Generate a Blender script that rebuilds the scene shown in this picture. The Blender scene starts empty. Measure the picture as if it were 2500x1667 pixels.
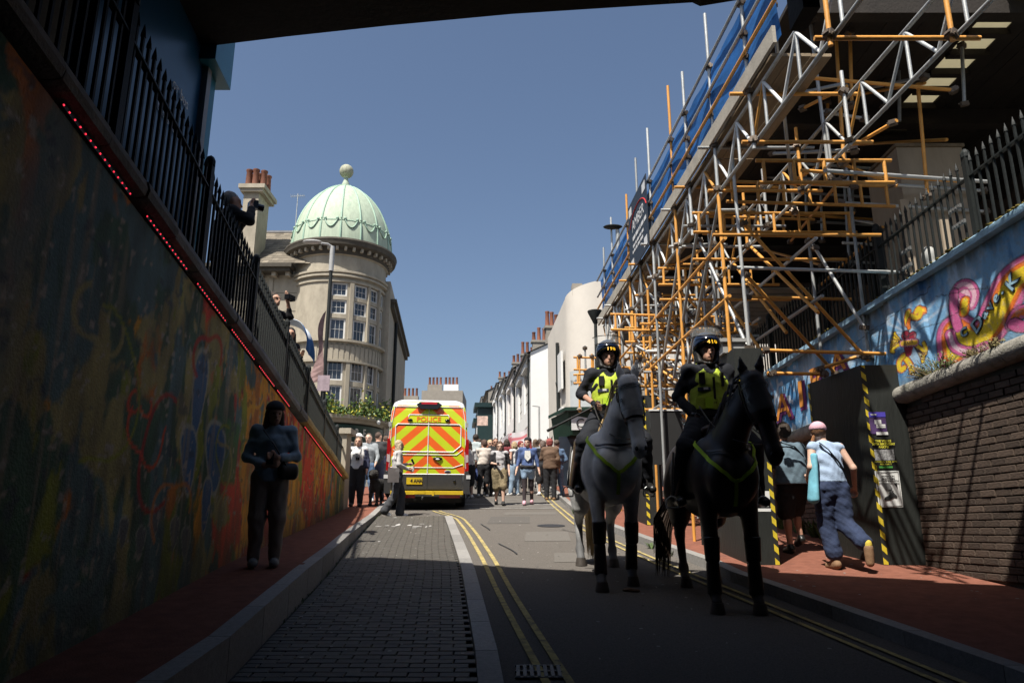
import bpy, math, random
import numpy as np
from mathutils import Vector, Matrix, Quaternion

random.seed(7); RNG = np.random.default_rng(11)
SC = bpy.context.scene
COL = SC.collection
pi = math.pi

# ------------------------------------------------------------------ camera, sky, sun, exposure
CAMZ = 1.47
cam = bpy.data.cameras.new('camera'); cam_o = bpy.data.objects.new('camera', cam); COL.objects.link(cam_o)
cam_o.location = (0, 0, CAMZ); cam_o.rotation_euler = (math.radians(90 + 14.3), 0, 0)
cam.sensor_width = 36; cam.lens = 25.92; cam.clip_start = .05; cam.clip_end = 3000
SC.camera = cam_o
SUN = Vector((-.31, -.49, 1.0)).normalized()          # towards the sun
W = bpy.data.worlds.new('World'); SC.world = W; W.use_nodes = True
nt = W.node_tree; nt.nodes.clear()
sky = nt.nodes.new('ShaderNodeTexSky'); sky.sky_type = 'NISHITA'; sky.sun_disc = False
sky.sun_elevation = math.asin(SUN.z); sky.sun_rotation = math.atan2(SUN.x, SUN.y)
sky.altitude = 50; sky.air_density = 1.0; sky.dust_density = 2.2; sky.ozone_density = 1.6
bg = nt.nodes.new('ShaderNodeBackground'); bg.inputs[1].default_value = .072
wo = nt.nodes.new('ShaderNodeOutputWorld')
nt.links.new(sky.outputs[0], bg.inputs[0]); nt.links.new(bg.outputs[0], wo.inputs[0])
sl = bpy.data.lights.new('sun', 'SUN'); sl.energy = 4.5; sl.angle = math.radians(.55); sl.color = (1, .95, .87)
so = bpy.data.objects.new('sun', sl); COL.objects.link(so)
so.rotation_euler = (-SUN).to_track_quat('-Z', 'Y').to_euler()
SC.view_settings.view_transform = 'Standard'; SC.view_settings.look = 'None'
SC.cycles.max_bounces = 6; SC.cycles.diffuse_bounces = 1; SC.cycles.glossy_bounces = 2
SC.view_settings.exposure = 0.8; SC.view_settings.gamma = 1

# ------------------------------------------------------------------ measuring helpers (a sight line meets a distance or a plane)
_p = math.radians(14.3); _C, _S = math.cos(_p), math.sin(_p)
def ray(px, py):
    a = (px - 1250) / 1800; u = (833.5 - py) / 1800
    return a, _C - _S * u, _S + _C * u
def P(px, py, y):
    X, Y, Z = ray(px, py); t = y / Y
    return Vector((X * t, y, Z * t + CAMZ))
def gr(y):
    if y < -6: return -.63
    return .105 * y if y < 20 else (2.1 + .12 * (y - 20) if y < 120 else 14.1)
def kl(y):                                            # height of the left pavement over the carriageway
    return .29 if y < 8 else max(.1, .29 - .19 * (y - 8) / 8)
def lw(y): return -2.2 - .096 * y                     # face of the left retaining wall
def kx(y):                                            # left kerb
    return float(np.interp(y, [-8, 5, 9.2, 11.5, 18.7, 26], [-1.6, -1.79, -2.17, -2.44, -3.14, -3.6]))
def rw(y): return 5.36 - .053 * y                     # face of the right wall
def sx(y): return 3.3 - .053 * y                      # outer plane of the scaffold
RKY = [-8, 2, 5.1, 7.5, 8.5, 9.5, 11.7, 14.3, 17.5, 19.1, 24, 40]
RKX = [3.9, 3.45, 3.08, 2.66, 2.44, 2.40, 2.02, 1.66, 1.42, 1.40, 1.3, .8]
def rk(y): return float(np.interp(y, RKY, RKX))       # right kerb
def zcop(y): return 3.75 - .092 * (y - 3.71)          # light strip under the left coping
def zmt(y): return 4.42 - .042 * (y - 6.69)           # top of right painted wall
def zlg(y): return 3.175 - .045 * (y - 6.98)          # ledge under it
def onwall(px, py, left):
    X, Y, Z = ray(px, py); q = X / Y
    y = (2.2 / (-q - .096)) if left else 5.36 / (q + .053)
    return y, Z / Y * y + CAMZ

# ------------------------------------------------------------------ materials
MATS = {}
def M(name, col, rough=.7, var=.18, scale=6., bump=0., bscale=40., metal=0., orand=0., spec=.4, dirt=None, dirts=.5, alpha=None, emit=None, estr=1., trans=0., coat=0., vcol=None, stretch=None):
    if name in MATS: return MATS[name]
    m = bpy.data.materials.new(name); m.use_nodes = True; MATS[name] = m
    n = m.node_tree.nodes; L = m.node_tree.links; b = n['Principled BSDF']
    b.inputs['Roughness'].default_value = rough; b.inputs['Metallic'].default_value = metal
    b.inputs['Specular IOR Level'].default_value = spec
    b.inputs['Coat Weight'].default_value = coat
    tc = n.new('ShaderNodeTexCoord'); vec = tc.outputs['Object']
    if stretch:
        mp = n.new('ShaderNodeMapping'); mp.inputs['Scale'].default_value = stretch; L.new(vec, mp.inputs[0]); vec = mp.outputs[0]
    if vcol:
        at = n.new('ShaderNodeVertexColor'); at.layer_name = vcol; base = at.outputs[0]
    else:
        rgb = n.new('ShaderNodeRGB'); rgb.outputs[0].default_value = (*col, 1); base = rgb.outputs[0]
    def mul(sock, fac):
        mx = n.new('ShaderNodeMix'); mx.data_type = 'RGBA'; mx.blend_type = 'MULTIPLY'; mx.inputs[0].default_value = 1
        L.new(sock, mx.inputs[6]); L.new(fac, mx.inputs[7]); return mx.outputs[2]
    if var:
        nz = n.new('ShaderNodeTexNoise'); nz.inputs['Scale'].default_value = scale; nz.inputs['Detail'].default_value = 6; nz.inputs['Roughness'].default_value = .65
        L.new(vec, nz.inputs['Vector'])
        r = n.new('ShaderNodeMapRange'); r.inputs[1].default_value = .25; r.inputs[2].default_value = .75
        r.inputs[3].default_value = 1 - var; r.inputs[4].default_value = 1 + var; L.new(nz.outputs[0], r.inputs[0]); base = mul(base, r.outputs[0])
    if orand:
        oi = n.new('ShaderNodeObjectInfo'); r = n.new('ShaderNodeMapRange')
        r.inputs[3].default_value = 1 - orand; r.inputs[4].default_value = 1 + orand; L.new(oi.outputs['Random'], r.inputs[0]); base = mul(base, r.outputs[0])
    if dirt:
        nz = n.new('ShaderNodeTexNoise'); nz.inputs['Scale'].default_value = scale * .35; nz.inputs['Detail'].default_value = 8; nz.inputs['Roughness'].default_value = .7
        L.new(vec, nz.inputs['Vector'])
        r = n.new('ShaderNodeMapRange'); r.inputs[1].default_value = 1 - dirts; r.inputs[2].default_value = 1 - dirts + .22; L.new(nz.outputs[0], r.inputs[0])
        mx = n.new('ShaderNodeMix'); mx.data_type = 'RGBA'; L.new(r.outputs[0], mx.inputs[0]); L.new(base, mx.inputs[6]); mx.inputs[7].default_value = (*dirt, 1); base = mx.outputs[2]
    L.new(base, b.inputs['Base Color'])
    if bump:
        nz = n.new('ShaderNodeTexNoise'); nz.inputs['Scale'].default_value = bscale; nz.inputs['Detail'].default_value = 4
        L.new(vec, nz.inputs['Vector']); bp = n.new('ShaderNodeBump'); bp.inputs['Strength'].default_value = bump; bp.inputs['Distance'].default_value = .02
        L.new(nz.outputs[0], bp.inputs['Height']); L.new(bp.outputs[0], b.inputs['Normal'])
    if trans: b.inputs['Transmission Weight'].default_value = trans
    if alpha is not None: b.inputs['Alpha'].default_value = alpha
    if emit: b.inputs['Emission Color'].default_value = (*emit, 1); b.inputs['Emission Strength'].default_value = estr
    return m
def C8(r, g, b):
    return tuple(((c / 255) / 12.92 if c < 11 else ((c / 255 + .055) / 1.055) ** 2.4) for c in (r, g, b))

# ------------------------------------------------------------------ objects
OFF = {}
def off(o):
    v = Vector((0, 0, 0))
    while o is not None:
        v = v + OFF.get(o.name, Vector((0, 0, 0))); o = o.parent
    return v
def tag(o, label=None, cat=None, group=None, kind=None):
    if label: o['label'] = label
    if cat: o['category'] = cat
    if group: o['group'] = group
    if kind: o['kind'] = kind
    return o
def thing(name, label, cat, loc=(0, 0, 0), rz=0, group=None, world=True, scale=1):
    o = bpy.data.objects.new(name, None); COL.objects.link(o); o.location = loc; o.rotation_euler = (0, 0, rz); o.empty_display_size = .2
    o.scale = (scale,) * 3
    if world: OFF[o.name] = Vector(loc)
    return tag(o, label, cat, group)
def copy_tree(o, parent=None):
    c = o.copy(); COL.objects.link(c); c.parent = parent
    for ch in o.children: copy_tree(ch, c)
    return c
def mknp(name, v, f, mat=None, parent=None, smooth=False, vcol=None):
    me = bpy.data.meshes.new(name); v = np.asarray(v, dtype=np.float64).copy(); f = np.asarray(f, dtype=np.int32)
    if parent is not None: v -= np.array(off(parent))
    n = f.shape[1]
    me.vertices.add(len(v)); me.vertices.foreach_set('co', v.ravel())
    me.loops.add(f.size); me.loops.foreach_set('vertex_index', f.ravel())
    me.polygons.add(len(f)); me.polygons.foreach_set('loop_start', np.arange(0, f.size, n, dtype=np.int32))
    me.update(calc_edges=True)
    if smooth: me.polygons.foreach_set('use_smooth', np.ones(len(f), dtype=bool))
    if vcol is not None:
        a = me.color_attributes.new('paint', 'FLOAT_COLOR', 'POINT')
        a.data.foreach_set('color', np.concatenate([vcol, np.ones((len(vcol), 1))], 1).astype(np.float32).ravel())
    o = bpy.data.objects.new(name, me); COL.objects.link(o)
    if mat: me.materials.append(mat)
    if parent is not None: o.parent = parent
    return o
def share(name, src, parent, M4):
    o = bpy.data.objects.new(name, src if isinstance(src, bpy.types.Mesh) else src.data); COL.objects.link(o)
    o.parent = parent
    m = M4.copy()
    if parent is not None: m.translation = m.translation - off(parent)
    o.matrix_local = m
    return o
def basis(d, up=(0, 0, 1)):
    d = Vector(d).normalized(); up = Vector(up)
    if abs(d.dot(up)) > .98: up = Vector((0, 1, 0)) if abs(d.y) < .9 else Vector((1, 0, 0))
    s = d.cross(up).normalized(); u = s.cross(d).normalized()
    return d, s, u
def frame(o, xax, yax, zax):
    m = Matrix.Identity(4)
    for i, a in enumerate((xax, yax, zax)):
        a = Vector(a)
        for r in range(3): m[r][i] = a[r]
    m.translation = Vector(o); return m

class MB:
    def __init__(s): s.v = []; s.f = []; s.mi = []; s.cur = 0
    def add(s, vs, fs):
        n = len(s.v); s.v += [tuple(x) for x in vs]
        for f in fs: s.f.append([i + n for i in f]); s.mi.append(s.cur)
        return s
    def box(s, x0, x1, y0, y1, z0, z1):
        return s.add([(x0, y0, z0), (x1, y0, z0), (x1, y1, z0), (x0, y1, z0), (x0, y0, z1), (x1, y0, z1), (x1, y1, z1), (x0, y1, z1)],
                     [(0, 3, 2, 1), (4, 5, 6, 7), (0, 1, 5, 4), (1, 2, 6, 5), (2, 3, 7, 6), (3, 0, 4, 7)])
    def obox(s, c, a, b, d):
        c, a, b, d = map(Vector, (c, a, b, d))
        if a.cross(b).dot(d) < 0: a, b = b, a
        v = [c + i * a + j * b + k * d for k in (-1, 1) for i, j in ((-1, -1), (1, -1), (1, 1), (-1, 1))]
        return s.add(v, [(0, 3, 2, 1), (4, 5, 6, 7), (0, 1, 5, 4), (1, 2, 6, 5), (2, 3, 7, 6), (3, 0, 4, 7)])
    def bar(s, a, b, w, h, up=(0, 0, 1)):
        a = Vector(a); b = Vector(b); d, sd, u = basis(b - a, up)
        return s.obox((a + b) / 2, (b - a) / 2, sd * w / 2, u * h / 2)
    def tube(s, a, b, r, n=8, r2=None, cap=True):
        a = Vector(a); b = Vector(b); r2 = r if r2 is None else r2; d, sd, u = basis(b - a)
        vs = [a + (sd * math.cos(t) + u * math.sin(t)) * r for t in [2 * pi * i / n for i in range(n)]]
        vs += [b + (sd * math.cos(t) + u * math.sin(t)) * r2 for t in [2 * pi * i / n for i in range(n)]]
        fs = [(i, i + n, (i + 1) % n + n, (i + 1) % n) for i in range(n)]
        if cap: fs += [tuple(range(n)), tuple(range(2 * n - 1, n - 1, -1))]
        return s.add(vs, fs)
    def path(s, pts, r, n=6, flat=None, upv=None):
        pts = [Vector(p) for p in pts]; rings = []; N = len(pts)
        for i, p in enumerate(pts):
            d = (pts[min(i + 1, N - 1)] - pts[max(i - 1, 0)]); rr = r[i] if isinstance(r, (list, tuple)) else r
            d, sd, u = basis(d, upv[i] if upv else (0, 0, 1))
            fw, fh = (flat if flat else (1, 1))
            rings.append([p + (sd * math.cos(2 * pi * j / n) * fw + u * math.sin(2 * pi * j / n) * fh) * rr for j in range(n)])
        vs = [q for R in rings for q in R]
        fs = [(i * n + j, (i + 1) * n + j, (i + 1) * n + (j + 1) % n, i * n + (j + 1) % n) for i in range(N - 1) for j in range(n)]
        fs += [tuple(range(n)), tuple(range(N * n - 1, (N - 1) * n - 1, -1))]
        return s.add(vs, fs)
    def lathe(s, prof, c=(0, 0, 0), n=24, a0=0, a1=2 * pi):
        c = Vector(c); full = abs(a1 - a0 - 2 * pi) < 1e-6; m = n if full else n + 1; k = len(prof)
        vs = [(c.x + r * math.sin(a0 + (a1 - a0) * i / n), c.y - r * math.cos(a0 + (a1 - a0) * i / n), c.z + z) for i in range(m) for r, z in prof]
        fs = [(i * k + j, ((i + 1) % m) * k + j, ((i + 1) % m) * k + j + 1, i * k + j + 1) for i in range(n) for j in range(k - 1)]
        return s.add(vs, fs)
    def ell(s, c, r, n=10, m=7, R=None):
        c = Vector(c); vs = []; 
        for j in range(m + 1):
            ph = -pi / 2 + pi * j / m
            for i in range(n):
                t = 2 * pi * i / n; v = Vector((r[0] * math.cos(ph) * math.cos(t), r[1] * math.cos(ph) * math.sin(t), r[2] * math.sin(ph)))
                vs.append(c + (R @ v if R else v))
        return s.add(vs, [(j * n + i, j * n + (i + 1) % n, (j + 1) * n + (i + 1) % n, (j + 1) * n + i) for j in range(m) for i in range(n)])
    def prism(s, poly, o, u, v, d):
        o, u, v, d = map(Vector, (o, u, v, d)); n = len(poly)
        a = sum(poly[i][0] * poly[(i + 1) % n][1] - poly[(i + 1) % n][0] * poly[i][1] for i in range(n))
        if (a < 0) != (u.cross(v).dot(d) < 0): poly = poly[::-1]
        A = [o + u * p[0] + v * p[1] for p in poly]; B = [q + d for q in A]
        return s.add(A + B, [tuple(range(n - 1, -1, -1)), tuple(range(n, 2 * n))] + [(i, (i + 1) % n, (i + 1) % n + n, i + n) for i in range(n)])
    def quad(s, *p): return s.add(p, [tuple(range(len(p)))])
    def strip(s, A, B):
        n = len(A); return s.add(list(A) + list(B), [(i, i + 1, n + i + 1, n + i) for i in range(n - 1)])
    def mesh(s, name, mats, o=Vector((0, 0, 0)), smooth=False):
        me = bpy.data.meshes.new(name); o = Vector(o)
        me.from_pydata([tuple(Vector(v) - o) for v in s.v], [], s.f)
        for m in (mats if isinstance(mats, (list, tuple)) else [mats]): me.materials.append(m)
        if any(s.mi): me.polygons.foreach_set('material_index', s.mi)
        if smooth:
            me.polygons.foreach_set('use_smooth', [True] * len(me.polygons))
            try: me.set_sharp_from_angle(angle=math.radians(smooth if smooth is not True else 40))
            except Exception: pass
        me.update(); return me
    def build(s, name, mats, parent=None, smooth=False):
        me = s.mesh(name, mats, off(parent) if parent is not None else (0, 0, 0), smooth)
        o = bpy.data.objects.new(name, me); COL.objects.link(o)
        if parent is not None: o.parent = parent
        return o
def struct(o): o['kind'] = 'structure'; return o
def stuff(o): o['kind'] = 'stuff'; return o
def text(name, s, size, m4, mat, parent=None, ext=.002, align='CENTER', sx_=1., bold=0.):
    cu = bpy.data.curves.new('txt', 'FONT'); cu.body = s; cu.size = size; cu.extrude = ext; cu.align_x = align; cu.align_y = 'CENTER'; cu.resolution_u = 3; cu.offset = bold
    t = bpy.data.objects.new('txt', cu); COL.objects.link(t)
    dg = bpy.context.evaluated_depsgraph_get(); me = bpy.data.meshes.new_from_object(t.evaluated_get(dg)); bpy.data.objects.remove(t); bpy.data.curves.remove(cu)
    me.transform(Matrix.Diagonal((sx_, 1, 1, 1))); me.materials.clear(); me.materials.append(mat); me.name = name
    m = m4.copy()
    if parent is not None: m.translation -= off(parent)
    me.transform(m)
    o = bpy.data.objects.new(name, me); COL.objects.link(o); o.parent = parent
    return o

# ------------------------------------------------------------------ soft bodies: distance fields meshed with surface nets
def _pd(p, X, Y, Z):
    t = p[0]
    if t == 'e':
        c, r, R = p[1], p[2], (p[3] if len(p) > 3 else None)
        x, y, z = X - c[0], Y - c[1], Z - c[2]
        if R is not None:
            x, y, z = (R[0][0] * x + R[1][0] * y + R[2][0] * z, R[0][1] * x + R[1][1] * y + R[2][1] * z, R[0][2] * x + R[1][2] * y + R[2][2] * z)
        return (np.sqrt((x / r[0]) ** 2 + (y / r[1]) ** 2 + (z / r[2]) ** 2) - 1) * min(r)
    a = np.array(p[1], float); b = np.array(p[2], float); ab = b - a; L2 = float(ab @ ab) + 1e-12
    if t == 'c':
        h = np.clip(((X - a[0]) * ab[0] + (Y - a[1]) * ab[1] + (Z - a[2]) * ab[2]) / L2, 0, 1)
        return np.sqrt((X - a[0] - h * ab[0]) ** 2 + (Y - a[1] - h * ab[1]) ** 2 + (Z - a[2] - h * ab[2]) ** 2) - (p[3] + (p[4] - p[3]) * h)
    # 'k': elliptical cone, p = a, b, (ra_side, ra_other), (rb_side, rb_other), side
    L = math.sqrt(L2); w = ab / L; s = np.array(p[5], float); s = s - w * (s @ w); s /= np.linalg.norm(s); v = np.cross(w, s)
    dx, dy, dz = X - a[0], Y - a[1], Z - a[2]
    tt = dx * w[0] + dy * w[1] + dz * w[2]; h = np.clip(tt / L, 0, 1)
    r1 = p[3][0] + (p[4][0] - p[3][0]) * h; r2 = p[3][1] + (p[4][1] - p[3][1]) * h; rm = np.minimum(r1, r2)
    ex = tt - h * L
    return (np.sqrt(((dx * s[0] + dy * s[1] + dz * s[2]) / r1) ** 2 + ((dx * v[0] + dy * v[1] + dz * v[2]) / r2) ** 2 + (ex / rm) ** 2) - 1) * rm
def _bb(p):
    if p[0] == 'e':
        r = max(p[2]) if len(p) > 3 and p[3] is not None else None
        c = np.array(p[1], float); rr = np.array([r] * 3 if r else p[2], float); return c - rr, c + rr
    a = np.array(p[1], float); b = np.array(p[2], float)
    ra = p[3] if p[0] == 'c' else max(p[3]); rb = p[4] if p[0] == 'c' else max(p[4])
    return np.minimum(a - ra, b - rb), np.maximum(a + ra, b + rb)
def smin(a, b, k):
    h = np.clip(.5 + .5 * (b - a) / k, 0, 1); return b + (a - b) * h - k * h * (1 - h)
def field(prims, k, pts):
    pts = np.asarray(pts, float); d = np.full(len(pts), 9.)
    for p in prims: d = smin(d, _pd(p, pts[:, 0], pts[:, 1], pts[:, 2]), k)
    return d
def stick(prims, k, pts, lift=.012, it=6, axis=None):
    """push points onto the surface of a distance field"""
    p = np.array(pts, float); e = .004
    for _ in range(it):
        d = field(prims, k, p) - lift
        g = np.stack([field(prims, k, p + np.eye(3)[i] * e) - field(prims, k, p - np.eye(3)[i] * e) for i in range(3)], 1) / (2 * e)
        g /= (np.linalg.norm(g, axis=1, keepdims=True) + 1e-9)
        p = p - g * np.clip(d, -.05, .05)[:, None]
    return [Vector(q) for q in p], [Vector(q) for q in g]
def blob(name, prims, vox, mat, parent=None, k=.03, cuts=(), holes=(), wr=None, sm=1, seed=0, fine=()):
    """prims are blended softly; cuts = (point, normal) half spaces removed; holes = prims removed"""
    nf = len(prims); prims = list(prims) + list(fine); B = [_bb(p) for p in prims]; lo = np.min([b[0] for b in B], 0) - 3 * vox; hi = np.max([b[1] for b in B], 0) + 3 * vox
    n = np.ceil((hi - lo) / vox).astype(int) + 1
    gx = [lo[i] + vox * np.arange(n[i]) for i in range(3)]
    D = np.full(n, .3, dtype=np.float64)
    for ip, (p, (a, b)) in enumerate(zip(prims, B)):
        if ip == nf: k = .012
        s = [slice(max(0, int((a[i] - lo[i] - k) / vox) - 2), min(n[i], int((b[i] - lo[i] + k) / vox) + 3)) for i in range(3)]
        X, Y, Z = gx[0][s[0]][:, None, None], gx[1][s[1]][None, :, None], gx[2][s[2]][None, None, :]
        D[s[0], s[1], s[2]] = smin(D[s[0], s[1], s[2]], _pd(p, X, Y, Z), k)
    X, Y, Z = gx[0][:, None, None], gx[1][None, :, None], gx[2][None, None, :]
    if wr:
        rg = np.random.default_rng(seed + 5); w = 0
        for q in range(7):
            f = rg.normal(size=3) * wr[1] * (1 + .25 * q); f[2] *= 1.25; g = rg.normal(size=3) * wr[1] * .45; w = w + np.sin(X * f[0] + Y * f[1] + Z * f[2] + rg.uniform(0, 6.3) + 1.7 * np.sin(X * g[0] + Y * g[1] + Z * g[2] + q)) / (1 + .3 * q)
        D = D + w * wr[0] / 3
    for c, nn in cuts: D = np.maximum(D, (X - c[0]) * nn[0] + (Y - c[1]) * nn[1] + (Z - c[2]) * nn[2])
    for h in holes: D = np.maximum(D, -_pd(h, X, Y, Z))
    ins = D < 0
    c = np.zeros(n - 1, dtype=np.int8)
    for i in (0, 1):
        for j in (0, 1):
            for l in (0, 1): c += ins[i:n[0] - 1 + i, j:n[1] - 1 + j, l:n[2] - 1 + l]
    act = (c > 0) & (c < 8); I = np.argwhere(act); idx = np.full(n - 1, -1, dtype=np.int64); idx[act] = np.arange(len(I))
    acc = np.zeros((len(I), 3)); cnt = np.zeros(len(I))
    cor = [(i, j, l) for i in (0, 1) for j in (0, 1) for l in (0, 1)]
    for a in range(8):
        for b in range(a + 1, 8):
            df = np.abs(np.array(cor[a]) - np.array(cor[b]))
            if df.sum() != 1: continue
            da = D[tuple((I + cor[a]).T)]; db = D[tuple((I + cor[b]).T)]; mk = (da < 0) != (db < 0)
            t = np.where(mk, da / (da - db + 1e-12), 0)[:, None]
            acc += np.where(mk[:, None], np.array(cor[a]) + t * (np.array(cor[b]) - np.array(cor[a])), 0); cnt += mk
    V = lo + (I + acc / cnt[:, None]) * vox
    F = []
    for ax in range(3):
        o1, o2 = [(1, 2), (2, 0), (0, 1)][ax]
        sl0 = [slice(None)] * 3; sl1 = [slice(None)] * 3; sl0[ax] = slice(0, -1); sl1[ax] = slice(1, None)
        A = ins[tuple(sl0)]; Bm = ins[tuple(sl1)]; E = np.argwhere(A != Bm)
        ok = (E[:, o1] > 0) & (E[:, o2] > 0) & (E[:, o1] < n[o1] - 1) & (E[:, o2] < n[o2] - 1); E = E[ok]
        flip = A[tuple(E.T)]
        d1 = np.eye(3, dtype=int)[o1]; d2 = np.eye(3, dtype=int)[o2]
        q = np.stack([idx[tuple((E - d1 - d2).T)], idx[tuple((E - d2).T)], idx[tuple(E.T)], idx[tuple((E - d1).T)]], 1)
        q[~flip] = q[~flip][:, ::-1]; F.append(q)
    F = np.concatenate(F)
    for _ in range(sm):
        ed = np.concatenate([F[:, [0, 1]], F[:, [1, 2]], F[:, [2, 3]], F[:, [3, 0]]])
        s = np.zeros_like(V); m = np.zeros(len(V))
        for q in range(3): s[:, q] = np.bincount(ed[:, 0], V[ed[:, 1], q], len(V))
        m = np.bincount(ed[:, 0], minlength=len(V)); V = np.where(m[:, None] > 0, .5 * V + .5 * s / np.maximum(m, 1)[:, None], V)
    return mknp(name, V, F, mat, parent, smooth=True)
def vnoise(x, y, seed=0):
    rg = np.random.default_rng(seed); T = rg.random((64, 64)); xi = np.floor(x).astype(int); yi = np.floor(y).astype(int); fx = x - xi; fy = y - yi
    fx = fx * fx * (3 - 2 * fx); fy = fy * fy * (3 - 2 * fy); g = lambda a, b: T[a % 64, b % 64]
    return (g(xi, yi) * (1 - fx) + g(xi + 1, yi) * fx) * (1 - fy) + (g(xi, yi + 1) * (1 - fx) + g(xi + 1, yi + 1) * fx) * fy
def fbm(x, y, seed=0, o=4):
    return sum(vnoise(x * 2 ** i, y * 2 ** i, seed + i) / 2 ** i for i in range(o)) / sum(1 / 2 ** i for i in range(o))
# ------------------------------------------------------------------ ground
m_asph = M('asphalt', (.13, .12, .108), .95, .28, 1.3, .35, 160, spec=.1, dirt=(.075, .07, .066), dirts=.42)
m_asphn = M('road asphalt aggregate', (.135, .122, .108), 1., .4, 70, .6, 200, spec=.05, dirt=(.095, .088, .08), dirts=.44)
m_paver = M('paver', (.062, .056, .047), .68, .25, 9, .3, 90, orand=.3)
m_joint = M('joint sand', (.048, .043, .036), .95, .3, 20)
m_kerb = M('kerb granite', (.24, .23, .215), .75, .25, 30, .3, 120, orand=.18)
m_red = M('red paver', (.2, .082, .056), .95, .25, 8, .3, 80, spec=.08, dirt=(.12, .06, .05), dirts=.45)
m_yel = M('yellow road paint', (.40, .32, .13), .9, .35, 22, .3, 120, spec=.1, dirt=(.14, .125, .1), dirts=.53)
m_wht = M('white road paint', (.42, .41, .39), .7, .3, 10, dirt=(.14, .13, .12), dirts=.5)
m_grate = M('cast iron', (.05, .05, .052), .55, .3, 20, .2, 60, metal=.6)
m_seal = M('bitumen', (.03, .03, .03), .6, .2, 20)

YS = [-30, -8, -6, -3, 0] + [1 + i for i in range(26)] + [30, 36, 44, 56, 70, 90, 110, 120, 160, 260, 600]
def sheet(name, x0, x1, dz, mat, ys=YS, nx=1, parent=None):
    b = MB()
    for i in range(nx):
        A = []; Bq = []
        for y in ys:
            a, c = x0(y), x1(y); A.append((a + (c - a) * i / nx, y, gr(y) + dz(y))); Bq.append((a + (c - a) * (i + 1) / nx, y, gr(y) + dz(y)))
        b.strip(Bq, A)
    return b.build(name, mat, parent)
road = struct(sheet('road', lambda y: -300, lambda y: 300, lambda y: 0, m_asph))
near = [y for y in YS if -8 <= y <= 26]
sheet('road_surface', lambda y: kx(y), lambda y: rk(y), lambda y: .006, m_asphn, near, parent=road)
# raised crossing table where the people stand
sheet('crossing_table', lambda y: -1.6 if y < 19 else -3, lambda y: rk(y), lambda y: .012, m_asph, [19.0, 20.5, 22.], parent=road)

def stripx(y): return float(np.interp(y, [-8, 5.05, 9.5, 11.8, 16.5], [-.05, -.207, -.629, -.898, -1.472]))
# cycle lane of grey blocks: base sheet plus blocks
sheet('lane_bed', lambda y: kx(y), lambda y: stripx(y) , lambda y: .010, m_joint, [y for y in near if y <= 16] + [16.5], parent=road)
blk = MB(); h = .014
for (sxx, syy, zz) in ((.097, .0455, 0), (.090, .039, .010)): pass
def bevel_block(b, c, u, v, w, hu, hv, hw, e):
    c = Vector(c); u, v, w = Vector(u), Vector(v), Vector(w)
    A = [c + u * i * hu + v * j * hv - w * hw for i, j in ((-1, -1), (1, -1), (1, 1), (-1, 1))]
    B = [c + u * i * hu + v * j * hv + w * (hw - e) for i, j in ((-1, -1), (1, -1), (1, 1), (-1, 1))]
    T = [c + u * i * (hu - e) + v * j * (hv - e) + w * hw for i, j in ((-1, -1), (1, -1), (1, 1), (-1, 1))]
    fs = [(8, 9, 10, 11)]
    for i in range(4):
        j = (i + 1) % 4; fs += [(i, j, 4 + j, 4 + i), (4 + i, 4 + j, 8 + j, 8 + i)]
    b.add(A + B + T, fs)
bm = MB(); bevel_block(bm, (0, 0, 0), (1, 0, 0), (0, 1, 0), (0, 0, 1), .0965, .0465, .016, .004); paver_me = bm.mesh('paver', m_paver)
far_b = MB(); cnt = 0; y = 5.0; row = 0
lane = MB(); 
while y < 16.3:
    a, c = kx(y) + .03, stripx(y) - .004; x = a + (.1 if row % 2 else 0)
    if row % 2: bevel_block(far_b, (a + .048, y, gr(y) + .022), (1, 0, 0), (0, .9945, .105), (0, -.105, .9945), .0445, .0445, .016, .006)
    while x < c - .06:
        if x + .2 > c:
            w2 = (c - x) / 2; bevel_block(far_b, (x + w2, y, gr(y) + .022), (1, 0, 0), (0, .9945, .105), (0, -.105, .9945), w2 - .004, .0445, .016, .006); break
        z = gr(y) + .022 + random.uniform(-.002, .002)
        if cnt < 300 and y < 10.5 and x > -2.2:
            o = share('paver', paver_me, road, Matrix.Translation((x + .1, y, z)) @ Matrix.Rotation(math.atan(.105), 4, 'X') @ Matrix.Rotation(random.uniform(-.012, .012), 4, 'Z')); cnt += 1
        else:
            bevel_block(far_b, (x + .1, y, z), (1, 0, 0), (0, .9945, .105), (0, -.105, .9945), .0965, .0465, .016, .004)
        x += .2
    y += .1; row += 1
stuff(far_b.build('pavers', m_paver, road))
# lane edge strip of pale flags
def flags(name, x0, x1, ys, z0, z1, mat, parent, seg=.9):
    y = ys[0]; 
    while y < ys[1] - .05:
        y2 = min(y + seg, ys[1]); b = MB(); e = .004
        p = [(x0(y), y + e), (x1(y), y + e), (x1(y2), y2 - e), (x0(y2), y2 - e)]
        T = [(q[0], q[1], gr(q[1]) + z1(q[1])) for q in p]; B = [(q[0], q[1], gr(q[1]) + z0) for q in p]
        b.add(B + T, [(4, 5, 6, 7), (0, 1, 5, 4), (1, 2, 6, 5), (2, 3, 7, 6), (3, 0, 4, 7)])
        b.build(name, mat, parent); y = y2
flags('edge_flag', lambda y: stripx(y) + .005, lambda y: stripx(y) + .165, (3, 16.5), -.02, lambda y: .03, m_kerb, road)
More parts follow.
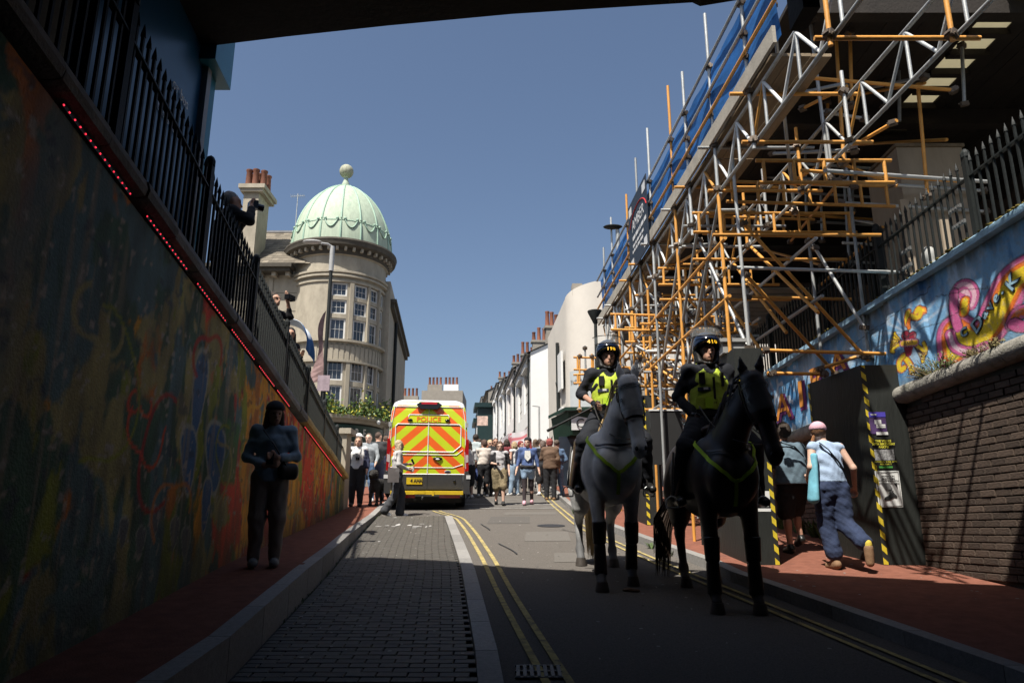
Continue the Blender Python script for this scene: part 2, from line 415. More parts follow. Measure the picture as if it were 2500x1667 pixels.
# worn bicycle symbol on the lane, dashes
bs = MB(); rr = random.Random(4)
for (px, py, w, l) in [(925, 1290, .14, .05), (945, 1288, .1, .05), (972, 1286, .09, .2), (960, 1290, .12, .06), (1000, 1287, .1, .12), (1020, 1290, .2, .07), (1030, 1284, .12, .06), (1040, 1291, .05, .18), (965, 1268, .1, .05), (1005, 1268, .06, .06), (1012, 1293, .1, .05), (1050, 1289, .05, .1), (925, 1328, .05, .05), (950, 1300, .04, .04)]:
    X, Y, Z = ray(px, py); yy = CAMZ / (.105 - Z / Y); xx = X / Y * yy; n = 7
    pts = [(xx + w / 2 * math.cos(t) * rr.uniform(.6, 1.2), yy + l * math.sin(t) * rr.uniform(.6, 1.2)) for t in [2 * pi * i / n for i in range(n)]]
    bs.add([(q[0], q[1], gr(q[1]) + .0425) for q in pts], [tuple(range(n))])
bs.build('worn_symbol', m_wht, road)
# yellow lines
def ribbon(name, pts, w, mat, dz, parent=road, sm=14):
    ys = np.linspace(pts[0][1], pts[-1][1], sm * 3); xs = np.interp(ys, [p[1] for p in pts], [p[0] for p in pts])
    kk = np.ones(5) / 5; xs2 = np.convolve(np.pad(xs, 2, mode='edge'), kk, 'valid')
    b = MB(); b.strip([(x + w / 2, y, gr(y) + dz) for x, y in zip(xs2, ys)], [(x - w / 2, y, gr(y) + dz) for x, y in zip(xs2, ys)])
    return b.build(name, mat, parent)
yl = [(.55, 2.5), (.207, 5.05), (-.146, 7.93), (-.378, 10.14), (-.798, 13.49), (-1.249, 16.5), (-2.0, 18)]
ribbon('yellow_line', yl, .055, m_yel, .018); ribbon('yellow_line', [(x + .15, y) for x, y in yl], .055, m_yel, .018)
yr = [(3.25, 2.5), (2.886, 5.13), (2.714, 5.87), (2.463, 7.54), (2.203, 8.81), (1.79, 11.34), (1.411, 14.31), (1.26, 19.1), (1.1, 24)]
ribbon('yellow_line', [(x - .05, y) for x, y in yr], .05, m_yel, .018); ribbon('yellow_line', [(x - .19, y) for x, y in yr], .05, m_yel, .018)
for yy in (18.6, 19.9):
    b = MB(); b.add([(-1.9, yy, gr(yy) + .024), (rk(yy) - .3, yy + .1, gr(yy + .1) + .024), (rk(yy) - .3, yy + .17, gr(yy + .17) + .024), (-1.9, yy + .07, gr(yy + .07) + .024)], [(0, 1, 2, 3)]); b.build('white_line', m_wht, road)
for pts in ([(-.62, 14.9), (-.47, 14.2), (-.4, 13.8)], [(-.22, 11.9), (-.02, 11.2), (.08, 10.7)], [(.9, 13.9), (1.3, 13.0)]):
    ribbon('crack_seal', pts[::-1], .022, m_seal, .02, sm=5)
b = MB()
for i in range(7): b.bar((.04 + i * .045, 5.12, gr(5.12) + .018), (.04 + i * .045, 5.36, gr(5.36) + .018), .024, .012)
for yy in (5.11, 5.24, 5.37): b.bar((.02, yy, gr(yy) + .016), (.33, yy, gr(yy) + .016), .022, .01)
tag(b.build('drain_grate', m_grate), 'dark iron drain grate in the road between the left yellow lines and the kerb strip', 'drain')

m_patch = M('patched asphalt', (.11, .102, .093), 1., .2, 60, .4, 220, spec=.05); m_patch2 = M('pale patched asphalt', (.145, .134, .12), 1., .2, 60, .4, 220, spec=.05)
for k_, (x0_, x1_, y0_, y1_, mt_) in enumerate(((.2, .95, 12.2, 13.6, m_patch2), (-.5, .35, 15.0, 16.6, m_patch), (.55, 1.2, 10.0, 10.9, m_patch2), (-.2, 1.0, 17.0, 17.7, m_patch2))):
    b = MB(); b.add([(x0_, y0_, gr(y0_) + .0105), (x1_, y0_ + .06, gr(y0_ + .06) + .0105), (x1_ + .04, y1_, gr(y1_) + .0105), (x0_ + .05, y1_ - .04, gr(y1_ - .04) + .0105)], [(0, 1, 2, 3)]); b.build('asphalt_patch', mt_, road)
rgg = random.Random(31); b = MB(); m_gum = M('gum spot', (.24, .23, .21), .9, .2)
for _ in range(260):
    if rgg.random() < .45: yy = rgg.uniform(5.2, 16); xx = rgg.uniform(kx(yy) + .1, stripx(yy)); zz_ = gr(yy) + .0415
    elif rgg.random() < .6: yy = rgg.uniform(7, 13); xx = rgg.uniform(rk(yy) + .2, rw(yy) - .2); zz_ = gr(yy) + .1185
    else: yy = rgg.uniform(5.2, 18); xx = rgg.uniform(stripx(yy) + .2, rk(yy)); zz_ = gr(yy) + .0135
    q = rgg.uniform(.006, .02); b.add([(xx + q * math.cos(a) * rgg.uniform(.7, 1.2), yy + q * math.sin(a), zz_ + .105 * q * math.sin(a)) for a in [i * pi / 3 for i in range(6)]], [tuple(range(6))])
stuff(b.build('gum_spots', m_gum, road))
b = MB(); b.add([(.75 + .27 * math.cos(a), 14.6 + .27 * math.sin(a), gr(14.6 + .27 * math.sin(a)) + .0145) for a in [2 * pi * i / 24 for i in range(24)]], [tuple(range(24))])
mh = b.build('manhole_cover', m_grate, road); 
# left pavement, kerb
lp = struct(sheet('pavement_left', lambda y: lw(y) - .3 if y < 17 else -9, lambda y: kx(y) - .1, lambda y: kl(y) - .004, m_red, near))
flags('kerb_stone', lambda y: kx(y) - .14, lambda y: kx(y), (-4, 26), -.02, lambda y: kl(y), m_kerb, lp)
# right pavement
rp = struct(sheet('pavement_right', lambda y: rk(y) + .1, lambda y: rw(y) + .3 if y < 17 else 9, lambda y: .116, m_red, near))
flags('kerb_stone', lambda y: rk(y), lambda y: rk(y) + .14, (-4, 26), -.02, lambda y: .12, m_kerb, rp)
# upper street behind the left wall, and behind the right wall
m_up = M('upper paving', (.2, .19, .175), .85, .25, 4, .2, 60)
b = MB(); ys = [-12, 2, 6, 10, 14, 17.2, 18.4]; zz = [zcop(y) + .16 for y in ys[:-2]] + [2.68, 2.3]
b.strip([(lw(y) - .28, y, z) for y, z in zip(ys, zz)], [(-40, y, z) for y, z in zip(ys, zz)]); b.box(-40, lw(17.2) - .28, 17.19, 17.3, 0, 2.66)
struct(b.build('upper_street', m_up))
b = MB(); ys = [2, 6, 10, 14, 18, 22]
b.strip([(40, y, zmt(y) - .06) for y in ys], [(rw(y) + .34, y, zmt(y) - .06) for y in ys]); struct(b.build('station_forecourt', m_up))

# weeds along the kerb
m_weed = M('weed leaf', (.07, .11, .03), .6, .4, 30)
def tuft(b, c, n, h, r, rg):
    c = Vector(c)
    for _ in range(n):
        a = rg.uniform(0, 2 * pi); l = h * rg.uniform(.4, 1); d = Vector((math.cos(a), math.sin(a), 0)); s = d.cross(Vector((0, 0, 1))) * l * .10
        p0 = c + d * rg.uniform(0, r * .4); p1 = p0 + d * r * rg.uniform(.2, .6) + Vector((0, 0, l * .7)); p2 = p1 + d * r * rg.uniform(.2, .6) + Vector((0, 0, l * rg.uniform(-.1, .4)))
        b.add([p0 - s * .5, p0 + s * .5, p1 + s, p2, p1 - s], [(0, 1, 2, 4), (4, 2, 3)])
rg = random.Random(3); b = MB(); y = 6.5
while y < 18.5:
    if rg.random() < .75: tuft(b, (kx(y) + .01, y, gr(y) + .01), 5, rg.uniform(.02, .06), .05, rg)
    y += .07
o = b.build('kerb_weeds', m_weed); tag(o, 'small green weeds growing along the foot of the left kerb', 'weeds', kind='stuff')
b = MB()
for yy in (10.6, 11.3, 13.6, 14.2, 16.4, 16.6, 16.9, 17.2): tuft(b, (rk(yy) - .03, yy, gr(yy)), 16, .13, .1, rg)
for yy in (11.5, 11.8, 12.3, 12.9): 
    for _ in range(3): tuft(b, (rw(yy) - .06, yy + rg.uniform(-.1, .1), gr(yy) + .12), 18, .28, .14, rg)
tag(b.build('kerb_weeds', m_weed), 'scattered weeds along the right kerb and at the foot of the right wall', 'weeds', kind='stuff')
m_leaf = M('fallen scrap', (.3, .28, .25), .8, .2)
b = MB()
for _ in range(90):
    yy = rg.uniform(5.4, 17); xx = rg.uniform(kx(yy), rk(yy)); q = rg.uniform(.008, .02); t = rg.uniform(0, 6.3)
    b.add([(xx + q * math.cos(t + i * 1.57) * (1 if i % 2 else .5), yy + q * math.sin(t + i * 1.57), gr(yy) + .045 + .004 * i) for i in range(4)], [(0, 1, 2, 3)])
tag(b.build('litter', m_leaf), 'tiny pale scraps of grit and litter scattered over the road', 'litter', kind='stuff')

# ------------------------------------------------------------------ left painted retaining wall
m_cop = M('old coping', (.2, .195, .185), .9, .35, 5, .5, 40, orand=.2, dirt=(.10, .085, .05), dirts=.4)
m_brk = M('sooty brick', (.07, .055, .045), .9, .35, 7, .5, 50)
lwall = thing('mural_wall', 'long left retaining wall covered in a smeared colourful mural', 'wall', (lw(9), 9, gr(9)))
ys = np.arange(1.6, 17.25, .022); nv = 120
Yg, T = np.meshgrid(ys, np.linspace(0, 1, nv), indexing='ij')
zb = np.array([gr(y) + kl(y) - .12 for y in ys])[:, None]; zt = np.array([zcop(y) + .02 for y in ys])[:, None]
Zg = zb + (zt - zb) * T; Xg = lw(Yg) + .004 * fbm(Yg * 9, Zg * 9, 3)
H = Zg - zb
pal = np.array([C8(196, 92, 40), C8(208, 150, 40), C8(150, 55, 50), C8(176, 120, 84), C8(84, 104, 104), C8(56, 80, 62), C8(124, 128, 52), C8(150, 140, 104)])
n1 = fbm(Yg * 1.6 + 3, Zg * .55, 21, 5); n2 = fbm(Yg * 2.6, Zg * .9, 51, 5); n3 = fbm(Yg * 9, Zg * 3.2, 77, 5); n4 = fbm(Yg * 1.1, Zg * 1.1, 91, 3)
wts = []
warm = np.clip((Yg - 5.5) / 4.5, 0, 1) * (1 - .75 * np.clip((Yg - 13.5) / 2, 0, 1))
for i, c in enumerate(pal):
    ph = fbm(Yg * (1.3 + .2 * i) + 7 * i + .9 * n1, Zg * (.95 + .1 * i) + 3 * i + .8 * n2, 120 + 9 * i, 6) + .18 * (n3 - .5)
    ph = ph + (warm - .5) * (.36 if i < 3 else (-.22 if i in (4, 7) else (-.4 if i == 5 else 0))) - (.08 if i == 2 else 0)  # near end leans to dark green: mural colour plus painted shade of the bridge
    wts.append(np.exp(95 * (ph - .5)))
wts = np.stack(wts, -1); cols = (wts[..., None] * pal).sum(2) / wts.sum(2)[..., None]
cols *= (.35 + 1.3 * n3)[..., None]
def mixc(mask, c):
    global cols
    cols = cols * (1 - mask[..., None]) + np.array(c) * mask[..., None]
def sstep(a, b, x): return np.clip((x - a) / (b - a), 0, 1)
# grey figure at the near end, green panels, big blue petals with pale outlines
mixc(.8 * sstep(.5, -.2, np.abs(Yg - 3.62 - .15 * np.sin(Zg * 2)) / .32 - .4) * sstep(1.1, 1.8, H), (.16, .18, .17))
for (py0, py1, px0, px1) in ((1010, 1190, 545, 573), (985, 1060, 668, 690)):
    y0, z1_ = onwall(px0, py0, True); y1, z0_ = onwall(px1, py1, True)
    mixc(.9 * sstep(0, .04, Yg - y0) * sstep(0, .04, y1 - Yg) * sstep(0, .05, Zg - z0_) * sstep(0, .05, z1_ - Zg), (.05, .14, .05))
def petal(px, py, hw, hh, tilt, fill=(.06, .12, .21)):
    global cols
    y0, z0_ = onwall(px, py, True); sc = y0 / 1800
    a = (Yg - y0) / 1.0; bq = Zg - z0_; k = y0 * y0 / 2.2 / 1800
    u = (a / (hw * k)); v = (bq / (hh * sc)); u = u + tilt * v; r = np.sqrt(u * u + v * v) - .25 * np.sin(v * 2) * np.abs(u)
    mixc(sstep(1.18, 1.10, r) * .8, (.42, .42, .36)); mixc(sstep(1.0, .96, r) * .95, np.array(fill) * 1.0)
petal(485, 965, 15, 105, -.1); petal(460, 1125, 17, 76, .35); petal(525, 1120, 20, 80, .2); petal(502, 1235, 9, 62, 0)
for i in range(5): petal(300 + 40 * i + 14 * math.sin(i * 3), 1300 + 28 * math.sin(i * 2.1), 9, 34, .1, (.12, .12, .12))
drip = sstep(.58, .66, fbm(Yg * 16, Zg * .7, 301, 3)) * sstep(.45, .6, fbm(Yg * 2, Zg * 1.3, 311, 3)); mixc(.55 * drip, (.30, .26, .20))
sp_ = sstep(.74, .78, fbm(Yg * 14, Zg * 14, 333, 2)); mixc(.7 * sp_, (.45, .40, .34)); sq_ = sstep(.72, .76, fbm(Yg * 7, Zg * 9, 351, 3)); mixc(.6 * sq_, (.03, .04, .05))
for k_ in range(26):                                   # quick brush arcs
    rb_ = np.random.default_rng(500 + k_); y0_ = rb_.uniform(4.5, 15); h0_ = rb_.uniform(.7, 2.2); r0_ = rb_.uniform(.12, .5); rr0 = np.hypot((Yg - y0_) * .75, H - h0_)
    an_ = np.arctan2(H - h0_, Yg - y0_); wd_ = .012 + .03 * rb_.random(); mixc(.75 * sstep(wd_, wd_ * .5, np.abs(rr0 - r0_ - .05 * np.sin(an_ * 3 + k_))) * (np.cos(an_ - rb_.uniform(0, 6.3)) > -.2), pal[k_ % 8] * 1.3)
# darker towards the foot, with vertical streaks
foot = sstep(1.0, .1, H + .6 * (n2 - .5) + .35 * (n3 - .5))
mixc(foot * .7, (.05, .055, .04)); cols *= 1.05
lum_ = cols.mean(-1, keepdims=True); cols = lum_ + (cols - lum_) * 1.55
cols = np.clip(cols, .012, .8)
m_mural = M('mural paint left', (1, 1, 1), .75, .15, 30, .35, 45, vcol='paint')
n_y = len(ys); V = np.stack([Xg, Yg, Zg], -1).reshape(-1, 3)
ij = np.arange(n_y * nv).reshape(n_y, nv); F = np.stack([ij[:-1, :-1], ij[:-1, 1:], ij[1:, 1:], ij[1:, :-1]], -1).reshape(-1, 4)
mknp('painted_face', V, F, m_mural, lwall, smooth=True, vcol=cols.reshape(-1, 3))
b = MB()
for y0, y1 in ((-9, 1.6), (1.6, 17.25)):
    A = [(lw(y0) - .012, y0, gr(y0) - .3), (lw(y1) - .012, y1, gr(y1) - .3), (lw(y1) - .012, y1, zcop(y1) + .02), (lw(y0) - .012, y0, zcop(y0) + .02)]
    b.add(A + [(x - .4, y, z) for x, y, z in A], [(0, 3, 2, 1), (4, 5, 6, 7), (0, 1, 5, 4), (1, 2, 6, 5), (2, 3, 7, 6), (3, 0, 4, 7)])
b.build('wall_core', m_brk, lwall)
y = 1.7; i = 0
while y < 17.2:
    y2 = min(y + .62, 17.25); e = .006; b = MB(); q = random.uniform(-.008, .008)
    def cs(yy, ox, oz): return (lw(yy) + ox + q, yy, zcop(yy) + oz)
    prof = [(.005, .09), (.075, .10), (.09, .15), (.07, .215), (-.02, .235), (-.33, .235), (-.33, .09)]
    A = [cs(y + e, *p) for p in prof]; B = [cs(y2 - e, *p) for p in prof]; n = len(prof)
    b.add(A + B, [tuple(range(n)), tuple(range(2 * n - 1, n - 1, -1))] + [(j, j + n, (j + 1) % n + n, (j + 1) % n) for j in range(n)])
    b.build('coping_stone', m_cop if y < 11.3 else M('ochre coping', (.5, .35, .13), .8, .4, 5, .3, 40, dirt=(.16, .1, .05), dirts=.4), lwall); y = y2
# red light strips below the coping
m_led = M('red led', (.6, .02, .03), .4, 0, emit=(1, .03, .06), estr=1.3); m_ledb = M('strip housing', (.02, .02, .02), .5, .1)
segs = [(143, 273, 310, 483, 'upper left, nearest to the bridge'), (350, 540, 450, 672, 'second from the top left'), (475, 705, 547, 798, 'third from the top left'), (560, 820, 615, 885, 'fourth from the top left'), (628, 905, 665, 955, 'just above the standing woman'), (672, 968, 702, 1003, 'beside the standing woman'), (740, 1055, 832, 1165, 'under the ochre coping at the far end')]
for (a, b_, c, d, w) in segs:
    y0 = onwall(a, b_, True)[0]; y1 = onwall(c, d, True)[0]
    t = thing('light_strip', 'red light strip under the wall coping, ' + w, 'light strip', (lw(y0), y0, zcop(y0)), group='red light strips along the mural wall')
    b = MB(); b.bar((lw(y0) + .012, y0, zcop(y0) + .045), (lw(y1) + .012, y1, zcop(y1) + .045), .02, .03); b.build('housing', m_ledb, t)
    l = MB(); y = y0
    while y < y1:
        l.ell((lw(y) + .024, y, zcop(y) + .042), (.005, .007, .0055), 6, 4); y += .068
    stuff(l.build('lights', m_led, t))
# end pier of the wall
m_stone = M('tower stone', (.35, .31, .24), .9, .22, 2.2, .3, 30, dirt=(.22, .19, .145), dirts=.45, stretch=(1.3, 1.3, .7))
t = thing('gate_pier', 'pale stone pier with a flat cap at the far end of the mural wall', 'pier', (-3.98, 17.5, gr(17.5)))
p0 = P(828, 1047, 17.4); p1 = P(872, 1047, 17.4)
MB().box(-4.18, -3.86, 17.26, 17.75, 1.7, p0.z - .13).build('shaft', m_stone, t)
MB().box(-4.28, -3.76, 17.2, 17.82, p0.z - .128, p0.z).build('cap', m_stone, t)

# ------------------------------------------------------------------ railings
m_iron = M('black iron', (.016, .019, .018), .6, .3, 20, .15, 60, spec=.25)
def railing(label, xf, ys, zf, hf, parent_name, step=.115, spike=.13, posts=2.0):
    t = thing('railing', label, 'railing', (xf(ys[0]), ys[0], zf(ys[0])))
    pk = MB(); pk.box(-.011, .011, -.011, .011, 0, 1); pk.lathe([(.022, 1), (.019, 1.03), (.001, 1.10)], n=5); pkm = pk.mesh('picket', m_iron)
    y = ys[0]; n = 0
    while y < ys[1]:
        n += 1; hh = hf(y)
        share('picket', pkm, t, Matrix.Translation((xf(y), y, zf(y) + .05)) @ Matrix.Diagonal((1, 1, hh, 1)))
        y += step
    for k in (.12, .86):
        b = MB(); q = np.linspace(ys[0] - .1, ys[1] + .1, 9)
        for a, c in zip(q[:-1], q[1:]): b.bar((xf(a), a, zf(a) + k * hf(a) + .02), (xf(c), c, zf(c) + k * hf(c) + .02), .05, .018)
        b.build('rail', m_iron, t)
    y = ys[0]
    while y < ys[1]:
        b = MB(); b.box(xf(y) - .035, xf(y) + .035, y - .035, y + .035, zf(y), zf(y) + hf(y) + .12); b.lathe([(.05, 0), (.05, .05), (.03, .09), (.001, .11)], (xf(y), y, zf(y) + hf(y) + .12), 8); b.build('post', m_iron, t)
        y += posts
    return t
railing('black spiked railing on top of the mural wall at the left', lambda y: lw(y) - .1, (2.6, 17.2), lambda y: zcop(y) + .23, lambda y: float(np.interp(y, [2, 6, 14.1, 17], [1.22, 1.06, .72, .66])), 'l', posts=1.95)
railing('black spiked railing above the blue painted wall at the right', lambda y: rw(y) + .12, (5.6, 19.5), lambda y: zmt(y), lambda y: 1.0, 'r', posts=1.9)
# dark hinged gate plates fixed behind railing, right
# ------------------------------------------------------------------ bridge
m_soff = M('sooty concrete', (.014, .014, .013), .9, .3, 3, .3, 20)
br = thing('railway_bridge', 'dark underside and front edge of the low bridge overhead', 'bridge', (-5.5, 5, 0))
EX = [-9, -4.2, -2.9, -1.8, -.6, .7, 1.9, 3.2, 9]
def by(x): return 5.85 - .255 * x                      # plan line of the front edge
EPX = [(-200, 185), (280, 150), (520, 112), (700, 90), (950, 63), (1250, 35), (1500, 19), (1690, 7)]
fx = [-9.]; fz = [6.05]
for px, py in EPX:
    X, Y, Z = ray(px, py); q = X / Y; y = 5.85 / (1 + .255 * q); fx.append(q * y); fz.append(Z / Y * y + CAMZ)
fx += [fx[-1] + .06, 8.]; fz += [fz[-1] - .05, fz[-1] - .06]
def topz(x): return float(np.interp(x, [-6, -3.4, 0, 2.4, 8], [7.9, 7.55, 7.05, 6.35, 6.2]))
b = MB(); n = len(fx)
A = [(x, by(x), z) for x, z in zip(fx, fz)]; Bk = [(x, by(x) - 1.0, z + .02) for x, z in zip(fx, fz)]; Tp = [(x, by(x), max(topz(x), z + .25)) for x, z in zip(fx, fz)]; Tb = [(x, by(x) - .5, max(topz(x), z + .25)) for x, z in zip(fx, fz)]
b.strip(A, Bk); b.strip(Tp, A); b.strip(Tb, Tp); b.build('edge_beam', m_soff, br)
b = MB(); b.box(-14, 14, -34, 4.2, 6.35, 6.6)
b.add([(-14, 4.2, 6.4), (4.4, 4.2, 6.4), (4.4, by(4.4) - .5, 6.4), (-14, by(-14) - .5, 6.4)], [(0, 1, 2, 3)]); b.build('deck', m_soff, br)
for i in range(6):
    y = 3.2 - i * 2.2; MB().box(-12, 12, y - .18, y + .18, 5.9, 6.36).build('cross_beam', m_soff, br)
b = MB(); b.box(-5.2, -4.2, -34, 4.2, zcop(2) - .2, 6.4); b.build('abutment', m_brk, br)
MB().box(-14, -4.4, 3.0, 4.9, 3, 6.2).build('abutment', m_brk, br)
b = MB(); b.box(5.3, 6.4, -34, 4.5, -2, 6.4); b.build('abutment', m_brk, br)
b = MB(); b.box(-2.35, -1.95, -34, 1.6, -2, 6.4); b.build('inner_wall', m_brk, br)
MB().box(-14, 14, -34.5, -34, -4, 7).build('light_stop', m_brk, br)  # added unseen wall closing off the tunnel to keep it dark
b = MB(); q = P(1965, 48, 5.35); b.box(q.x - .07, q.x + .07, 5.2, 5.5, q.z, q.z + .4); b.build('bracket', m_soff, br)
# left pier seen as a dark ledge near the mural start
MB().box(lw(2.6) - .02, lw(2.6) + .16, 2.3, 2.62, .2, onwall(120, 560, True)[1]).build('pilaster', m_brk, br)
# thin handrail of the bridge: its bars stripe the shadow edge
b = MB()
for k in (.08, .2, .34): b.bar((-4, by(-4), topz(-4) + k), (2.6, by(2.6), topz(2.6) + k), .05, .05)
x = -4
while x < 2.6: b.box(x - .02, x + .02, by(x) - .02, by(x) + .02, topz(x), topz(x) + .36); x += .9
b.build('handrail', m_iron, br)

# ------------------------------------------------------------------ bus sign on the upper street (left)
m_teal = M('teal sign', (.02, .20, .28), .35, .1); m_teal2 = M('deep blue panel', (.012, .075, .15), .3, .15); m_sgn = M('sign grey', (.3, .3, .29), .5, .1); m_txt = M('pale lettering', (.75, .8, .82), .6, .05)
t = thing('bus_advert_sign', 'tall teal and dark blue advertising sign above the left railing', 'sign', (-3.5, 7, 3.6))
u = Vector((-.096, 1, 0)).normalized(); 
def bp(y, ox, z): return Vector((lw(y) - .38 + ox, y, z))
b = MB(); b.add([bp(4.6, 0, 3.7), bp(6.75, 0, 3.7), bp(6.75, 0, 6.6), bp(4.6, 0, 6.6), bp(4.6, -.14, 3.7), bp(6.75, -.14, 3.7), bp(6.75, -.14, 6.6), bp(4.6, -.14, 6.6)], [(0, 1, 2, 3), (5, 4, 7, 6), (1, 5, 6, 2), (4, 0, 3, 7), (3, 2, 6, 7), (4, 5, 1, 0)]); b.build('panel', m_teal2, t)
b = MB(); b.bar(bp(6.80, .02, 3.6), bp(6.80, .02, 6.45), .09, .09); b.build('frame_post', m_sgn, t)
b = MB(); b.bar(bp(6.94, -.05, 3.6), bp(6.94, -.05, 6.5), .2, .16); b.build('end_panel', m_teal, t)
b = MB(); b.obox(bp(6.9, -.03, 6.45), u * .28, Vector((.2, 0, 0)), Vector((0, 0, .3))); b.build('header_box', m_teal, t)
Rm = frame((0, 0, 0), u, (0, 0, 1), u.cross(Vector((0, 0, 1))))
for s, y, z, q in (('or bus', 6.25, 5.5, .16), ('buses have...', 6.1, 5.1, .13)):
    mm = Rm.copy(); mm.translation = bp(y, .012, z); text('lettering', s, q, mm, m_txt, t)

# ------------------------------------------------------------------ right wall: bricks below, ledge, painted parapet, coping
m_bk = M('brown brick', (.075, .052, .038), .85, .28, 14, .5, 60, orand=.35, dirt=(.03, .025, .022), dirts=.45)
m_mort = M('lime mortar', (.085, .075, .06), .95, .3, 14, .4, 60)
rwall = thing('brick_mural_wall', 'right retaining wall, brown brick below and sky blue painted parapet above', 'wall', (rw(9), 9, gr(9)))
b = MB()
for y0, y1 in ((-9, 22),):
    A = [(rw(y0) + .006, y0, -2), (rw(y1) + .006, y1, gr(y1) - .4), (rw(y1) + .006, y1, zlg(y1)), (rw(y0) + .006, y0, zlg(y0))]
    b.add(A + [(x + .3, y, z) for x, y, z in A], [(0, 1, 2, 3), (7, 6, 5, 4), (0, 4, 5, 1), (1, 5, 6, 2), (2, 6, 7, 3), (3, 7, 4, 0)])
b.build('mortar_bed', m_mort, rwall)
bk = MB(); bevel_block(bk, (0, 0, 0), (0, 1, 0), (0, 0, 1), (-1, 0, 0), .1075, .0325, .02, .005); bkm = bk.mesh('brick', m_bk)
rest = MB(); z = 1.0; c = 0; nb = 0; ang = math.atan(.053)
while z < 3.05:
    y = 6.3 + (.1125 if c % 2 else 0) + random.uniform(-.01, .01)
    while y < 16.5:
        if z > gr(y) + .10 and z < zlg(y) - .14:
            pr = random.uniform(-.004, .006); w = 1
            if y < 9.35 and y > 6.75 and nb < 300 and z > gr(y) + .12:
                share('brick', bkm, rwall, Matrix.Translation((rw(y) - .008 + pr, y, z)) @ Matrix.Rotation(ang + random.uniform(-.01, .01), 4, 'Z') @ Matrix.Diagonal((1, 1 + random.uniform(-.03, .02), 1 + random.uniform(-.06, .03), 1))); nb += 1
            else:
                bevel_block(rest, (rw(y) - .008 + pr, y, z), (-.053, 1, 0), (0, 0, 1), (-1, 0, 0), .1075, .0325, .02, .005)
        y += .226
    z += .0755; c += 1
stuff(rest.build('bricks', m_bk, rwall))
# half round ledge
m_ledge = M('mossy ledge', (.26, .245, .21), .95, .35, 9, .7, 40, dirt=(.10, .11, .05), dirts=.45)
y = 5.6
while y < 16.5:
    y2 = y + .75; b = MB(); A = []; B = []
    for j in range(9):
        a = -pi * .5 + pi * j / 8 ; rr_ = .105
        A.append((rw(y) - .06 - rr_ * math.cos(a), y + .004, zlg(y) + .0 + rr_ * math.sin(a))); B.append((rw(y2) - .06 - rr_ * math.cos(a), y2 - .004, zlg(y2) + rr_ * math.sin(a)))
    A += [(rw(y) + .05, y + .004, zlg(y) + .105), (rw(y) + .05, y + .004, zlg(y) - .105)]; B += [(rw(y2) + .05, y2 - .004, zlg(y2) + .105), (rw(y2) + .05, y2 - .004, zlg(y2) - .105)]
    n = len(A); b.add(A + B, [tuple(range(n)), tuple(range(2 * n - 1, n - 1, -1))] + [(j, j + n, (j + 1) % n + n, (j + 1) % n) for j in range(n)])
    b.build('ledge_stone', m_ledge, rwall, smooth=50); y = y2
# painted parapet
ys = np.arange(6.2, 16.6, .014); nv = 96; Yg, T = np.meshgrid(ys, np.linspace(0, 1, nv), indexing='ij')
zb = zlg(Yg) + .08; zt_ = zmt(Yg) - .0; Zg = zb + (zt_ - zb) * T; panel = ((Yg > 8.35) & (Yg < 9.15))
Xg = rw(Yg) - .03 + .003 * fbm(Yg * 12, Zg * 12, 5) - np.where(panel, .035, 0)
n1 = fbm(Yg * 2.2, Zg * 1.4, 31, 5); n2 = fbm(Yg * 9, Zg * 2.5, 41, 4); n3 = fbm(Yg * 30, Zg * 30, 47, 2)
cols = np.array(C8(120, 168, 205)) * (.72 + .6 * n1)[..., None]
mixc(.75 * sstep(.56, .66, n1 + .25 * (n2 - .5)), C8(190, 208, 222)); mixc(.8 * sstep(.46, .36, n1 + .4 * (n2 - .5)), C8(52, 108, 165))
far = sstep(11.0, 12.2, Yg); mixc(far * .5, C8(60, 130, 180))
stars = sstep(.73, .78, fbm(Yg * 11, Zg * 11, 63, 1)) * far; mixc(.7 * stars, (.6, .65, .7))
def W2(px, py): return onwall(px, py, False)
def Q(pts): return [W2(*p) for p in pts]
KY = .62                                               # the wall is seen slantwise: scale lengths along it
def dpoly(pts):
    best = np.full(Yg.shape, 9.); tt = np.zeros(Yg.shape)
    for i in range(len(pts) - 1):
        a = np.array(pts[i]); c = np.array(pts[i + 1]); ax, az = (Yg - a[0]) * KY, Zg - a[1]; cx, cz = (c[0] - a[0]) * KY, c[1] - a[1]
        h_ = np.clip((ax * cx + az * cz) / (cx * cx + cz * cz + 1e-9), 0, 1); d = np.hypot(ax - h_ * cx, az - h_ * cz)
        tt = np.where(d < best, (i + h_) / (len(pts) - 1), tt); best = np.minimum(best, d)
    return best, tt
def smooth_pts(p, it=3):
    p = [np.array(q, float) for q in p]
    for _ in range(it):
        q = [p[0]]
        for a, c in zip(p[:-1], p[1:]): q += [.75 * a + .25 * c, .25 * a + .75 * c]
        p = q + [p[-1]]
    return p
def scroll(pts, w, bands):
    d, tt = dpoly([W2(*q) for q in smooth_pts(pts)])
    for r, c in bands: mixc(sstep(1.0, .9, d / (w * r)), c)
ink = (.02, .015, .03); pinkc = C8(206, 98, 150); org = C8(232, 120, 38); yel = C8(240, 205, 45)
big = [(1.22, ink), (1.14, pinkc), (.86, C8(240, 160, 190)), (.82, C8(190, 70, 40)), (.74, org), (.5, yel)]
scroll([(2336, 862), (2330, 800), (2350, 815), (2390, 835), (2425, 800), (2455, 735), (2485, 675), (2560, 650)], .165, big)
sp = []
for i in range(15):
    a = .6 + i * .62; r = 6 + 26 * (1 - i / 15); sp.append((2358 + r * .95 * math.cos(-a + 1.4), 720 + r * 1.1 * math.sin(-a + 1.4)))
scroll(sp, .045, [(1.35, ink), (1.15, pinkc), (.5, C8(244, 190, 205))]); scroll([(2335, 715), (2333, 760), (2345, 800)], .045, [(1.3, ink), (1.1, pinkc)])
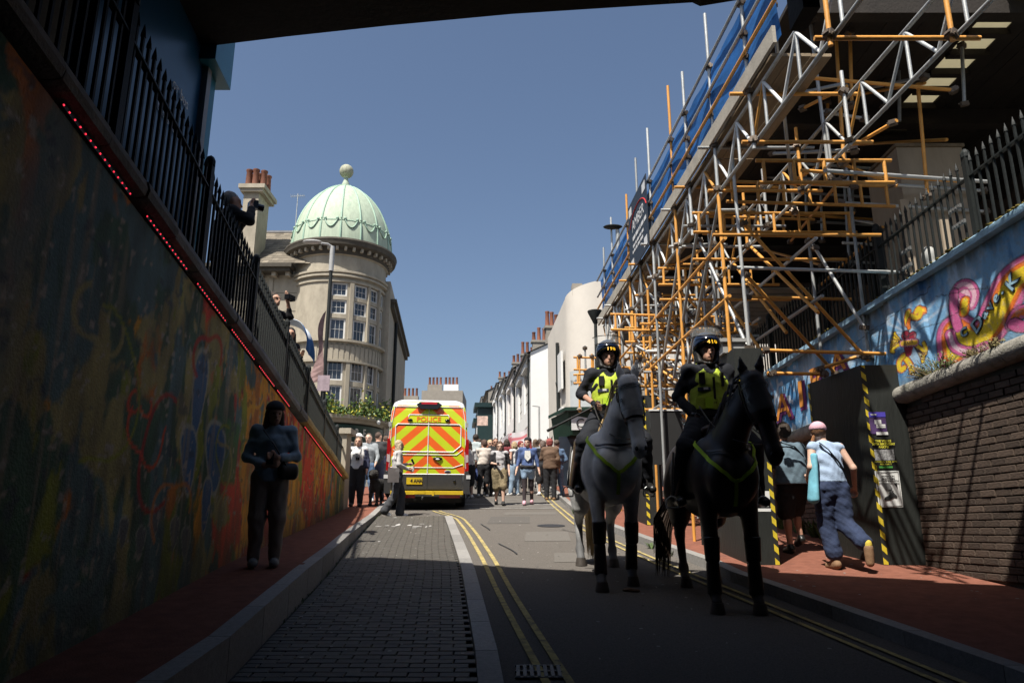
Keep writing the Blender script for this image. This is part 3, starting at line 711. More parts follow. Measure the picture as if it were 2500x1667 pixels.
scroll([(2362, 735), (2360, 762)], .055, [(1.1, ink), (.95, org), (.6, yel)])
scroll([(2325, 815), (2335, 850), (2375, 862), (2412, 846)], .05, [(1.3, ink), (1.1, pinkc), (.45, C8(244, 200, 215))])
scroll([(2480, 790), (2486, 770), (2500, 760), (2530, 760)], .06, [(1.3, ink), (1.1, pinkc), (.6, org)]); scroll([(2482, 790), (2500, 800), (2540, 790)], .05, [(1.3, ink), (1.1, pinkc)])
# small winged heart with ribbon
hy, hz = W2(2232, 822)
for i in range(9):
    a = .3 + i * .35; d, tt = dpoly([(hy - .0, hz + .05), (hy - 1.0 * math.cos(a), hz + .05 + .62 * math.sin(a))]); mixc(.5 * sstep(1, .2, d / (.012 + .035 * tt)) * sstep(1, .3, tt) * (Zg > hz - .3), (.75, .78, .8))
sm = [(1.3, ink), (1.1, C8(214, 120, 60)), (.75, yel)]
for s in ([(2228, 785), (2232, 770), (2246, 775), (2258, 775), (2262, 758), (2255, 752), (2250, 762)], [(2228, 790), (2226, 775), (2230, 762)], [(2218, 868), (2228, 880), (2238, 895), (2240, 908)], [(2218, 868), (2208, 880), (2206, 895), (2212, 905), (2220, 898)]): scroll(s, .036, sm)
for (wx, wz) in ((-1, 1), (1, -1)):
    for j in range(6):
        px0, py0 = (2214, 838) if wx < 0 else (2248, 842); scroll([(px0, py0), (px0 + wx * (18 + 4 * j * .6), py0 - wz * (26 - j * 5) + 6 + j * 2.5), (px0 + wx * (24 - abs(j - 3) * 2), py0 - wz * (32 - j * 9) + 8)], .020, [(1.5, ink), (1.1, C8(196, 150, 40)), (.7, yel)])
for q in ((2223, 818), (2240, 820)): 
    a, c = W2(*q); d = np.hypot((Yg - a) * KY, Zg - c); mixc(sstep(1.15, 1.05, d / .055), ink); mixc(sstep(1.0, .9, d / .05), C8(150, 40, 60))
scroll([(2222, 828), (2231, 862)], .035, [(1.3, ink), (1.1, C8(150, 40, 60))]); scroll([(2241, 828), (2232, 862)], .035, [(1.1, C8(150, 40, 60))]); scroll([(2216, 838), (2248, 836)], .036, [(1.4, ink), (1.2, C8(214, 130, 170)), (.9, C8(225, 180, 60))])
scroll([(2232, 800), (2229, 790), (2233, 780)], .02, [(1.6, ink), (1.2, org)])
# cracks, grime, dark streaks below the coping, darker foot
for s in ([(2000, 905), (2060, 860), (2160, 795), (2260, 720), (2275, 700)], [(2150, 845), (2200, 838), (2270, 800), (2330, 770), (2372, 745)], [(2290, 725), (2330, 715), (2420, 700)], [(2120, 880), (2150, 850), (2165, 800)]):
    pts = [(p[0] + random.uniform(-4, 4), p[1] + random.uniform(-4, 4)) for p in smooth_pts(s, 2)]; d, tt = dpoly([W2(*q) for q in pts]); mixc(.8 * sstep(1, .3, d / .007), (.03, .03, .035))
run = sstep(.2, 0, (zt_ - Zg) - .25 * (n2 - .35)) * sstep(.42, .6, n2); mixc(.6 * run, (.05, .05, .03))
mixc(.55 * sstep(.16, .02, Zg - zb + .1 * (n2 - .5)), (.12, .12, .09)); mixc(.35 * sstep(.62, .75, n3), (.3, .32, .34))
cols = np.clip(cols * 1.0, .01, .85)
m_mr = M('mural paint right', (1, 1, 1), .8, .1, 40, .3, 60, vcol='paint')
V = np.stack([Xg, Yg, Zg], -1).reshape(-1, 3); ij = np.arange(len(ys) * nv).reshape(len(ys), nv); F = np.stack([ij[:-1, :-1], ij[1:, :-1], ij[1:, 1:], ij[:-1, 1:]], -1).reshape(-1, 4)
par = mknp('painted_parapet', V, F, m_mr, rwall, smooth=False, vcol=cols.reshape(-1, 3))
# sign-writing on the parapet
uw = Vector((.053, -1, 0)).normalized()               # reading direction: towards the camera
def wm(px, py, dx, rot=0, sc=1.):
    y, z = W2(px, py); m = frame((rw(y) - .03 - dx, y, z), uw, (0, 0, 1), uw.cross(Vector((0, 0, 1)))); return m @ Matrix.Rotation(rot, 4, 'Z')
m_l1 = M('letter orange', C8(214, 140, 60), .8, .25, 14); m_l2 = M('letter purple', C8(100, 45, 100), .8, .2, 14); m_l3 = M('letter silver blue', C8(150, 185, 200), .7, .25, 20); m_l4 = M('letter dark', (.03, .04, .07), .8, .1)
for ch, px, py, sz, wd in (('A', 1917, 995, .62, 1.5), ('I', 1962, 965, .6, 2.0), ('R', 2000, 930, .55, 1.5), ('A', 2052, 885, .42, 1.6)):
    text('painted_letter', ch, sz, wm(px + 4, py + 4, .010), m_l2, rwall, .002, sx_=wd, bold=.03); text('painted_letter', ch, sz, wm(px, py, .016), m_l1, rwall, .002, sx_=wd, bold=.006)
for ch, px, py, sz, ro in (('D', 2395, 792, .20, .55), ('a', 2412, 768, .15, .75), ('v', 2426, 748, .15, .8), ('e', 2440, 728, .15, .85), ('.', 2452, 712, .13, .85), ('K', 2480, 690, .19, .7), ('C', 2362, 812, .13, .1)):
    text('painted_letter', ch, sz, wm(px, py, .006, ro), m_l4, rwall, .001, sx_=1.25, bold=.011); text('painted_letter', ch, sz, wm(px, py, .011, ro), m_l3, rwall, .001, sx_=1.25, bold=.003)
text('painted_letter', 'DAVE', .055, wm(2232, 837, .042), m_l4, rwall, .001, sx_=1.4)
# coping with moss
m_pcop = M('painted coping', C8(150, 185, 205), .85, .3, 6, .5, 40, dirt=(.16, .12, .05), dirts=.42)
y = 5.6
while y < 19.5:
    y2 = y + .8; A = []; prof = [(-.13, -.01), (-.13, .06), (-.10, .085), (.24, .10), (.24, -.01)]; dz = random.uniform(-.006, .006)
    A = [(rw(y) + p[0], y + .003, zmt(y) + p[1] + dz) for p in prof]; B = [(rw(y2) + p[0], y2 - .003, zmt(y2) + p[1] + dz) for p in prof]; n = 5; b = MB()
    b.add(A + B, [tuple(range(n - 1, -1, -1)), tuple(range(n, 2 * n))] + [(j, (j + 1) % n, (j + 1) % n + n, j + n) for j in range(n)]); b.build('coping_stone', m_pcop, rwall); y = y2
b = MB(); b.add([(rw(y) + q, y, z) for q, y, z in ((.02, 5.6, zlg(5.6)), (.02, 19.5, zlg(19.5)), (.02, 19.5, zmt(19.5)), (.02, 5.6, zmt(5.6)), (.3, 5.6, zlg(5.6)), (.3, 19.5, zlg(19.5)), (.3, 19.5, zmt(19.5)), (.3, 5.6, zmt(5.6)))], [(0, 3, 2, 1), (4, 5, 6, 7), (0, 1, 5, 4), (1, 2, 6, 5), (2, 3, 7, 6), (3, 0, 4, 7)]); b.build('parapet_core', m_mort, rwall)
rg = random.Random(8); b = MB(); m_moss = M('moss', (.13, .10, .02), .95, .4, 40)
y = 6.4
while y < 13:
    for _ in range(3):
        if fbm(np.array([y * 1.7]), np.array([2.]), 9, 3)[0] > .42:
            s = rg.uniform(.008, .022); b.ell((rw(y) - .11 + rg.uniform(-.03, .12), y + rg.uniform(-.03, .03), zmt(y) + .075), (s * 1.2, s * 1.4, s), 6, 4)
    y += .035
stuff(b.build('moss', m_moss, rwall))
# plants growing out of the ledge
m_gr = M('dry grass', (.22, .17, .08), .8, .3, 30); m_bush = M('ledge bush leaf', (.09, .12, .035), .6, .4, 20); m_fl = M('tiny flower', (.6, .6, .55), .7, .1)
def plant(name, label, y, n, h, r, seed, flowers=0, mats=(m_bush, m_gr)):
    rg = random.Random(seed); t = thing(name, label, 'plant', (rw(y) - .1, y, zlg(y) + .08)); b = MB(); g = MB(); f = MB()
    for i in range(n):
        a = rg.uniform(0, 2 * pi); e = rg.uniform(.15, 1.0); l = h * rg.uniform(.5, 1); d = Vector((math.cos(a) * e - .35, math.sin(a) * e * 1.5, rg.uniform(.3, 1))).normalized()
        p0 = Vector((rw(y) - .08, y, zlg(y) + .06)) + Vector((0, math.sin(a) * r, 0)); p1 = p0 + d * l; b_ = g
        g.tube(p0, p1, .0025, 3)
        for k in range(7):
            q = p0 + d * l * rg.uniform(.25, 1.05); v = Vector((rg.uniform(-1, 1), rg.uniform(-1, 1), rg.uniform(-.4, 1))).normalized() * rg.uniform(.012, .03); s = v.cross(d).normalized() * .007
            b.add([q - s, q + s, q + v + s * .5, q + v - s * .5], [(0, 1, 2, 3)])
        if flowers and rg.random() < .35: f.ell(p1, (.007, .007, .006), 5, 3)
    b.build('leaves', mats[0], t); g.build('stems', mats[1], t)
    if flowers: f.build('flowers', m_fl, t)
plant('wall_plant', 'bushy green plant with tiny white flowers on the right wall ledge', 8.25, 130, .26, .22, 1, 1)
plant('wall_plant', 'dry brown grass clump on the ledge at the right edge, beneath the pink scroll', 7.4, 90, .17, .2, 2, 0, (M('dry leaf', (.2, .17, .07), .8, .3, 30), m_gr))
plant('wall_plant', 'thin dry weeds at the parapet corner beside the black hoarding', 9.75, 26, .5, .07, 3, 0, (M('weed leaf2', (.13, .13, .05), .7, .3, 30), m_gr))
# ------------------------------------------------------------------ scaffold on the right
m_galv = M('galvanised tube', (.42, .43, .42), .45, .25, 9, .1, 60, metal=.35, orand=.25)
m_oran = M('orange tube', (.62, .29, .06), .5, .25, 9, .1, 60, orand=.15, dirt=(.4, .36, .3), dirts=.33)
m_whit = M('white tube', (.62, .62, .60), .5, .2, 9, orand=.15)
m_coup = M('coupler steel', (.14, .11, .085), .55, .3, 20, metal=.5)
m_brd = M('scaffold board', (.22, .165, .105), .85, .3, 5, .3, 40, orand=.3, stretch=(3, .6, 3))
m_brd2 = M('grey toe board', (.31, .28, .23), .85, .25, 4, .2, 40, orand=.12)
DZ = 6.67
scaf = thing('scaffold', 'tall orange and silver tube scaffold over the right pavement', 'scaffold', (3, 9, gr(9)))
tb = {}
for nm, mt in (('g', m_galv), ('o', m_oran), ('w', m_whit)):
    q = MB(); q.tube((0, 0, 0), (0, 0, 1), .0242, 8); tb[nm] = q.mesh('tube', mt, smooth=50)
q = MB(); q.box(-.04, .04, -.034, .034, -.03, .03); q.tube((-.05, 0, -.012), (.06, 0, .012), .012, 5); q.box(-.03, .03, -.05, .05, -.018, .018); coup_me = q.mesh('coupler', m_coup)
ncoup = 0
def tube(name, a, b, c='g', r=1., cp=True, par=None):
    a = Vector(a); b = Vector(b); d, s, u = basis(b - a)
    o = share(name, tb[c], par or scaf, frame(a, s * r, u * r, b - a)); return o
def coup(p, rot=0):
    global ncoup
    if ncoup < 300:
        ncoup += 1; share('coupler', coup_me, scaf, Matrix.Translation(Vector(p)) @ Matrix.Rotation(random.uniform(0, 3.1), 4, 'Z') @ Matrix.Rotation(random.uniform(-.5, .5), 4, 'X') @ Matrix.Scale(1.15, 4))
def SP(y, o, z): return Vector((sx(y) + o, y, z))
OUT = [6.0, 7.93, 9.24, 10.46, 11.3, 12.83, 13.9, 14.9, 16.7, 17.8]
TOP = [9.0, 8.95, 8.75, 8.62, 8.92, 9.0, 8.94, 8.6, 8.85, 8.5]
rg = random.Random(5)
for i, (y, tz) in enumerate(zip(OUT, TOP)):
    lo = 5.85 if y < 9 else (3.68 if y < 10 else (gr(y) + .1 if y > 11 else 5.8))
    mid = lo + (tz - lo) * rg.uniform(.45, .7)
    tube('standard', SP(y, 0, mid), SP(y, 0, tz), 'o' if i % 3 == 1 else 'g'); tube('standard', SP(y, 0, lo), SP(y, 0, mid), 'g' if i % 2 else 'o')
    for z in (7.1, 7.42, 7.87, 6.62, 5.97): coup(SP(y, 0, z))
    lo2 = 5.9 if y < 12 else gr(y) + .12
    tube('standard', SP(y, 1.15, lo2), SP(y, 1.15, 6.9), 'g' if i % 2 else 'o'); coup(SP(y, 1.15, 6.62)); coup(SP(y, 1.15, 5.97))
    for z, oo in ((6.62, (-.22, 1.4)), (5.97, (-.12, 1.45))): tube('transom', SP(y + .05, oo[0], z), SP(y + .05, oo[1], z), 'g' if rg.random() < .6 else 'o')
for z in (7.10, 7.42, 7.87):
    for a, c in ((5.6, 10.2), (10.0, 14.6), (14.4, 18.6)): tube('guard_rail', SP(a, -.05, z), SP(c, -.05, z), 'g' if z > 7.2 else 'o')
for oo in (0.0, 1.15):
    for a, c in ((5.4, 9.4), (9.4, 13.6), (13.6, 18.4)):
        lb = MB(); lb.tube(SP(a, oo + .05, 6.56), SP(c, oo + .05, 6.56), .0242, 8); lb.tube(SP(a, oo + .05, 5.97), SP(c, oo + .05, 5.97), .0242, 8)
        beam = lb.build('lattice_beam', m_galv, scaf, smooth=50); n = int((c - a) / .42)
        for k in range(n):
            y0 = a + (c - a) * k / n; y1 = a + (c - a) * (k + 1) / n
            e = (SP(y0, oo + .05, 6.55), SP(y1, oo + .05, 5.99)) if k % 2 else (SP(y0, oo + .05, 5.99), SP(y1, oo + .05, 6.55))
            tube('lattice_diagonal', e[0], e[1], 'w' if oo == 0 and k % 5 else ('o' if k % 5 == 0 else 'g'), .8, par=beam)
            if k % 2: tube('lattice_diagonal', SP(y0, oo + .05, 5.99), SP(y0, oo + .05, 6.55), 'g', .8, par=beam)
y = 7.3; seg = 0
while y < 18.5:
    y2 = min(y + 2.4, 18.6)
    for k in range(3):
        o0 = .03 + k * .232; b = MB(); e = .012; dz = rg.uniform(-.004, .004)
        A = [SP(y + e, o0, DZ + dz), SP(y + e, o0 + .222, DZ + dz), SP(y2 - e, o0 + .222, DZ + dz), SP(y2 - e, o0, DZ + dz)]
        b.add(A + [v + Vector((0, 0, .038)) for v in A], [(0, 3, 2, 1), (4, 5, 6, 7), (0, 1, 5, 4), (1, 2, 6, 5), (2, 3, 7, 6), (3, 0, 4, 7)]); b.build('deck_board', m_brd, scaf)
    b = MB(); b.bar(SP(y + .01 - (.3 if y == 7.3 else 0), -.05, 6.74), SP(y2 - .01, -.05, 6.74), .04, .21); b.build('toe_board', m_brd2, scaf); y = y2
def ladder(a, b, h=.30, sp=.38):
    a = Vector(a); b = Vector(b); L = (b - a).length; q = MB(); q.tube(a, b, .0245, 8); q.tube(a - Vector((0, 0, h)), b - Vector((0, 0, h)), .0245, 8)
    o = q.build('ladder_beam', m_oran, scaf, smooth=50); n = int(L / sp)
    for k in range(n + 1):
        p = a + (b - a) * ((k + .25) / (n + .5)); tube('rung', p - Vector((0, 0, h)), p, 'o', .95, par=o)
def PP(px, py, y): return P(px, py, y)
ladder(PP(1770, 443, 9.3), PP(2178, 455, 9.3)); ladder(PP(1712, 528, 11.0), PP(1988, 536, 11.0)); ladder(PP(1490, 767, 13.4), PP(1805, 775, 13.4)); ladder(PP(1525, 800, 14.6), PP(1785, 803, 14.6))
ladder(PP(1400, 872, 17.2), PP(1650, 880, 17.2)); ladder(PP(1590, 905, 16.0), PP(1730, 905, 16.0)); ladder(PP(1560, 845, 16.5), PP(1700, 850, 16.5)); ladder(PP(1400, 915, 16.8), PP(1460, 912, 16.8), .2, .3)
T_ = [(1708, 588, 10.6, 1826, 850, 9.35, 'g'), (1815, 545, 9.35, 2112, 872, 9.45, 'o'), (1821, 671, 9.3, 2040, 912, 10.2, 'o'), (1787, 653, 9.25, 2205, 665, 9.25, 'g'), (1825, 725, 10.4, 2090, 731, 10.3, 'o'),
      (1868, 855, 9.2, 2176, 864, 9.3, 'o'), (1884, 911, 9.7, 2012, 913, 9.7, 'o'), (1990, 606, 9.9, 2110, 800, 9.5, 'g'), (1975, 590, 10.3, 2010, 912, 10.2, 'g'), (2002, 900, 9.7, 2100, 868, 9.6, 'o'),
      (2058, 345, 9.6, 2122, 872, 9.6, 'g'), (1975, 30, 8.5, 2026, 435, 8.6, 'g'), (1886, 15, 8.0, 1940, 515, 9.9, 'g'), (1785, 355, 9.24, 1829, 850, 9.24, 'g'), (1722, 480, 10.6, 1752, 800, 11.0, 'g'),
      (1930, 590, 12.6, 2060, 430, 9.4, 'o'), (1940, 440, 9.9, 2180, 300, 8.2, 'o'), (2020, 275, 8.7, 2110, 290, 8.7, 'g'), (1960, 265, 9.4, 2060, 215, 8.6, 'o'), (2055, 400, 9.2, 2180, 450, 8.8, 'o'), (2150, 560, 10, 2000, 700, 11.5, 'o'),
      (1550, 842, 14, 1690, 920, 12.6, 'g'), (1590, 925, 13.8, 1668, 952, 13.2, 'o'), (1575, 880, 13.6, 1680, 945, 12.9, 'o'), (1550, 950, 14.6, 1665, 950, 13.8, 'g'), (1560, 985, 14, 1640, 985, 13.7, 'o'),
      (1690, 770, 13.2, 1760, 690, 12.2, 'g'), (1660, 640, 12.6, 1730, 600, 11.4, 'o'), (1610, 720, 13.5, 1690, 900, 13.5, 'g'), (1640, 690, 13, 1800, 850, 12.6, 'o'), (1560, 780, 14.5, 1650, 850, 14.3, 'g'), (1650, 780, 14.4, 1560, 870, 14.4, 'o'),
      (1715, 650, 12.4, 1725, 830, 12.4, 'g'), (1740, 640, 12, 1752, 830, 12, 'o'), (1660, 690, 13, 1668, 900, 13, 'o'), (1700, 690, 13.8, 1705, 860, 13.8, 'g'), (1540, 830, 15.5, 1545, 980, 15.5, 'g'), (1500, 820, 16, 1504, 990, 16, 'g'), (1428, 850, 17.5, 1430, 905, 17.5, 'g'), (1415, 870, 17.2, 1415, 1000, 17.2, 'o'), (1445, 870, 17.2, 1446, 1000, 17.2, 'o')]
for (a, b_, c, d, e, f, k) in T_:
    p, q = P(a, b_, c), P(d, e, f); dd = (q - p).normalized() * .06; tube('brace', p - dd, q + dd, k); coup(p); coup(q)
for _ in range(54):                                    # crowded far bays
    y = rg.uniform(12.6, 18.0); o0 = rg.uniform(0, 1.9); z = rg.uniform(3.2, 5.6); ty = rg.randrange(4); k = rg.choice('googwg')
    if ty == 0: a, c = SP(y, o0, z - rg.uniform(.5, 1.2)), SP(y, o0, z + rg.uniform(.5, 1.0))
    elif ty == 1: a, c = SP(y, -.1, z), SP(y + rg.uniform(-.2, .2), 2.0, z)
    elif ty == 2: a, c = SP(y, o0, z), SP(y + 1.4, o0, z + rg.choice((0, 1.0)))
    else: a, c = SP(y, .1, z + .5), SP(y, 1.6, z - .6)
    tube('brace', a, c, k); coup(a.lerp(c, .15)); coup(a.lerp(c, .85))
for _ in range(34):                                    # tubes hung under the canopy
    y = rg.uniform(8.2, 12.5); x_ = rg.uniform(4.2, 6.2); z = rg.uniform(5.6, 7.7); ty = rg.randrange(3); k = rg.choice('gggo')
    if ty == 0: a, c = Vector((x_, y, z)), Vector((x_ + .1, y, min(7.95, z + rg.uniform(.8, 2))))
    elif ty == 1: a, c = Vector((x_ - .8, y, z)), Vector((x_ + 1.4, y + .3, z))
    else: a, c = Vector((x_, y - .5, z - .3)), Vector((x_ - .2, y + 1.6, z + .8))
    tube('hanger', a, c, k); coup(a); coup(c)
ladder(SP(10.1, -.1, 6.0), SP(10.1, 2.3, 6.0)); ladder(SP(12.2, -.1, 5.9), SP(12.2, 2.0, 5.9)); ladder(SP(8.4, .2, 5.95), SP(8.4, 1.9, 5.95))
for y in (9.0, 9.9, 11.8, 13.3): tube('ledger', SP(y, -.2, 5.2), SP(y, 2.0, 5.2), 'o'); coup(SP(y, 0, 5.2))
for o0 in (0, 1.2):
    for z in (5.2, 4.4): tube('ledger', SP(9.1, o0, z), SP(13.8, o0, z - .02), 'g' if o0 else 'o')
for y0, y1 in ((9.2, 11.2), (11.2, 13.0), (10.2, 12.0)): tube('brace', SP(y0, .02, 5.9), SP(y1, .02, 3.9), 'g'); tube('brace', SP(y1, 1.17, 5.9), SP(y0, 1.17, 4.2), 'o')
# far tower bay with close lattice behind the riders
for y in (13.4, 14.8, 16.2, 17.6):
    for o0 in (.0, .62, 1.25, 1.9):
        tube('standard', SP(y, o0, gr(y) + .12), SP(y, o0, 5.9), 'g' if (o0 > .7) else 'o'); coup(SP(y, o0, 4.4)); coup(SP(y, o0, 5.2))
    for z in (3.6, 4.3, 5.0): tube('transom', SP(y, -.15, z), SP(y, 2.05, z), rg.choice('go'))
for z in (3.6, 4.5, 5.2):
    for o0 in (0, 1.9): tube('ledger', SP(12.9, o0, z), SP(18, o0, z), rg.choice('go'))
for s in range(12): share('coupler', coup_me, scaf, Matrix.Translation(SP(rg.uniform(13, 17), rg.uniform(0, 1.9), rg.uniform(3.6, 5))))
# blue debris netting
net = thing('debris_netting', 'translucent blue debris netting along the scaffold guard rails', 'netting', SP(10, 0, 6.7))
ys = np.linspace(7.0, 18.5, 120); zs = np.linspace(0, 1, 10); Yg, Tg = np.meshgrid(ys, zs, indexing='ij')
sag = .03 * np.abs(np.sin(Yg * 2.2)); Zg = 6.72 + Tg * (1.12 - sag) ; Xg = 3.3 - .053 * Yg + .02 + .035 * np.sin(Yg * 3.1 + Tg * 2) * np.sin(Tg * pi) + .03 * (fbm(Yg * 3, Tg * 3, 4) - .5)
m_net = M('blue netting', (.018, .10, .30), .9, .3, 5, stretch=(1, 1, 3), alpha=.94, spec=.1)
ij = np.arange(120 * 10).reshape(120, 10); F = np.stack([ij[:-1, :-1], ij[:-1, 1:], ij[1:, 1:], ij[1:, :-1]], -1).reshape(-1, 4)
mknp('sheet', np.stack([Xg, Yg, Zg], -1).reshape(-1, 3), F, m_net, net, smooth=True)
# scaffold banner
m_ban = M('banner vinyl', (.012, .018, .03), .5, .15, 4); m_bw = M('banner white', (.55, .55, .55), .6, .05); m_brd_ = M('banner red', (.5, .03, .03), .6, .05)
ban = thing('scaffold_banner', 'dark navy contractor banner with white lettering tied to the scaffold', 'banner', SP(13, -.1, 6.8))
uy = Vector((.053, -1, 0)).normalized(); nrm = Vector((-1, -.053, 0)).normalized()
ya, yb = 14.35, 12.75
b = MB(); b.add([SP(ya, -.10, 6.55), SP(yb, -.10, 6.55), SP(yb, -.10, 8.0), SP(ya, -.10, 8.0), SP(ya, -.085, 6.55), SP(yb, -.085, 6.55), SP(yb, -.085, 8.0), SP(ya, -.085, 8.0)], [(0, 1, 2, 3), (7, 6, 5, 4), (0, 4, 5, 1), (1, 5, 6, 2), (2, 6, 7, 3), (3, 7, 4, 0)]); b.build('sheet', m_ban, ban)
def bt(y, z, s, sz, mt=m_bw): text('lettering', s, sz, frame(SP(y, -.104, z), uy, (0, 0, 1), nrm), mt, ban, .001)
bt(13.5, 7.42, 'AMBER', .33)
b = MB(); rq = random.Random(2)
for z, h_, y0, y1 in ((7.17, .085, 14.0, 12.95), (7.01, .06, 14.0, 13.1), (6.9, .06, 14.05, 13.1)):   # small print, too fine to read
    y = y0
    while y > y1:
        w = rq.uniform(.05, .22); b.obox(SP(y - w / 2, -.104, z), uy * w / 2, Vector((0, 0, h_ / 2)), nrm * .001); y -= w + .05
b.build('small_print', m_bw, ban)
b = MB(); pts = [SP(13.5 + .75 * math.cos(a), -.105, 7.3 + .42 * math.sin(a)) for a in np.linspace(.4, 2.9, 14)]; b.path(pts, .013, 5); b.build('swoosh', m_brd_, ban)
b = MB()
for y, z in ((14.15, 7.82), (12.95, 7.82), (14.1, 6.68), (12.95, 6.72)): b.obox(SP(y, -.104, z), uy * .12, Vector((0, 0, .09)), nrm * .002)
b.build('logo_patch', m_bw, ban)
# ------------------------------------------------------------------ station canopy above the right wall
m_dark = M('dark canopy timber', (.022, .017, .013), .85, .3, 3, .3, 30, orand=.3); m_trl = M('canopy rooflight', (.62, .60, .50), .6, .1, 4)
n = m_trl.node_tree; tl = n.nodes.new('ShaderNodeBsdfTranslucent'); tl.inputs[0].default_value = (.62, .58, .45, 1); mxs = n.nodes.new('ShaderNodeMixShader'); mxs.inputs[0].default_value = .6
n.links.new(n.nodes['Principled BSDF'].outputs[0], mxs.inputs[1]); n.links.new(tl.outputs[0], mxs.inputs[2]); n.links.new(mxs.outputs[0], n.nodes['Material Output'].inputs[0])
can = thing('station_canopy', 'dark timber canopy of the station above the right wall, with added pale gap panels', 'canopy', (6, 10, zmt(10)))
x = 3.55
while x < 13:
    w = .24
    if abs(x - 6.35) < .28:
        b = MB(); b.box(x + .005, x + w - .005, 11.2, 26, 8.0, 8.05)
    else:
        b = MB(); b.box(x + .005, x + w - .005, 7.9 if x < 6.6 else 6.2, 26, 8.0 + rg.uniform(-.01, .01), 8.05)
    b.build('soffit_board', m_dark, can); x += w
y = 6.4
while y < 11.2:
    MB().box(6.17, 6.70, y + .05, y + .40, 8.03, 8.04).build('gap_panel', m_trl, can); MB().box(6.15, 6.72, y + .40, y + .5, 7.93, 8.05).build('gap_bar', m_dark, can); y += .45  # translucent panels added to mimic sunlit boards glimpsed through the gaps
for y in (8.0, 10.6, 13.2, 15.8, 18.4): 
    MB().box(3.55, 12, y - .09, y + .09, 7.72, 7.99).build('canopy_beam', m_dark, can); b = MB(); b.tube((8.2, y, zmt(y)), (8.2, y, 7.72), .11, 10); b.build('column', m_iron, can)
b = MB(); b.box(9.6, 9.9, 5, 26, 3, 8); b.build('back_wall', m_brk, can)
for i in range(9):                                     # pale slatted soffit further in
    b = MB(); yy = 15 + i * .35; b.box(4.4, 6.6, yy, yy + .3, 6.45, 6.48); b.build('slat', m_brd2, can)
m_ply = M('plywood', (.36, .29, .21), .8, .2, 3, .15, 30, stretch=(1, 1, .3))
t = thing('plywood_box', 'pale plywood boxed pier standing behind the right railing', 'hoarding', (6, 9.8, zmt(9.8)))
p = P(2188, 360, 9.7); q_ = P(2335, 362, 9.7)
MB().box(p.x, p.x + .95, 9.7, 10.6, zmt(9.7) - .05, p.z).build('panel', m_ply, t); MB().box(p.x - .03, p.x + .98, 9.67, 10.63, p.z + .002, p.z + .05).build('cap_board', m_brd, t)
for dx, dy in ((5.28, 9.25), (5.35, 8.55)): 
    b = MB(); b.box(dx, dx + .1, dy, dy + .05, zmt(9) - .05, zmt(9) + 1.5 if dy > 9 else zmt(9) + .9); tag(b.build('timber_post', m_ply), 'pale timber post behind the right railing, ' + ('beside the plywood box' if dy > 9 else 'shorter and nearer the camera'), 'post')
m_wb = M('white bundle', (.4, .4, .38), .7, .15, 8)
blob('wrapped_bundle', [('e', (5.35, 8.9, zmt(9) + .55), (.08, .1, .13)), ('e', (5.36, 8.88, zmt(9) + .3), (.07, .12, .16)), ('e', (5.34, 8.92, zmt(9) + .12), (.09, .1, .1))], .015, m_wb, k=.05)
tag(bpy.data.objects['wrapped_bundle'], 'white wrapped bundle hanging behind the right railing', 'bundle')
for y, z in ((7.75, .62), (7.72, .42), (8.75, .55), (8.78, .35)):
    b = MB(); b.obox((rw(y) + .085, y, zmt(y) + z), (0, .11, 0), (.012, 0, 0), (0, 0, .022))
    for k in range(4): b.obox((rw(y) + .07, y - .08 + k * .05, zmt(y) + z), (0, .012, 0), (.006, 0, 0), (0, 0, .012))
    tag(b.build('bracket_plate', M('dull bracket steel', (.16, .16, .155), .6, .2, 12, metal=.3)), 'perforated steel bracket on the right railing, %s of the %s pair' % ('upper' if z > .5 else 'lower', 'right' if y < 8 else 'left'), 'bracket')

# ------------------------------------------------------------------ hoarding boxes round the scaffold feet
m_hoard = M('black plywood', (.013, .015, .013), .6, .4, 5, .25, 30, dirt=(.035, .035, .03), dirts=.3, stretch=(1, 1, .25)); m_hg = M('worn grey plywood', (.12, .12, .105), .8, .25, 6, dirt=(.05, .05, .045), dirts=.4)
m_ty = M('tape yellow', (.55, .42, .03), .5, .2, 12); m_tk = M('tape black', (.02, .02, .02), .5, .1); m_paper = M('paper white', (.62, .62, .60), .8, .06, 6)
def tape(t, p, top, ux, side=(0, -1, 0), w=.05, pitch=.16):
    """hazard tape folded round a vertical corner: p = bottom corner, ux = along the front face"""
    p = Vector(p); H = top - p.z; ux = Vector(ux); sd = Vector(side)
    for (d, nrm_) in ((ux, sd),):
        b = MB(); b.add([p + sd * .003, p + d * w + sd * .003, p + d * w + Vector((0, 0, H)) + sd * .003, p + Vector((0, 0, H)) + sd * .003], [(0, 1, 2, 3)]); b.build('tape', m_tk, t)
        b = MB(); z = -.05
        while z < H:
            q = [(0, z + w), (w, z), (w, z + pitch * .5), (0, z + w + pitch * .5)]
            q = [(a, min(max(c, 0), H)) for a, c in q]; b.add([p + d * a + Vector((0, 0, c)) + sd * .006 for a, c in q], [(0, 1, 2, 3)]); z += pitch
        b.build('tape_stripe', m_ty, t)
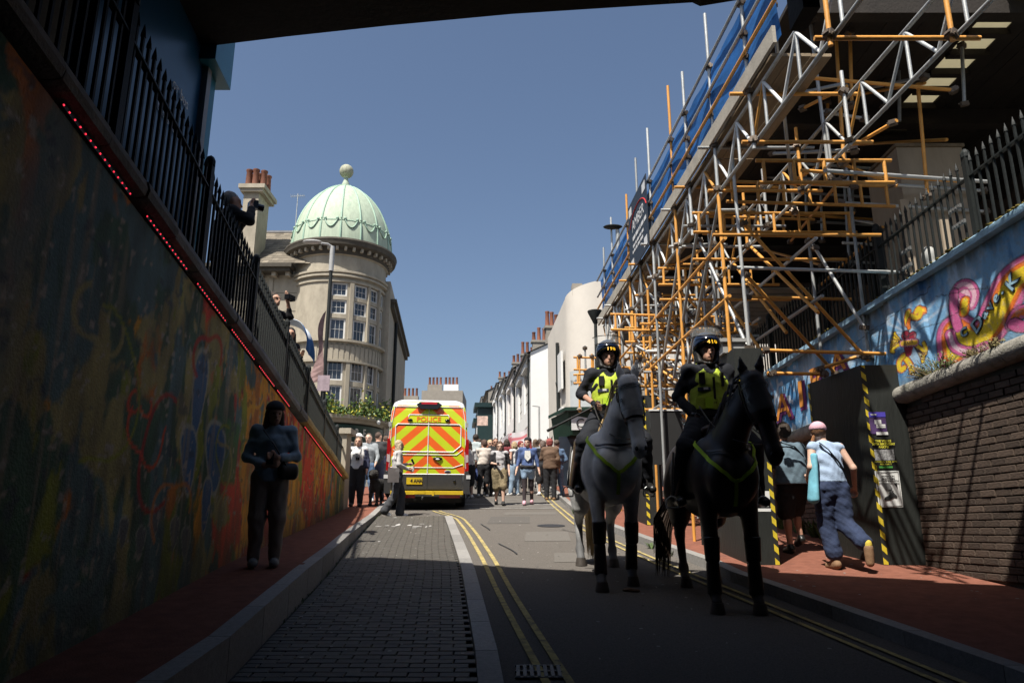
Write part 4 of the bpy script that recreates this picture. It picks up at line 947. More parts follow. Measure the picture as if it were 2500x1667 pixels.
def hoarding(label, pts, z0, z1, front=0):
    t = thing('hoarding_box', label, 'hoarding', (pts[0][0], pts[0][1], z0), group='black plywood boxes round the scaffold feet')
    n = len(pts)
    for i in range(n):
        a, c = Vector((*pts[i], 0)), Vector((*pts[(i + 1) % n], 0)); d = (c - a).normalized(); nr = Vector((d.y, -d.x, 0)); b = MB(); e = .004
        A = [a + Vector((0, 0, z0)), c + Vector((0, 0, z0)), c + Vector((0, 0, z1)), a + Vector((0, 0, z1))]; b.add(A + [v - nr * .018 for v in A], [(0, 1, 2, 3), (7, 6, 5, 4), (0, 4, 5, 1), (1, 5, 6, 2), (2, 6, 7, 3), (3, 7, 4, 0)]); b.build('panel', m_hoard, t)
    b = MB(); b.add([(x, y, z1 - .03) for x, y in pts], [tuple(range(n))]); b.build('lid', m_hg, t); return t
gA = gr(9.05) + .12
A = hoarding('tall black hoarding box against the brick wall, carrying three posters', [(4.37, 9.05), (4.86, 9.02), (4.80, 10.35), (4.2, 10.3)], gA, 3.47)
tape(A, (4.37, 9.048, gA), 3.46, (1, -.05, 0), w=.055)
tape(A, (4.2, 10.3, gr(10.3) + .12), 3.46, Vector((.17, -1.25, 0)).normalized(), (-1, -.13, 0), w=.05)
def poster(t, name, label, c, w, h, d=.006):
    b = MB(); c = Vector(c); b.obox(c, (w / 2, -w * .025, 0), (0, 0, h / 2), (0, -.002, 0)); return b.build(name, d, t)
m_pp = M('poster purple', C8(70, 50, 90), .6, .5, 7); m_pk = M('poster black', (.01, .01, .01), .5, .1); m_phg = M('poster photo grey', (.25, .25, .25), .6, .9, 45); m_pyl = M('poster yellow', (.6, .55, .05), .6, .05); m_ink = M('poster ink', (.015, .015, .015), .6, .05); m_pgr = M('poster green', (.05, .22, .04), .6, .1)
fr = lambda x, z, k=.012: frame((x, 9.05 - .061 * (x - 4.37) - k, z), (1, -.05, 0), (0, 0, 1), (-.05, -1, 0))
def mini(t, x, z, s, sz, mt, k=.012, **kw): text('print', s, sz, fr(x, z, k), mt, t, .0005, **kw)
def pz(py): return P(2150, py, 9.04).z
# top poster: small purple
t = thing('poster', 'small purple event poster, topmost on the black hoarding box', 'poster', (4.5, 9.03, pz(1035)), group='posters on the hoarding box')
poster(t, 'sheet', '', (4.50, 9.037, pz(1032)), .20, .27, m_pp); b = MB(); b.obox((4.50, 9.031, pz(1012)), (.1, -.005, 0), (0, 0, .03), (0, -.001, 0)); b.build('band', M('poster band', C8(70, 60, 160), .6, .2), t); b = MB(); b.obox((4.5, 9.030, pz(1030)), (.04, -.002, 0), (0, 0, .025), (0, -.001, 0)); b.build('patch', m_paper, t); b = MB(); b.obox((4.53, 9.029, pz(1038)), (.055, -.003, 0), (0, 0, .012), (0, -.001, 0)); b.obox((4.53, 9.029, pz(1043)), (.055, -.003, 0), (0, 0, .007), (0, -.001, 0)); b.obox((4.455, 9.029, pz(1012)), (.035, -.002, 0), (0, 0, .007), (0, -.001, 0)); b.obox((4.535, 9.029, pz(1058)), (.07, -.003, 0), (0, 0, .018), (0, -.001, 0)); b.build('small_print', m_paper, t)
t = thing('poster', 'black and yellow birthday party poster in the middle of the hoarding box', 'poster', (4.5, 9.03, pz(1110)), group='posters on the hoarding box')
zc = pz(1108); poster(t, 'sheet', '', (4.53, 9.036, zc), .26, .37, m_pk); 
for k, s in enumerate(('THE VOLKS', '30TH BIRTHDAY', 'PARTY!')): mini(t, 4.53, zc + .155 - .037 * k, s, .037, m_pyl, .02, bold=.0012)
b = MB(); b.obox((4.53, 9.030, zc - .01), (.115, -.006, 0), (0, 0, .065), (0, -.001, 0)); b.build('photo', m_phg, t)
mini(t, 4.53, zc - .095, 'SATURDAY JUNE 20TH', .026, m_pyl, .02); mini(t, 4.53, zc - .125, 'FREE PARTY', .026, m_pyl, .02); b = MB(); b.obox((4.53, 9.030, zc - .158), (.08, -.004, 0), (0, 0, .012), (0, -.001, 0)); b.build('small_print', m_pgr, t)
t = thing('poster', 'white ska weekend poster with a black shoe, lowest on the hoarding box', 'poster', (4.5, 9.03, pz(1200)), group='posters on the hoarding box')
zc = pz(1193); poster(t, 'sheet', '', (4.535, 9.036, zc), .285, .43, m_paper)
b = MB()
for a, c, d, e in ((-.13, .13, .2, .2), (-.13, .13, -.2, -.2)): b.bar((4.535 + a, 9.031, zc + d), (4.535 + c, 9.025, zc + e), .003, .004)
for a in (-.13, .13): b.bar((4.535 + a, 9.029, zc - .2), (4.535 + a, 9.027, zc + .2), .004, .003)
b.build('border', m_ink, t)
for k, s in enumerate(('THE', 'BRIGHTON', 'SKA TRAIN', 'WEEKENDER 2026')): mini(t, 4.535, zc + .175 - .028 * k, s, .03, m_ink, .022, bold=.001)
def shp(t, nm, pts, mt, k):
    b = MB(); b.add([(4.535 + x, 9.0275 - k - .05 * x, zc + z) for x, z in pts], [tuple(range(len(pts)))]); b.build(nm, mt, t)
shp(t, 'print_trouser', [(-.09, .07), (.01, .07), (.04, .0), (-.035, -.02)], M('print grey', (.12, .12, .12), .6, .1), 0); shp(t, 'print_shoe', [(-.075, -.125), (-.06, -.10), (-.01, -.075), (.01, -.04), (.05, -.05), (.085, -.085), (.075, -.105), (.045, -.10), (.0, -.125), (-.06, -.135)], m_ink, .001)
b = MB()
for i in range(5):
    for j in range(5):
        if (i + j) % 2: b.obox((4.535 - .01 + i * .012 + j * .003, 9.026, zc - .012 - j * .012), (.006, 0, 0), (0, 0, .006), (0, -.0005, 0))
b.build('print_sock', m_ink, t); shp(t, 'print_heel', [(.06, .07), (.1, .07), (.1, -.01), (.085, .03)], m_ink, 0)
gB = gr(9.05) + .12
B = hoarding('black hoarding box at the kerb with hazard tape on both front edges', [(2.80, 9.06), (3.15, 9.04), (3.08, 9.7), (2.72, 10.9)], gB, 3.69)
tape(B, (3.095, 9.042, gB), 3.3, (1, -.05, 0), w=.05); tape(B, (2.80, 9.057, gB), 3.3, (1, -.05, 0), w=.05)
b = MB(); b.box(2.74, 3.02, 9.3, 9.6, 3.69, 3.83); b.box(2.70, 3.05, 9.27, 9.63, 3.832, 3.88); b.build('vent_cap', m_sgn, B)
b = MB(); b.obox((3.0, 9.046, 2.3 - .5), (.11, -.005, 0), (0, 0, .12), (0, -.002, 0)); b.build('notice', m_paper, B)
gC = gr(13.6) + .12
Cc = hoarding('low black hoarding box further up the kerb behind the grey horse', [(2.42, 13.6), (2.72, 13.58), (2.68, 14.6), (2.36, 14.6)], gC, gC + 2.35); tape(Cc, (2.42, 13.597, gC), gC + 2.3, (1, -.05, 0), w=.06)
t = thing('site_notice_board', 'small dark notice board with a pale frame behind the riders', 'notice board', (2.7, 13.2, gr(13)))
p = P(1587, 1003, 13.0); q_ = P(1632, 1050, 13.0); MB().box(p.x, q_.x + .25, 13.0, 13.03, q_.z - .6, p.z).build('board', m_tk, t); b = MB(); b.box(p.x - .02, q_.x + .27, 12.985, 13.035, p.z + .001, p.z + .03); b.build('frame', m_paper, t)
# ------------------------------------------------------------------ domed corner building
m_cu = M('verdigris copper', (.40, .475, .36), .7, .2, 3.5, .12, 10, dirt=(.25, .38, .29), dirts=.42, stretch=(2.2, 2.2, .35)); m_cu2 = M('verdigris seam', (.30, .44, .34), .6, .15, 3)
m_glass = M('window glass', (.02, .028, .04), .06, .3, 1.5, spec=.8); m_sash = M('white sash', (.66, .65, .62), .5, .08); m_slate = M('mossy roof tile', (.17, .145, .11), .9, .3, 5, .3, 30, orand=.35, dirt=(.22, .18, .07), dirts=.33)
m_std = M('dark stone trim', (.075, .066, .052), .9, .3, 3, .3, 30); m_grn = M('dark green fascia', (.012, .035, .022), .4, .2); m_terr = M('terracotta pot', (.22, .085, .05), .8, .25, 8, orand=.25); m_leadf = M('lead', (.2, .2, .21), .6, .2)
TC = Vector((-8.12, 33, 0)); tow = thing('domed_pub', 'stone corner building with green copper dome and curved window bay', 'building', (-8.12, 33, gr(33)))
def wall_cyl(name, r, zs, ths, holes, mat, th=.14):
    """curved wall with real openings; returns list of openings"""
    b = MB(); ops = []
    for i in range(len(ths) - 1):
        for j in range(len(zs) - 1):
            a0, a1, z0, z1 = ths[i], ths[i + 1], zs[j], zs[j + 1]; k = max(1, int(abs(a1 - a0) / .09))
            def pt(a, z, rr): return (TC.x + rr * math.sin(a), TC.y - rr * math.cos(a), z)
            if (i, j) in holes:
                ops.append((a0, a1, z0, z1)); 
                b.add([pt(a0, z0, r), pt(a0, z1, r), pt(a0, z1, r - th), pt(a0, z0, r - th)], [(0, 3, 2, 1)]); b.add([pt(a1, z0, r), pt(a1, z1, r), pt(a1, z1, r - th), pt(a1, z0, r - th)], [(0, 1, 2, 3)])
                b.add([pt(a0, z1, r), pt(a1, z1, r), pt(a1, z1, r - th), pt(a0, z1, r - th)], [(0, 3, 2, 1)]); b.add([pt(a0, z0, r), pt(a1, z0, r), pt(a1, z0, r - th), pt(a0, z0, r - th)], [(0, 1, 2, 3)])
                continue
            for q in range(k):
                b0, b1 = a0 + (a1 - a0) * q / k, a0 + (a1 - a0) * (q + 1) / k; b.add([pt(b0, z0, r), pt(b1, z0, r), pt(b1, z1, r), pt(b0, z1, r)], [(0, 1, 2, 3)])
    b.build(name, mat, tow); return ops
D = math.radians; W_ = [(14, 9.4), (41, 8.6), (61, 8.2), (80, 7)]
ths = [D(-100)]
for c, w in W_: ths += [D(c - w), D(c + w)]
ths += [D(135)]; r = 2.12
zrow = [4.6, 6.15, 7.45, 7.66, 8.55, 9.45, 10.42, 10.62, 11.26, 11.44, 12.05, 12.35]
holes = {(i, j) for i in (1, 3, 5, 7) for j in (1, 3, 5, 7, 9)}
ops = wall_cyl('bay_wall', r, zrow, ths, holes, m_stone)
def sash(parent, o, u, v, w, h, nx, ny, n, fw=.065):
    """window: frame with glazing bars and a pane. o = lower left corner, u,v unit axes, n outward"""
    o, u, v, n = map(Vector, (o, u, v, n)); f = MB()
    for a, c, ww, hh in ((0, 0, fw, h), (w - fw, 0, fw, h), (fw, 0, w - 2 * fw, fw), (fw, h - fw, w - 2 * fw, fw)): f.obox(o + u * (a + ww / 2) + v * (c + hh / 2), u * ww / 2, v * hh / 2, n * .03)
    for i in range(1, nx): f.obox(o + u * (fw + (w - 2 * fw) * i / nx) + v * h / 2, u * .006, v * (h / 2 - fw), n * .012)
    for j in range(1, ny): f.obox(o + u * w / 2 + v * (fw + (h - 2 * fw) * j / ny), u * (w / 2 - fw), v * .006, n * .0125)
    fo = f.build('window', m_sash, parent); g = MB(); c0 = o + u * fw + v * fw - n * .012; g.quad(c0, c0 + u * (w - 2 * fw), c0 + u * (w - 2 * fw) + v * (h - 2 * fw), c0 + v * (h - 2 * fw)); g.build('pane', m_glass, fo); return fo
for a0, a1, z0, z1 in ops:
    rr = r - .08; A = Vector((TC.x + rr * math.sin(a0), TC.y - rr * math.cos(a0), z0)); B = Vector((TC.x + rr * math.sin(a1), TC.y - rr * math.cos(a1), z0)); am = (a0 + a1) / 2
    sash(tow, A, (B - A).normalized(), (0, 0, 1), (B - A).length, z1 - z0, 3, 2 if z1 - z0 < .8 else (3 if z1 - z0 < .88 else 2), (math.sin(am), -math.cos(am), 0))
def ring(name, prof, mat, n=56, a0=-2 * pi * .5, a1=pi): 
    b = MB(); b.lathe(prof, TC, n); return b.build(name, mat, tow, smooth=30)
ring('dark_void', [(1.9, 4), (1.9, 12.4)], m_tk if 'm_tk' in globals() else m_std)
ring('frieze', [(2.12, 12.3), (2.27, 12.32), (2.27, 12.4), (2.2, 12.46), (2.3, 12.49), (2.3, 12.58), (2.15, 12.64), (2.12, 13.32), (2.22, 13.36)], m_stone)
ring('cornice', [(2.2, 13.36), (2.26, 13.62), (2.5, 13.68), (2.56, 13.72), (2.58, 13.84), (2.62, 13.92), (2.6, 14.0), (2.4, 14.05), (2.33, 14.08)], m_std)
dn = MB(); dn.box(-.055, .055, -.16, .0, 0, .16); dme = dn.mesh('dentil', m_stone)
for i in range(40):
    a = 2 * pi * i / 40; share('dentil', dme, tow, Matrix.Translation((TC.x + 2.26 * math.sin(a), TC.y - 2.26 * math.cos(a), 13.5)) @ Matrix.Rotation(a, 4, 'Z'))
for nm, z, rr_ in (('string_course', 9.4, 2.28), ('string_course', 8.5, 2.24), ('string_course', 12.12, 2.18)): ring(nm, [(2.12, z - .06), (rr_, z - .04), (rr_, z + .06), (2.12, z + .09)], m_stone)
fl = MB(); fl.box(-.075, .075, -.03, .0, -.36, .3); fl.lathe([(.075, 0), (.001, .075)], (0, -.002, .3), 8, -pi / 2, pi / 2); fme = fl.mesh('arcade_panel', m_stone)
for i in range(22): a = D(-10 + i * 6.2); share('arcade_panel', fme, tow, Matrix.Translation((TC.x + 2.115 * math.sin(a), TC.y - 2.115 * math.cos(a), 8.93)) @ Matrix.Rotation(a, 4, 'Z'))
mul = MB(); mul.box(-.07, .07, -.10, .0, 0, 1); mme = mul.mesh('mullion', m_stone)
for a in (3, 28.5, 51.5, 70.5, 90): 
    for z0, z1 in ((6.1, 8.44), (9.5, 12.05)): share('mullion', mme, tow, Matrix.Translation((TC.x + 2.11 * math.sin(D(a)), TC.y - 2.11 * math.cos(D(a)), z0)) @ Matrix.Rotation(D(a), 4, 'Z') @ Matrix.Diagonal((1.2 if a in (3, 28.5) else .8, 1, z1 - z0, 1)))
prof = [(2.33 * (1 - (t / 1.0) ** 2.2) ** .66 if t < .995 else .12, 14.05 + 3.62 * t) for t in np.linspace(0, .99, 22)]
prof = [(max(a, .16), z) for a, z in prof] + [(.2, 17.75), (.12, 17.95), (.09, 18.12), (.13, 18.16)]
ring('dome', prof, m_cu, 64); rib = MB(); rib.path([(0, -(a + .012), z) for a, z in prof[:-4]], .045, 6); rme = rib.mesh('dome_rib', m_cu2, smooth=60)
NR = 16
for i in range(NR): a = 2 * pi * (i + .5) / NR; share('dome_rib', rme, tow, Matrix.Translation((TC.x, TC.y, 0)) @ Matrix.Rotation(a, 4, 'Z'))
def dr(z): return float(np.interp(z, [p[1] for p in prof], [p[0] for p in prof]))
sw = MB(); half = pi / NR * .62
pts = []
for t in np.linspace(-1, 1, 13): z = 14.98 - .36 * (1 - t * t); rr_ = dr(z) + .03; pts.append((rr_ * math.sin(half * t), -rr_ * math.cos(half * t), z))
sw.path(pts, .03, 6)
for t in (-1, 1): rr_ = dr(15.04) + .04; sw.ell((rr_ * math.sin(half * t), -rr_ * math.cos(half * t), 15.04), (.075, .05, .075), 8, 5)
sme = sw.mesh('swag', m_cu2, smooth=60)
for i in range(NR): a = 2 * pi * i / NR; share('swag', sme, tow, Matrix.Translation((TC.x, TC.y, 0)) @ Matrix.Rotation(a, 4, 'Z'))
ring('dome_band', [(dr(14.98) + .005, 14.96), (dr(14.98) + .025, 14.98), (dr(15.01) + .005, 15.01)], m_cu2)
m_ball = M('weathered ball', (.36, .36, .27), .8, .4, 5, dirt=(.13, .2, .09), dirts=.5, stretch=(3, 3, .6)); b = MB(); b.ell((TC.x, TC.y, 18.48), (.34, .34, .35), 20, 14); b.build('ball_finial', m_ball, tow, smooth=60)
# flat wing to the left of the bay, with cornice, roof and chimney
wy = 31.55
b = MB(); b.box(-19, TC.x - 1.25, wy, wy + .3, 3, 12.6); b.build('wing_wall', m_stone, tow); b = MB()
for z in (10.9, 11.75, 9.6, 8.1): b.box(-19, TC.x - 1.3, wy - .012, wy, z, z + .015)
b.build('ashlar_joint', m_std, tow); b = MB(); b.box(-19, -9.9, wy - .55, wy, 12.62, 12.78); b.box(-19, -9.8, wy - .68, wy, 12.782, 12.95); b.build('wing_cornice', m_std, tow)
x = -18.8
while x < -9.9: MB().box(x, x + .18, wy - .4, wy - .003, 12.45, 12.618).build('bracket', m_stone, tow); x += .62
MB().box(-10.95, -10.75, wy - .06, wy - .002, 3, 12.4).build('pilaster', m_stone, tow)
e0, r0 = Vector((0, wy - .55, 12.97)), Vector((0, 34.2, 15.75)); dsl = (r0 - e0); L_ = dsl.length; dsl.normalize(); nsl = Vector((0, -dsl.z, dsl.y))
b = MB(); b.quad((-13.4, e0.y, e0.z), (-9.0, e0.y, e0.z), (-9.0, r0.y, r0.z), (-13.4, r0.y, r0.z)); b.quad((-13.4, 37, 12.9), (-13.4, r0.y, r0.z), (-9, r0.y, r0.z), (-9, 37, 12.9)); b.build('roof', m_slate, tow)
tl_ = MB(); tl_.obox((0, .15, .012), (.118, 0, 0), (0, .17, 0), (0, 0, .009)); tlm = tl_.mesh('roof_tile', m_slate); nt_ = 0
for j in range(14):
    for i in range(18):
        x = -13.2 + i * .24 + (.12 if j % 2 else 0)
        if nt_ < 290 and x < -9.2:
            nt_ += 1; p = e0 + dsl * (j * L_ / 14) + Vector((x, 0, 0)); share('roof_tile', tlm, tow, frame(p + nsl * .01, (1, 0, 0), (dsl - nsl * .06).normalized(), nsl) @ Matrix.Rotation(random.uniform(-.02, .02), 4, 'Z'))
MB().box(-13.4, -9.0, 34.1, 34.3, 15.74, 15.84).build('ridge', m_leadf, tow)
ch = MB(); c0 = P(620, 560, 31.2); cx0 = P(597, 500, 31.2).x; cx1 = P(634, 500, 31.2).x; czt = P(620, 458, 31.2).z
ch.box(cx0, cx1, 31.0, 32.4, 12.9, czt - .35); cho = ch.build('chimney', m_stone, tow); b = MB(); b.box(cx0 - .12, cx1 + .2, 30.85, 32.55, czt - .348, czt - .2); b.box(cx0 - .2, cx1 + .3, 30.78, 32.6, czt - .198, czt); b.build('chimney_cap', m_stone, cho)
pm = MB(); pm.lathe([(.0, 0), (.15, 0), (.14, .1), (.115, .7), (.14, .74), (.14, .8), (.1, .8), (.1, .5)], n=12); pme = pm.mesh('chimney_pot', m_terr, smooth=50)
for i, (dx, dy) in enumerate(((-.02, .3), (.34, .25), (.36, .7), (.7, .4), (.72, .9), (0, .8))): share('chimney_pot', pme, cho, Matrix.Translation((cx0 + .08 + dx * .9, 31.0 + dy, czt)) @ Matrix.Diagonal((1.15, 1.15, 1.15, 1)))
b = MB(); ap = P(727, 480, 33.5); b.tube((ap.x, 33.5, 14.5), (ap.x, 33.5, ap.z + .15), .02, 6); b.tube((ap.x - .35, 33.5, ap.z), (ap.x + .35, 33.5, ap.z + .05), .012, 5)
for i in range(7): b.tube((ap.x - .3 + i * .1, 33.3, ap.z + .02), (ap.x - .3 + i * .1, 33.7, ap.z + .02), .008, 4)
b.build('television_aerial', m_galv, tow)
# side wing running away up the street
u2 = Vector((-.08, 1, 0)); b = MB(); b.obox((TC.x + 1.62, 39, 7.9), u2 * 6.0, (.3, 0, 0), (0, 0, 4.9)); b.build('street_wall', m_stone, tow)
b = MB(); b.obox((TC.x + 2.0, 39, 11.75), u2 * 5.6, (.1, 0, 0), (0, 0, .12)); b.obox((TC.x + 2.05, 39, 11.95), u2 * 5.7, (.16, 0, 0), (0, 0, .078)); b.build('street_cornice', m_std, tow)
for k in range(5):
    for z in (6.2, 9.4):
        o = Vector((TC.x + 1.94, 35 + k * 1.9, z)) + Vector((-.08 * k * 1.9 , 0, 0)); b = MB(); b.obox(o + Vector((.06, 0, .9)), u2 * .5, (.12, 0, 0), (0, 0, .9)); b.build('street_window', m_glass if k % 2 else m_sash, tow)
b = MB(); b.tube((TC.x + 2.25, 36, 4), (TC.x + 2.25, 36, 11.6), .08, 8); b.build('drainpipe', m_iron, tow)
# pub front: curved fascia, planter with flowers, sign
ring('shop_wall', [(2.12, 3.2), (2.12, 4.65)], m_std); ring('fascia', [(2.2, 5.08), (2.34, 5.1), (2.36, 5.75), (2.22, 5.8)], m_grn)
ring('planter_shelf', [(2.1, 5.82), (2.3, 5.84), (2.4, 5.95), (2.62, 6.0), (2.65, 6.15), (2.1, 6.17)], m_stone); ring('fascia_moulding', [(2.15, 4.92), (2.42, 4.95), (2.42, 5.05), (2.2, 5.07)], m_stone)
mlt = M('fascia letter', (.5, .46, .38), .6, .1)
for i, chh in enumerate('RD CENTRE'):
    a = D(-22 + i * 9.0); text('fascia_letter', chh, .5, frame((TC.x + 2.37 * math.sin(a), TC.y - 2.37 * math.cos(a), 5.42), (math.cos(a), math.sin(a), 0), (0, 0, 1), (math.sin(a), -math.cos(a), 0)), mlt, tow, .012, sx_=.62, bold=.008)
rg = random.Random(12); lf = MB(); yl_ = MB(); m_pl = M('planter leaf', (.075, .13, .03), .55, .5, 8); m_plf = M('planter yellow', (.42, .38, .05), .6, .3, 10)
for i in range(4200):
    a = D(rg.uniform(-25, 105)); h_ = abs(rg.gauss(0, .22)) * (1.3 + .6 * math.sin(a * 9)); rr_ = 2.42 + rg.gauss(0, .12); c = Vector((TC.x + rr_ * math.sin(a), TC.y - rr_ * math.cos(a), 6.15 + h_ - .08)); l = rg.uniform(.07, .2)
    d = Vector((rg.uniform(-1, 1), rg.uniform(-1, .4), rg.uniform(-.6, 1))).normalized() * l; s = d.cross(Vector((rg.uniform(-1, 1), rg.uniform(-1, 1), .2))).normalized() * l * .28
    (yl_ if rg.random() < .2 else lf).add([c, c + d * .5 + s, c + d, c + d * .5 - s], [(0, 1, 2, 3)])
t = thing('window_planter', 'planter overflowing with green and yellow leaves above the pub fascia', 'planter', (TC.x, 30.6, 6.1)); lf.build('leaves', m_pl, t); yl_.build('yellow_leaves', m_plf, t)
b = MB()
for a in (8, 62): b.lathe([(.0, 0), (.06, .02), (.1, .12), (.03, .2), (.05, .24)], (TC.x + 2.66 * math.sin(D(a)), TC.y - 2.66 * math.cos(D(a)), 5.85), 8)
b.build('white_urns', m_paper, t)
# flag and signs near the lamp post
# ------------------------------------------------------------------ lamp posts
m_lamp = M('lamp grey', (.36, .36, .35), .5, .15)
lp1 = P(812, 602, 24); t = thing('lamp_post', 'tall black and grey lamp post in front of the domed building', 'lamp post', (lp1.x, 24, gr(24)))
b = MB(); b.tube((lp1.x, 24, gr(24)), (lp1.x, 24, gr(24) + 4), .085, 10); b.tube((lp1.x, 24, gr(24) + 4), (lp1.x, 24, lp1.z - .9), .065, 10, .06); b.build('pole', m_iron, t, smooth=50); b = MB(); b.tube((lp1.x, 24, lp1.z - .9), (lp1.x, 24, lp1.z), .085, 10); b.build('sleeve', m_lamp, t, smooth=50)
b = MB(); b.path([(lp1.x, 24, lp1.z - .03), (lp1.x - .15, 23.9, lp1.z + .05), (lp1.x - .35, 23.8, lp1.z + .04)], .045, 8); b.build('arm', m_lamp, t, smooth=50); b = MB(); b.ell((lp1.x - .62, 23.65, lp1.z + .03), (.34, .16, .07), 12, 6); b.build('lamp_head', m_lamp, t, smooth=60)
fl_ = P(800, 800, 24); ys = np.linspace(0, 1, 14); b = MB(); A = []; B = []
for q in ys: zz_ = P(790, 760, 24).z + (P(785, 930, 24).z - P(790, 760, 24).z) * q; A.append((lp1.x - .06 - .05 * math.sin(q * 5), 23.92, zz_)); B.append((lp1.x - .12 - .28 * q - .06 * math.sin(q * 9), 23.8 - .1 * math.sin(q * 7), zz_ - .15))
b.strip(A, B); tag(b.build('hanging_flag', M('limp flag', (.22, .14, .13), .8, .5, 3)), 'faded limp flag hanging on the lamp post', 'flag')
t = thing('street_sign', 'small faded round traffic sign below the limp flag', 'sign', (lp1.x - .35, 23.8, 5)); q_ = P(790, 935, 23.8); b = MB(); b.obox(q_, (.2, 0, 0), (0, 0, .26), (0, .01, 0)); b.build('plate', M('sign faded', (.28, .22, .24), .6, .4, 4), t); b = MB(); b.tube(q_ + Vector((0, .04, -2.2)), q_ + Vector((0, .04, .3)), .03, 6); b.build('post', m_iron, t)
def lampb(label, px, py, y, side):
    p = P(px, py, y); t = thing('lamp_post', label, 'lamp post', (p.x, y, gr(y))); b = MB(); b.tube((p.x, y, gr(y)), (p.x, y, p.z - .35), .07, 8, .05); b.build('pole', m_iron, t, smooth=50); b = MB(); b.lathe([(.05, -.4), (.08, -.35), (.24, -.02), (.25, .03), (.18, .05), (.0, .06)], p, 12); b.build('lantern', m_iron, t, smooth=40)
lampb('black lamp post with a bowl lantern in front of the cream building', 1453, 762, 22.5, 0)
p = P(1480, 557, 16.6); t = thing('lamp_post', 'street lamp with a flat dark head poking out beside the blue netting', 'lamp post', (2.6, 16.6, gr(16.6))); b = MB(); b.tube((2.55, 16.6, gr(16.6)), (2.55, 16.6, p.z - .05), .05, 8); b.build('pole', m_galv, t, smooth=50)
b = MB(); b.ell((p.x + .16, 16.6, p.z + .03), (.24, .14, .045), 12, 6); b.tube((p.x + .3, 16.6, p.z), (2.55, 16.6, p.z - .06), .03, 6); b.build('lamp_head', m_iron, t, smooth=60)
# ------------------------------------------------------------------ right hand side of the upper street
m_cream = M('cream render', (.55, .51, .45), .85, .07, 1.2, .15, 30, dirt=(.48, .44, .385), dirts=.4); m_white = M('white render', (.79, .78, .75), .8, .06, 1.5, .1, 30, dirt=(.7, .68, .64), dirts=.38); m_pinkw = M('pink white render', (.78, .73, .69), .8, .06, 1.5)
m_greyr = M('grey render', (.26, .235, .20), .9, .15, 1.5, .2, 30, dirt=(.2, .18, .15), dirts=.45); m_roof = M('slate roof', (.06, .06, .062), .7, .25, 3)
cb = thing('cream_building', 'tall cream rendered building with a rounded corner, behind the scaffold', 'building', (2.1, 27, gr(27)))
pl = []; cxr = 1.1
for k in range(9): a = pi * .5 * k / 8; pl.append((2.1 + cxr - cxr * math.cos(a), 27.0 + cxr - cxr * math.sin(a)))
pl = [(1.62, 32.3)] + pl + [(11, 26.9), (11, 32.3)]
tops = [9.85] + [10.35 + .05 * i for i in range(9)] + [10.35, 10.35]; b = MB(); n = len(pl)
b.add([(x, y, 2) for x, y in pl] + [(x, y, z) for (x, y), z in zip(pl, tops)], [(i, (i + 1) % n, (i + 1) % n + n, i + n) for i in range(n)] + [tuple(range(n, 2 * n))]); b.build('wall', m_cream, cb, smooth=30)
b = MB(); b.box(2.35, 2.75, 27.4, 27.9, 10.3, 10.8); b.build('chimney_stub', m_greyr, cb); b = MB(); q_ = P(1350, 850, 30); b.tube((1.86, 29.4, 3), (1.86, 29.4, 8.9), .07, 8); b.path([(1.86, 29.4, 6.9), (1.8, 29.2, 7.2), (1.9, 28.9, 7.0)], .05, 6); b.build('drainpipe', m_iron, cb)
for y, z in ((28.5, 6.8), (28.5, 4.6)):
    b = MB(); b.obox((2.02 + .02 - .09 * (y - 27) , y, z + .7), (.04, 0, 0), (-.04, .42, 0), (0, 0, .75)); b.build('window', m_sash, cb)
b = MB(); b.lathe([(1.13, 0), (1.13, 2.2)], (2.1 + 1.1, 28.1, 5.1), 14, D(-62), D(10)); b.build('painted_sign', M('grey sign paint', (.40, .42, .42), .8, .08), cb); 
for i, chh in enumerate('THE RYSTAN'): 
    a = D(-56 + i * 6.0); text('sign_letter', chh, .26, frame((3.2 + 1.15 * math.sin(a), 28.1 - 1.15 * math.cos(a), 6.85), (math.cos(a), math.sin(a), 0), (0, 0, 1), (math.sin(a), -math.cos(a), 0)), M('sign letter grey', (.2, .2, .2), .8, .1), cb, .002, sx_=.6)
# dark green corner shop fascia
t = thing('corner_shop_front', 'dark green projecting shop fascia with a white sign panel at the street corner', 'shop front', (2, 25.5, gr(25.5)))
p0 = P(1352, 1062, 26.8); p1 = P(1390, 1003, 25.4); p2 = P(1440, 1003, 25.4)
b = MB(); z1 = P(1390, 1003, 25.4).z; z0 = P(1390, 1060, 25.4).z; b.add([(1.55, 27.2, z0), (2.05, 25.6, z0), (4.5, 25.4, z0), (4.5, 27.4, z0), (1.45, 27.2, z1), (1.95, 25.45, z1), (4.5, 25.2, z1), (4.5, 27.4, z1)], [(0, 1, 5, 4), (1, 2, 6, 5), (4, 5, 6, 7), (3, 2, 1, 0), (2, 3, 7, 6), (3, 0, 4, 7)]); b.build('fascia_box', m_grn, t)
b = MB(); b.box(1.65, 4.5, 26.0, 27.2, gr(26), z0 - .004); b.build('shop_window', m_glass, t); b = MB(); b.add([(1.35, 27.3, z1 + .004), (1.85, 25.3, z1 + .004), (4.5, 25.05, z1 + .004), (4.5, 27.3, z1 + .12), (1.35, 27.3, z1 + .12), (1.85, 25.3, z1 + .12), (4.5, 25.05, z1 + .12)], [(0, 1, 5, 4), (1, 2, 6, 5), (4, 5, 6, 3)]); b.build('cornice', m_grn, t)
b = MB(); zc = (z0 + z1) / 2 - .02; b.quad((2.06, 25.52, zc - .22), (3.2, 25.43, zc - .22), (3.2, 25.38, zc + .24), (2.06, 25.47, zc + .24)); b.build('sign_panel', m_paper, t); text('lettering', 'C', .44, frame((2.36, 25.44, zc - .01), (1, -.08, 0), (0, -.09, 1), (0, -1, 0)), m_ink, t, .004)
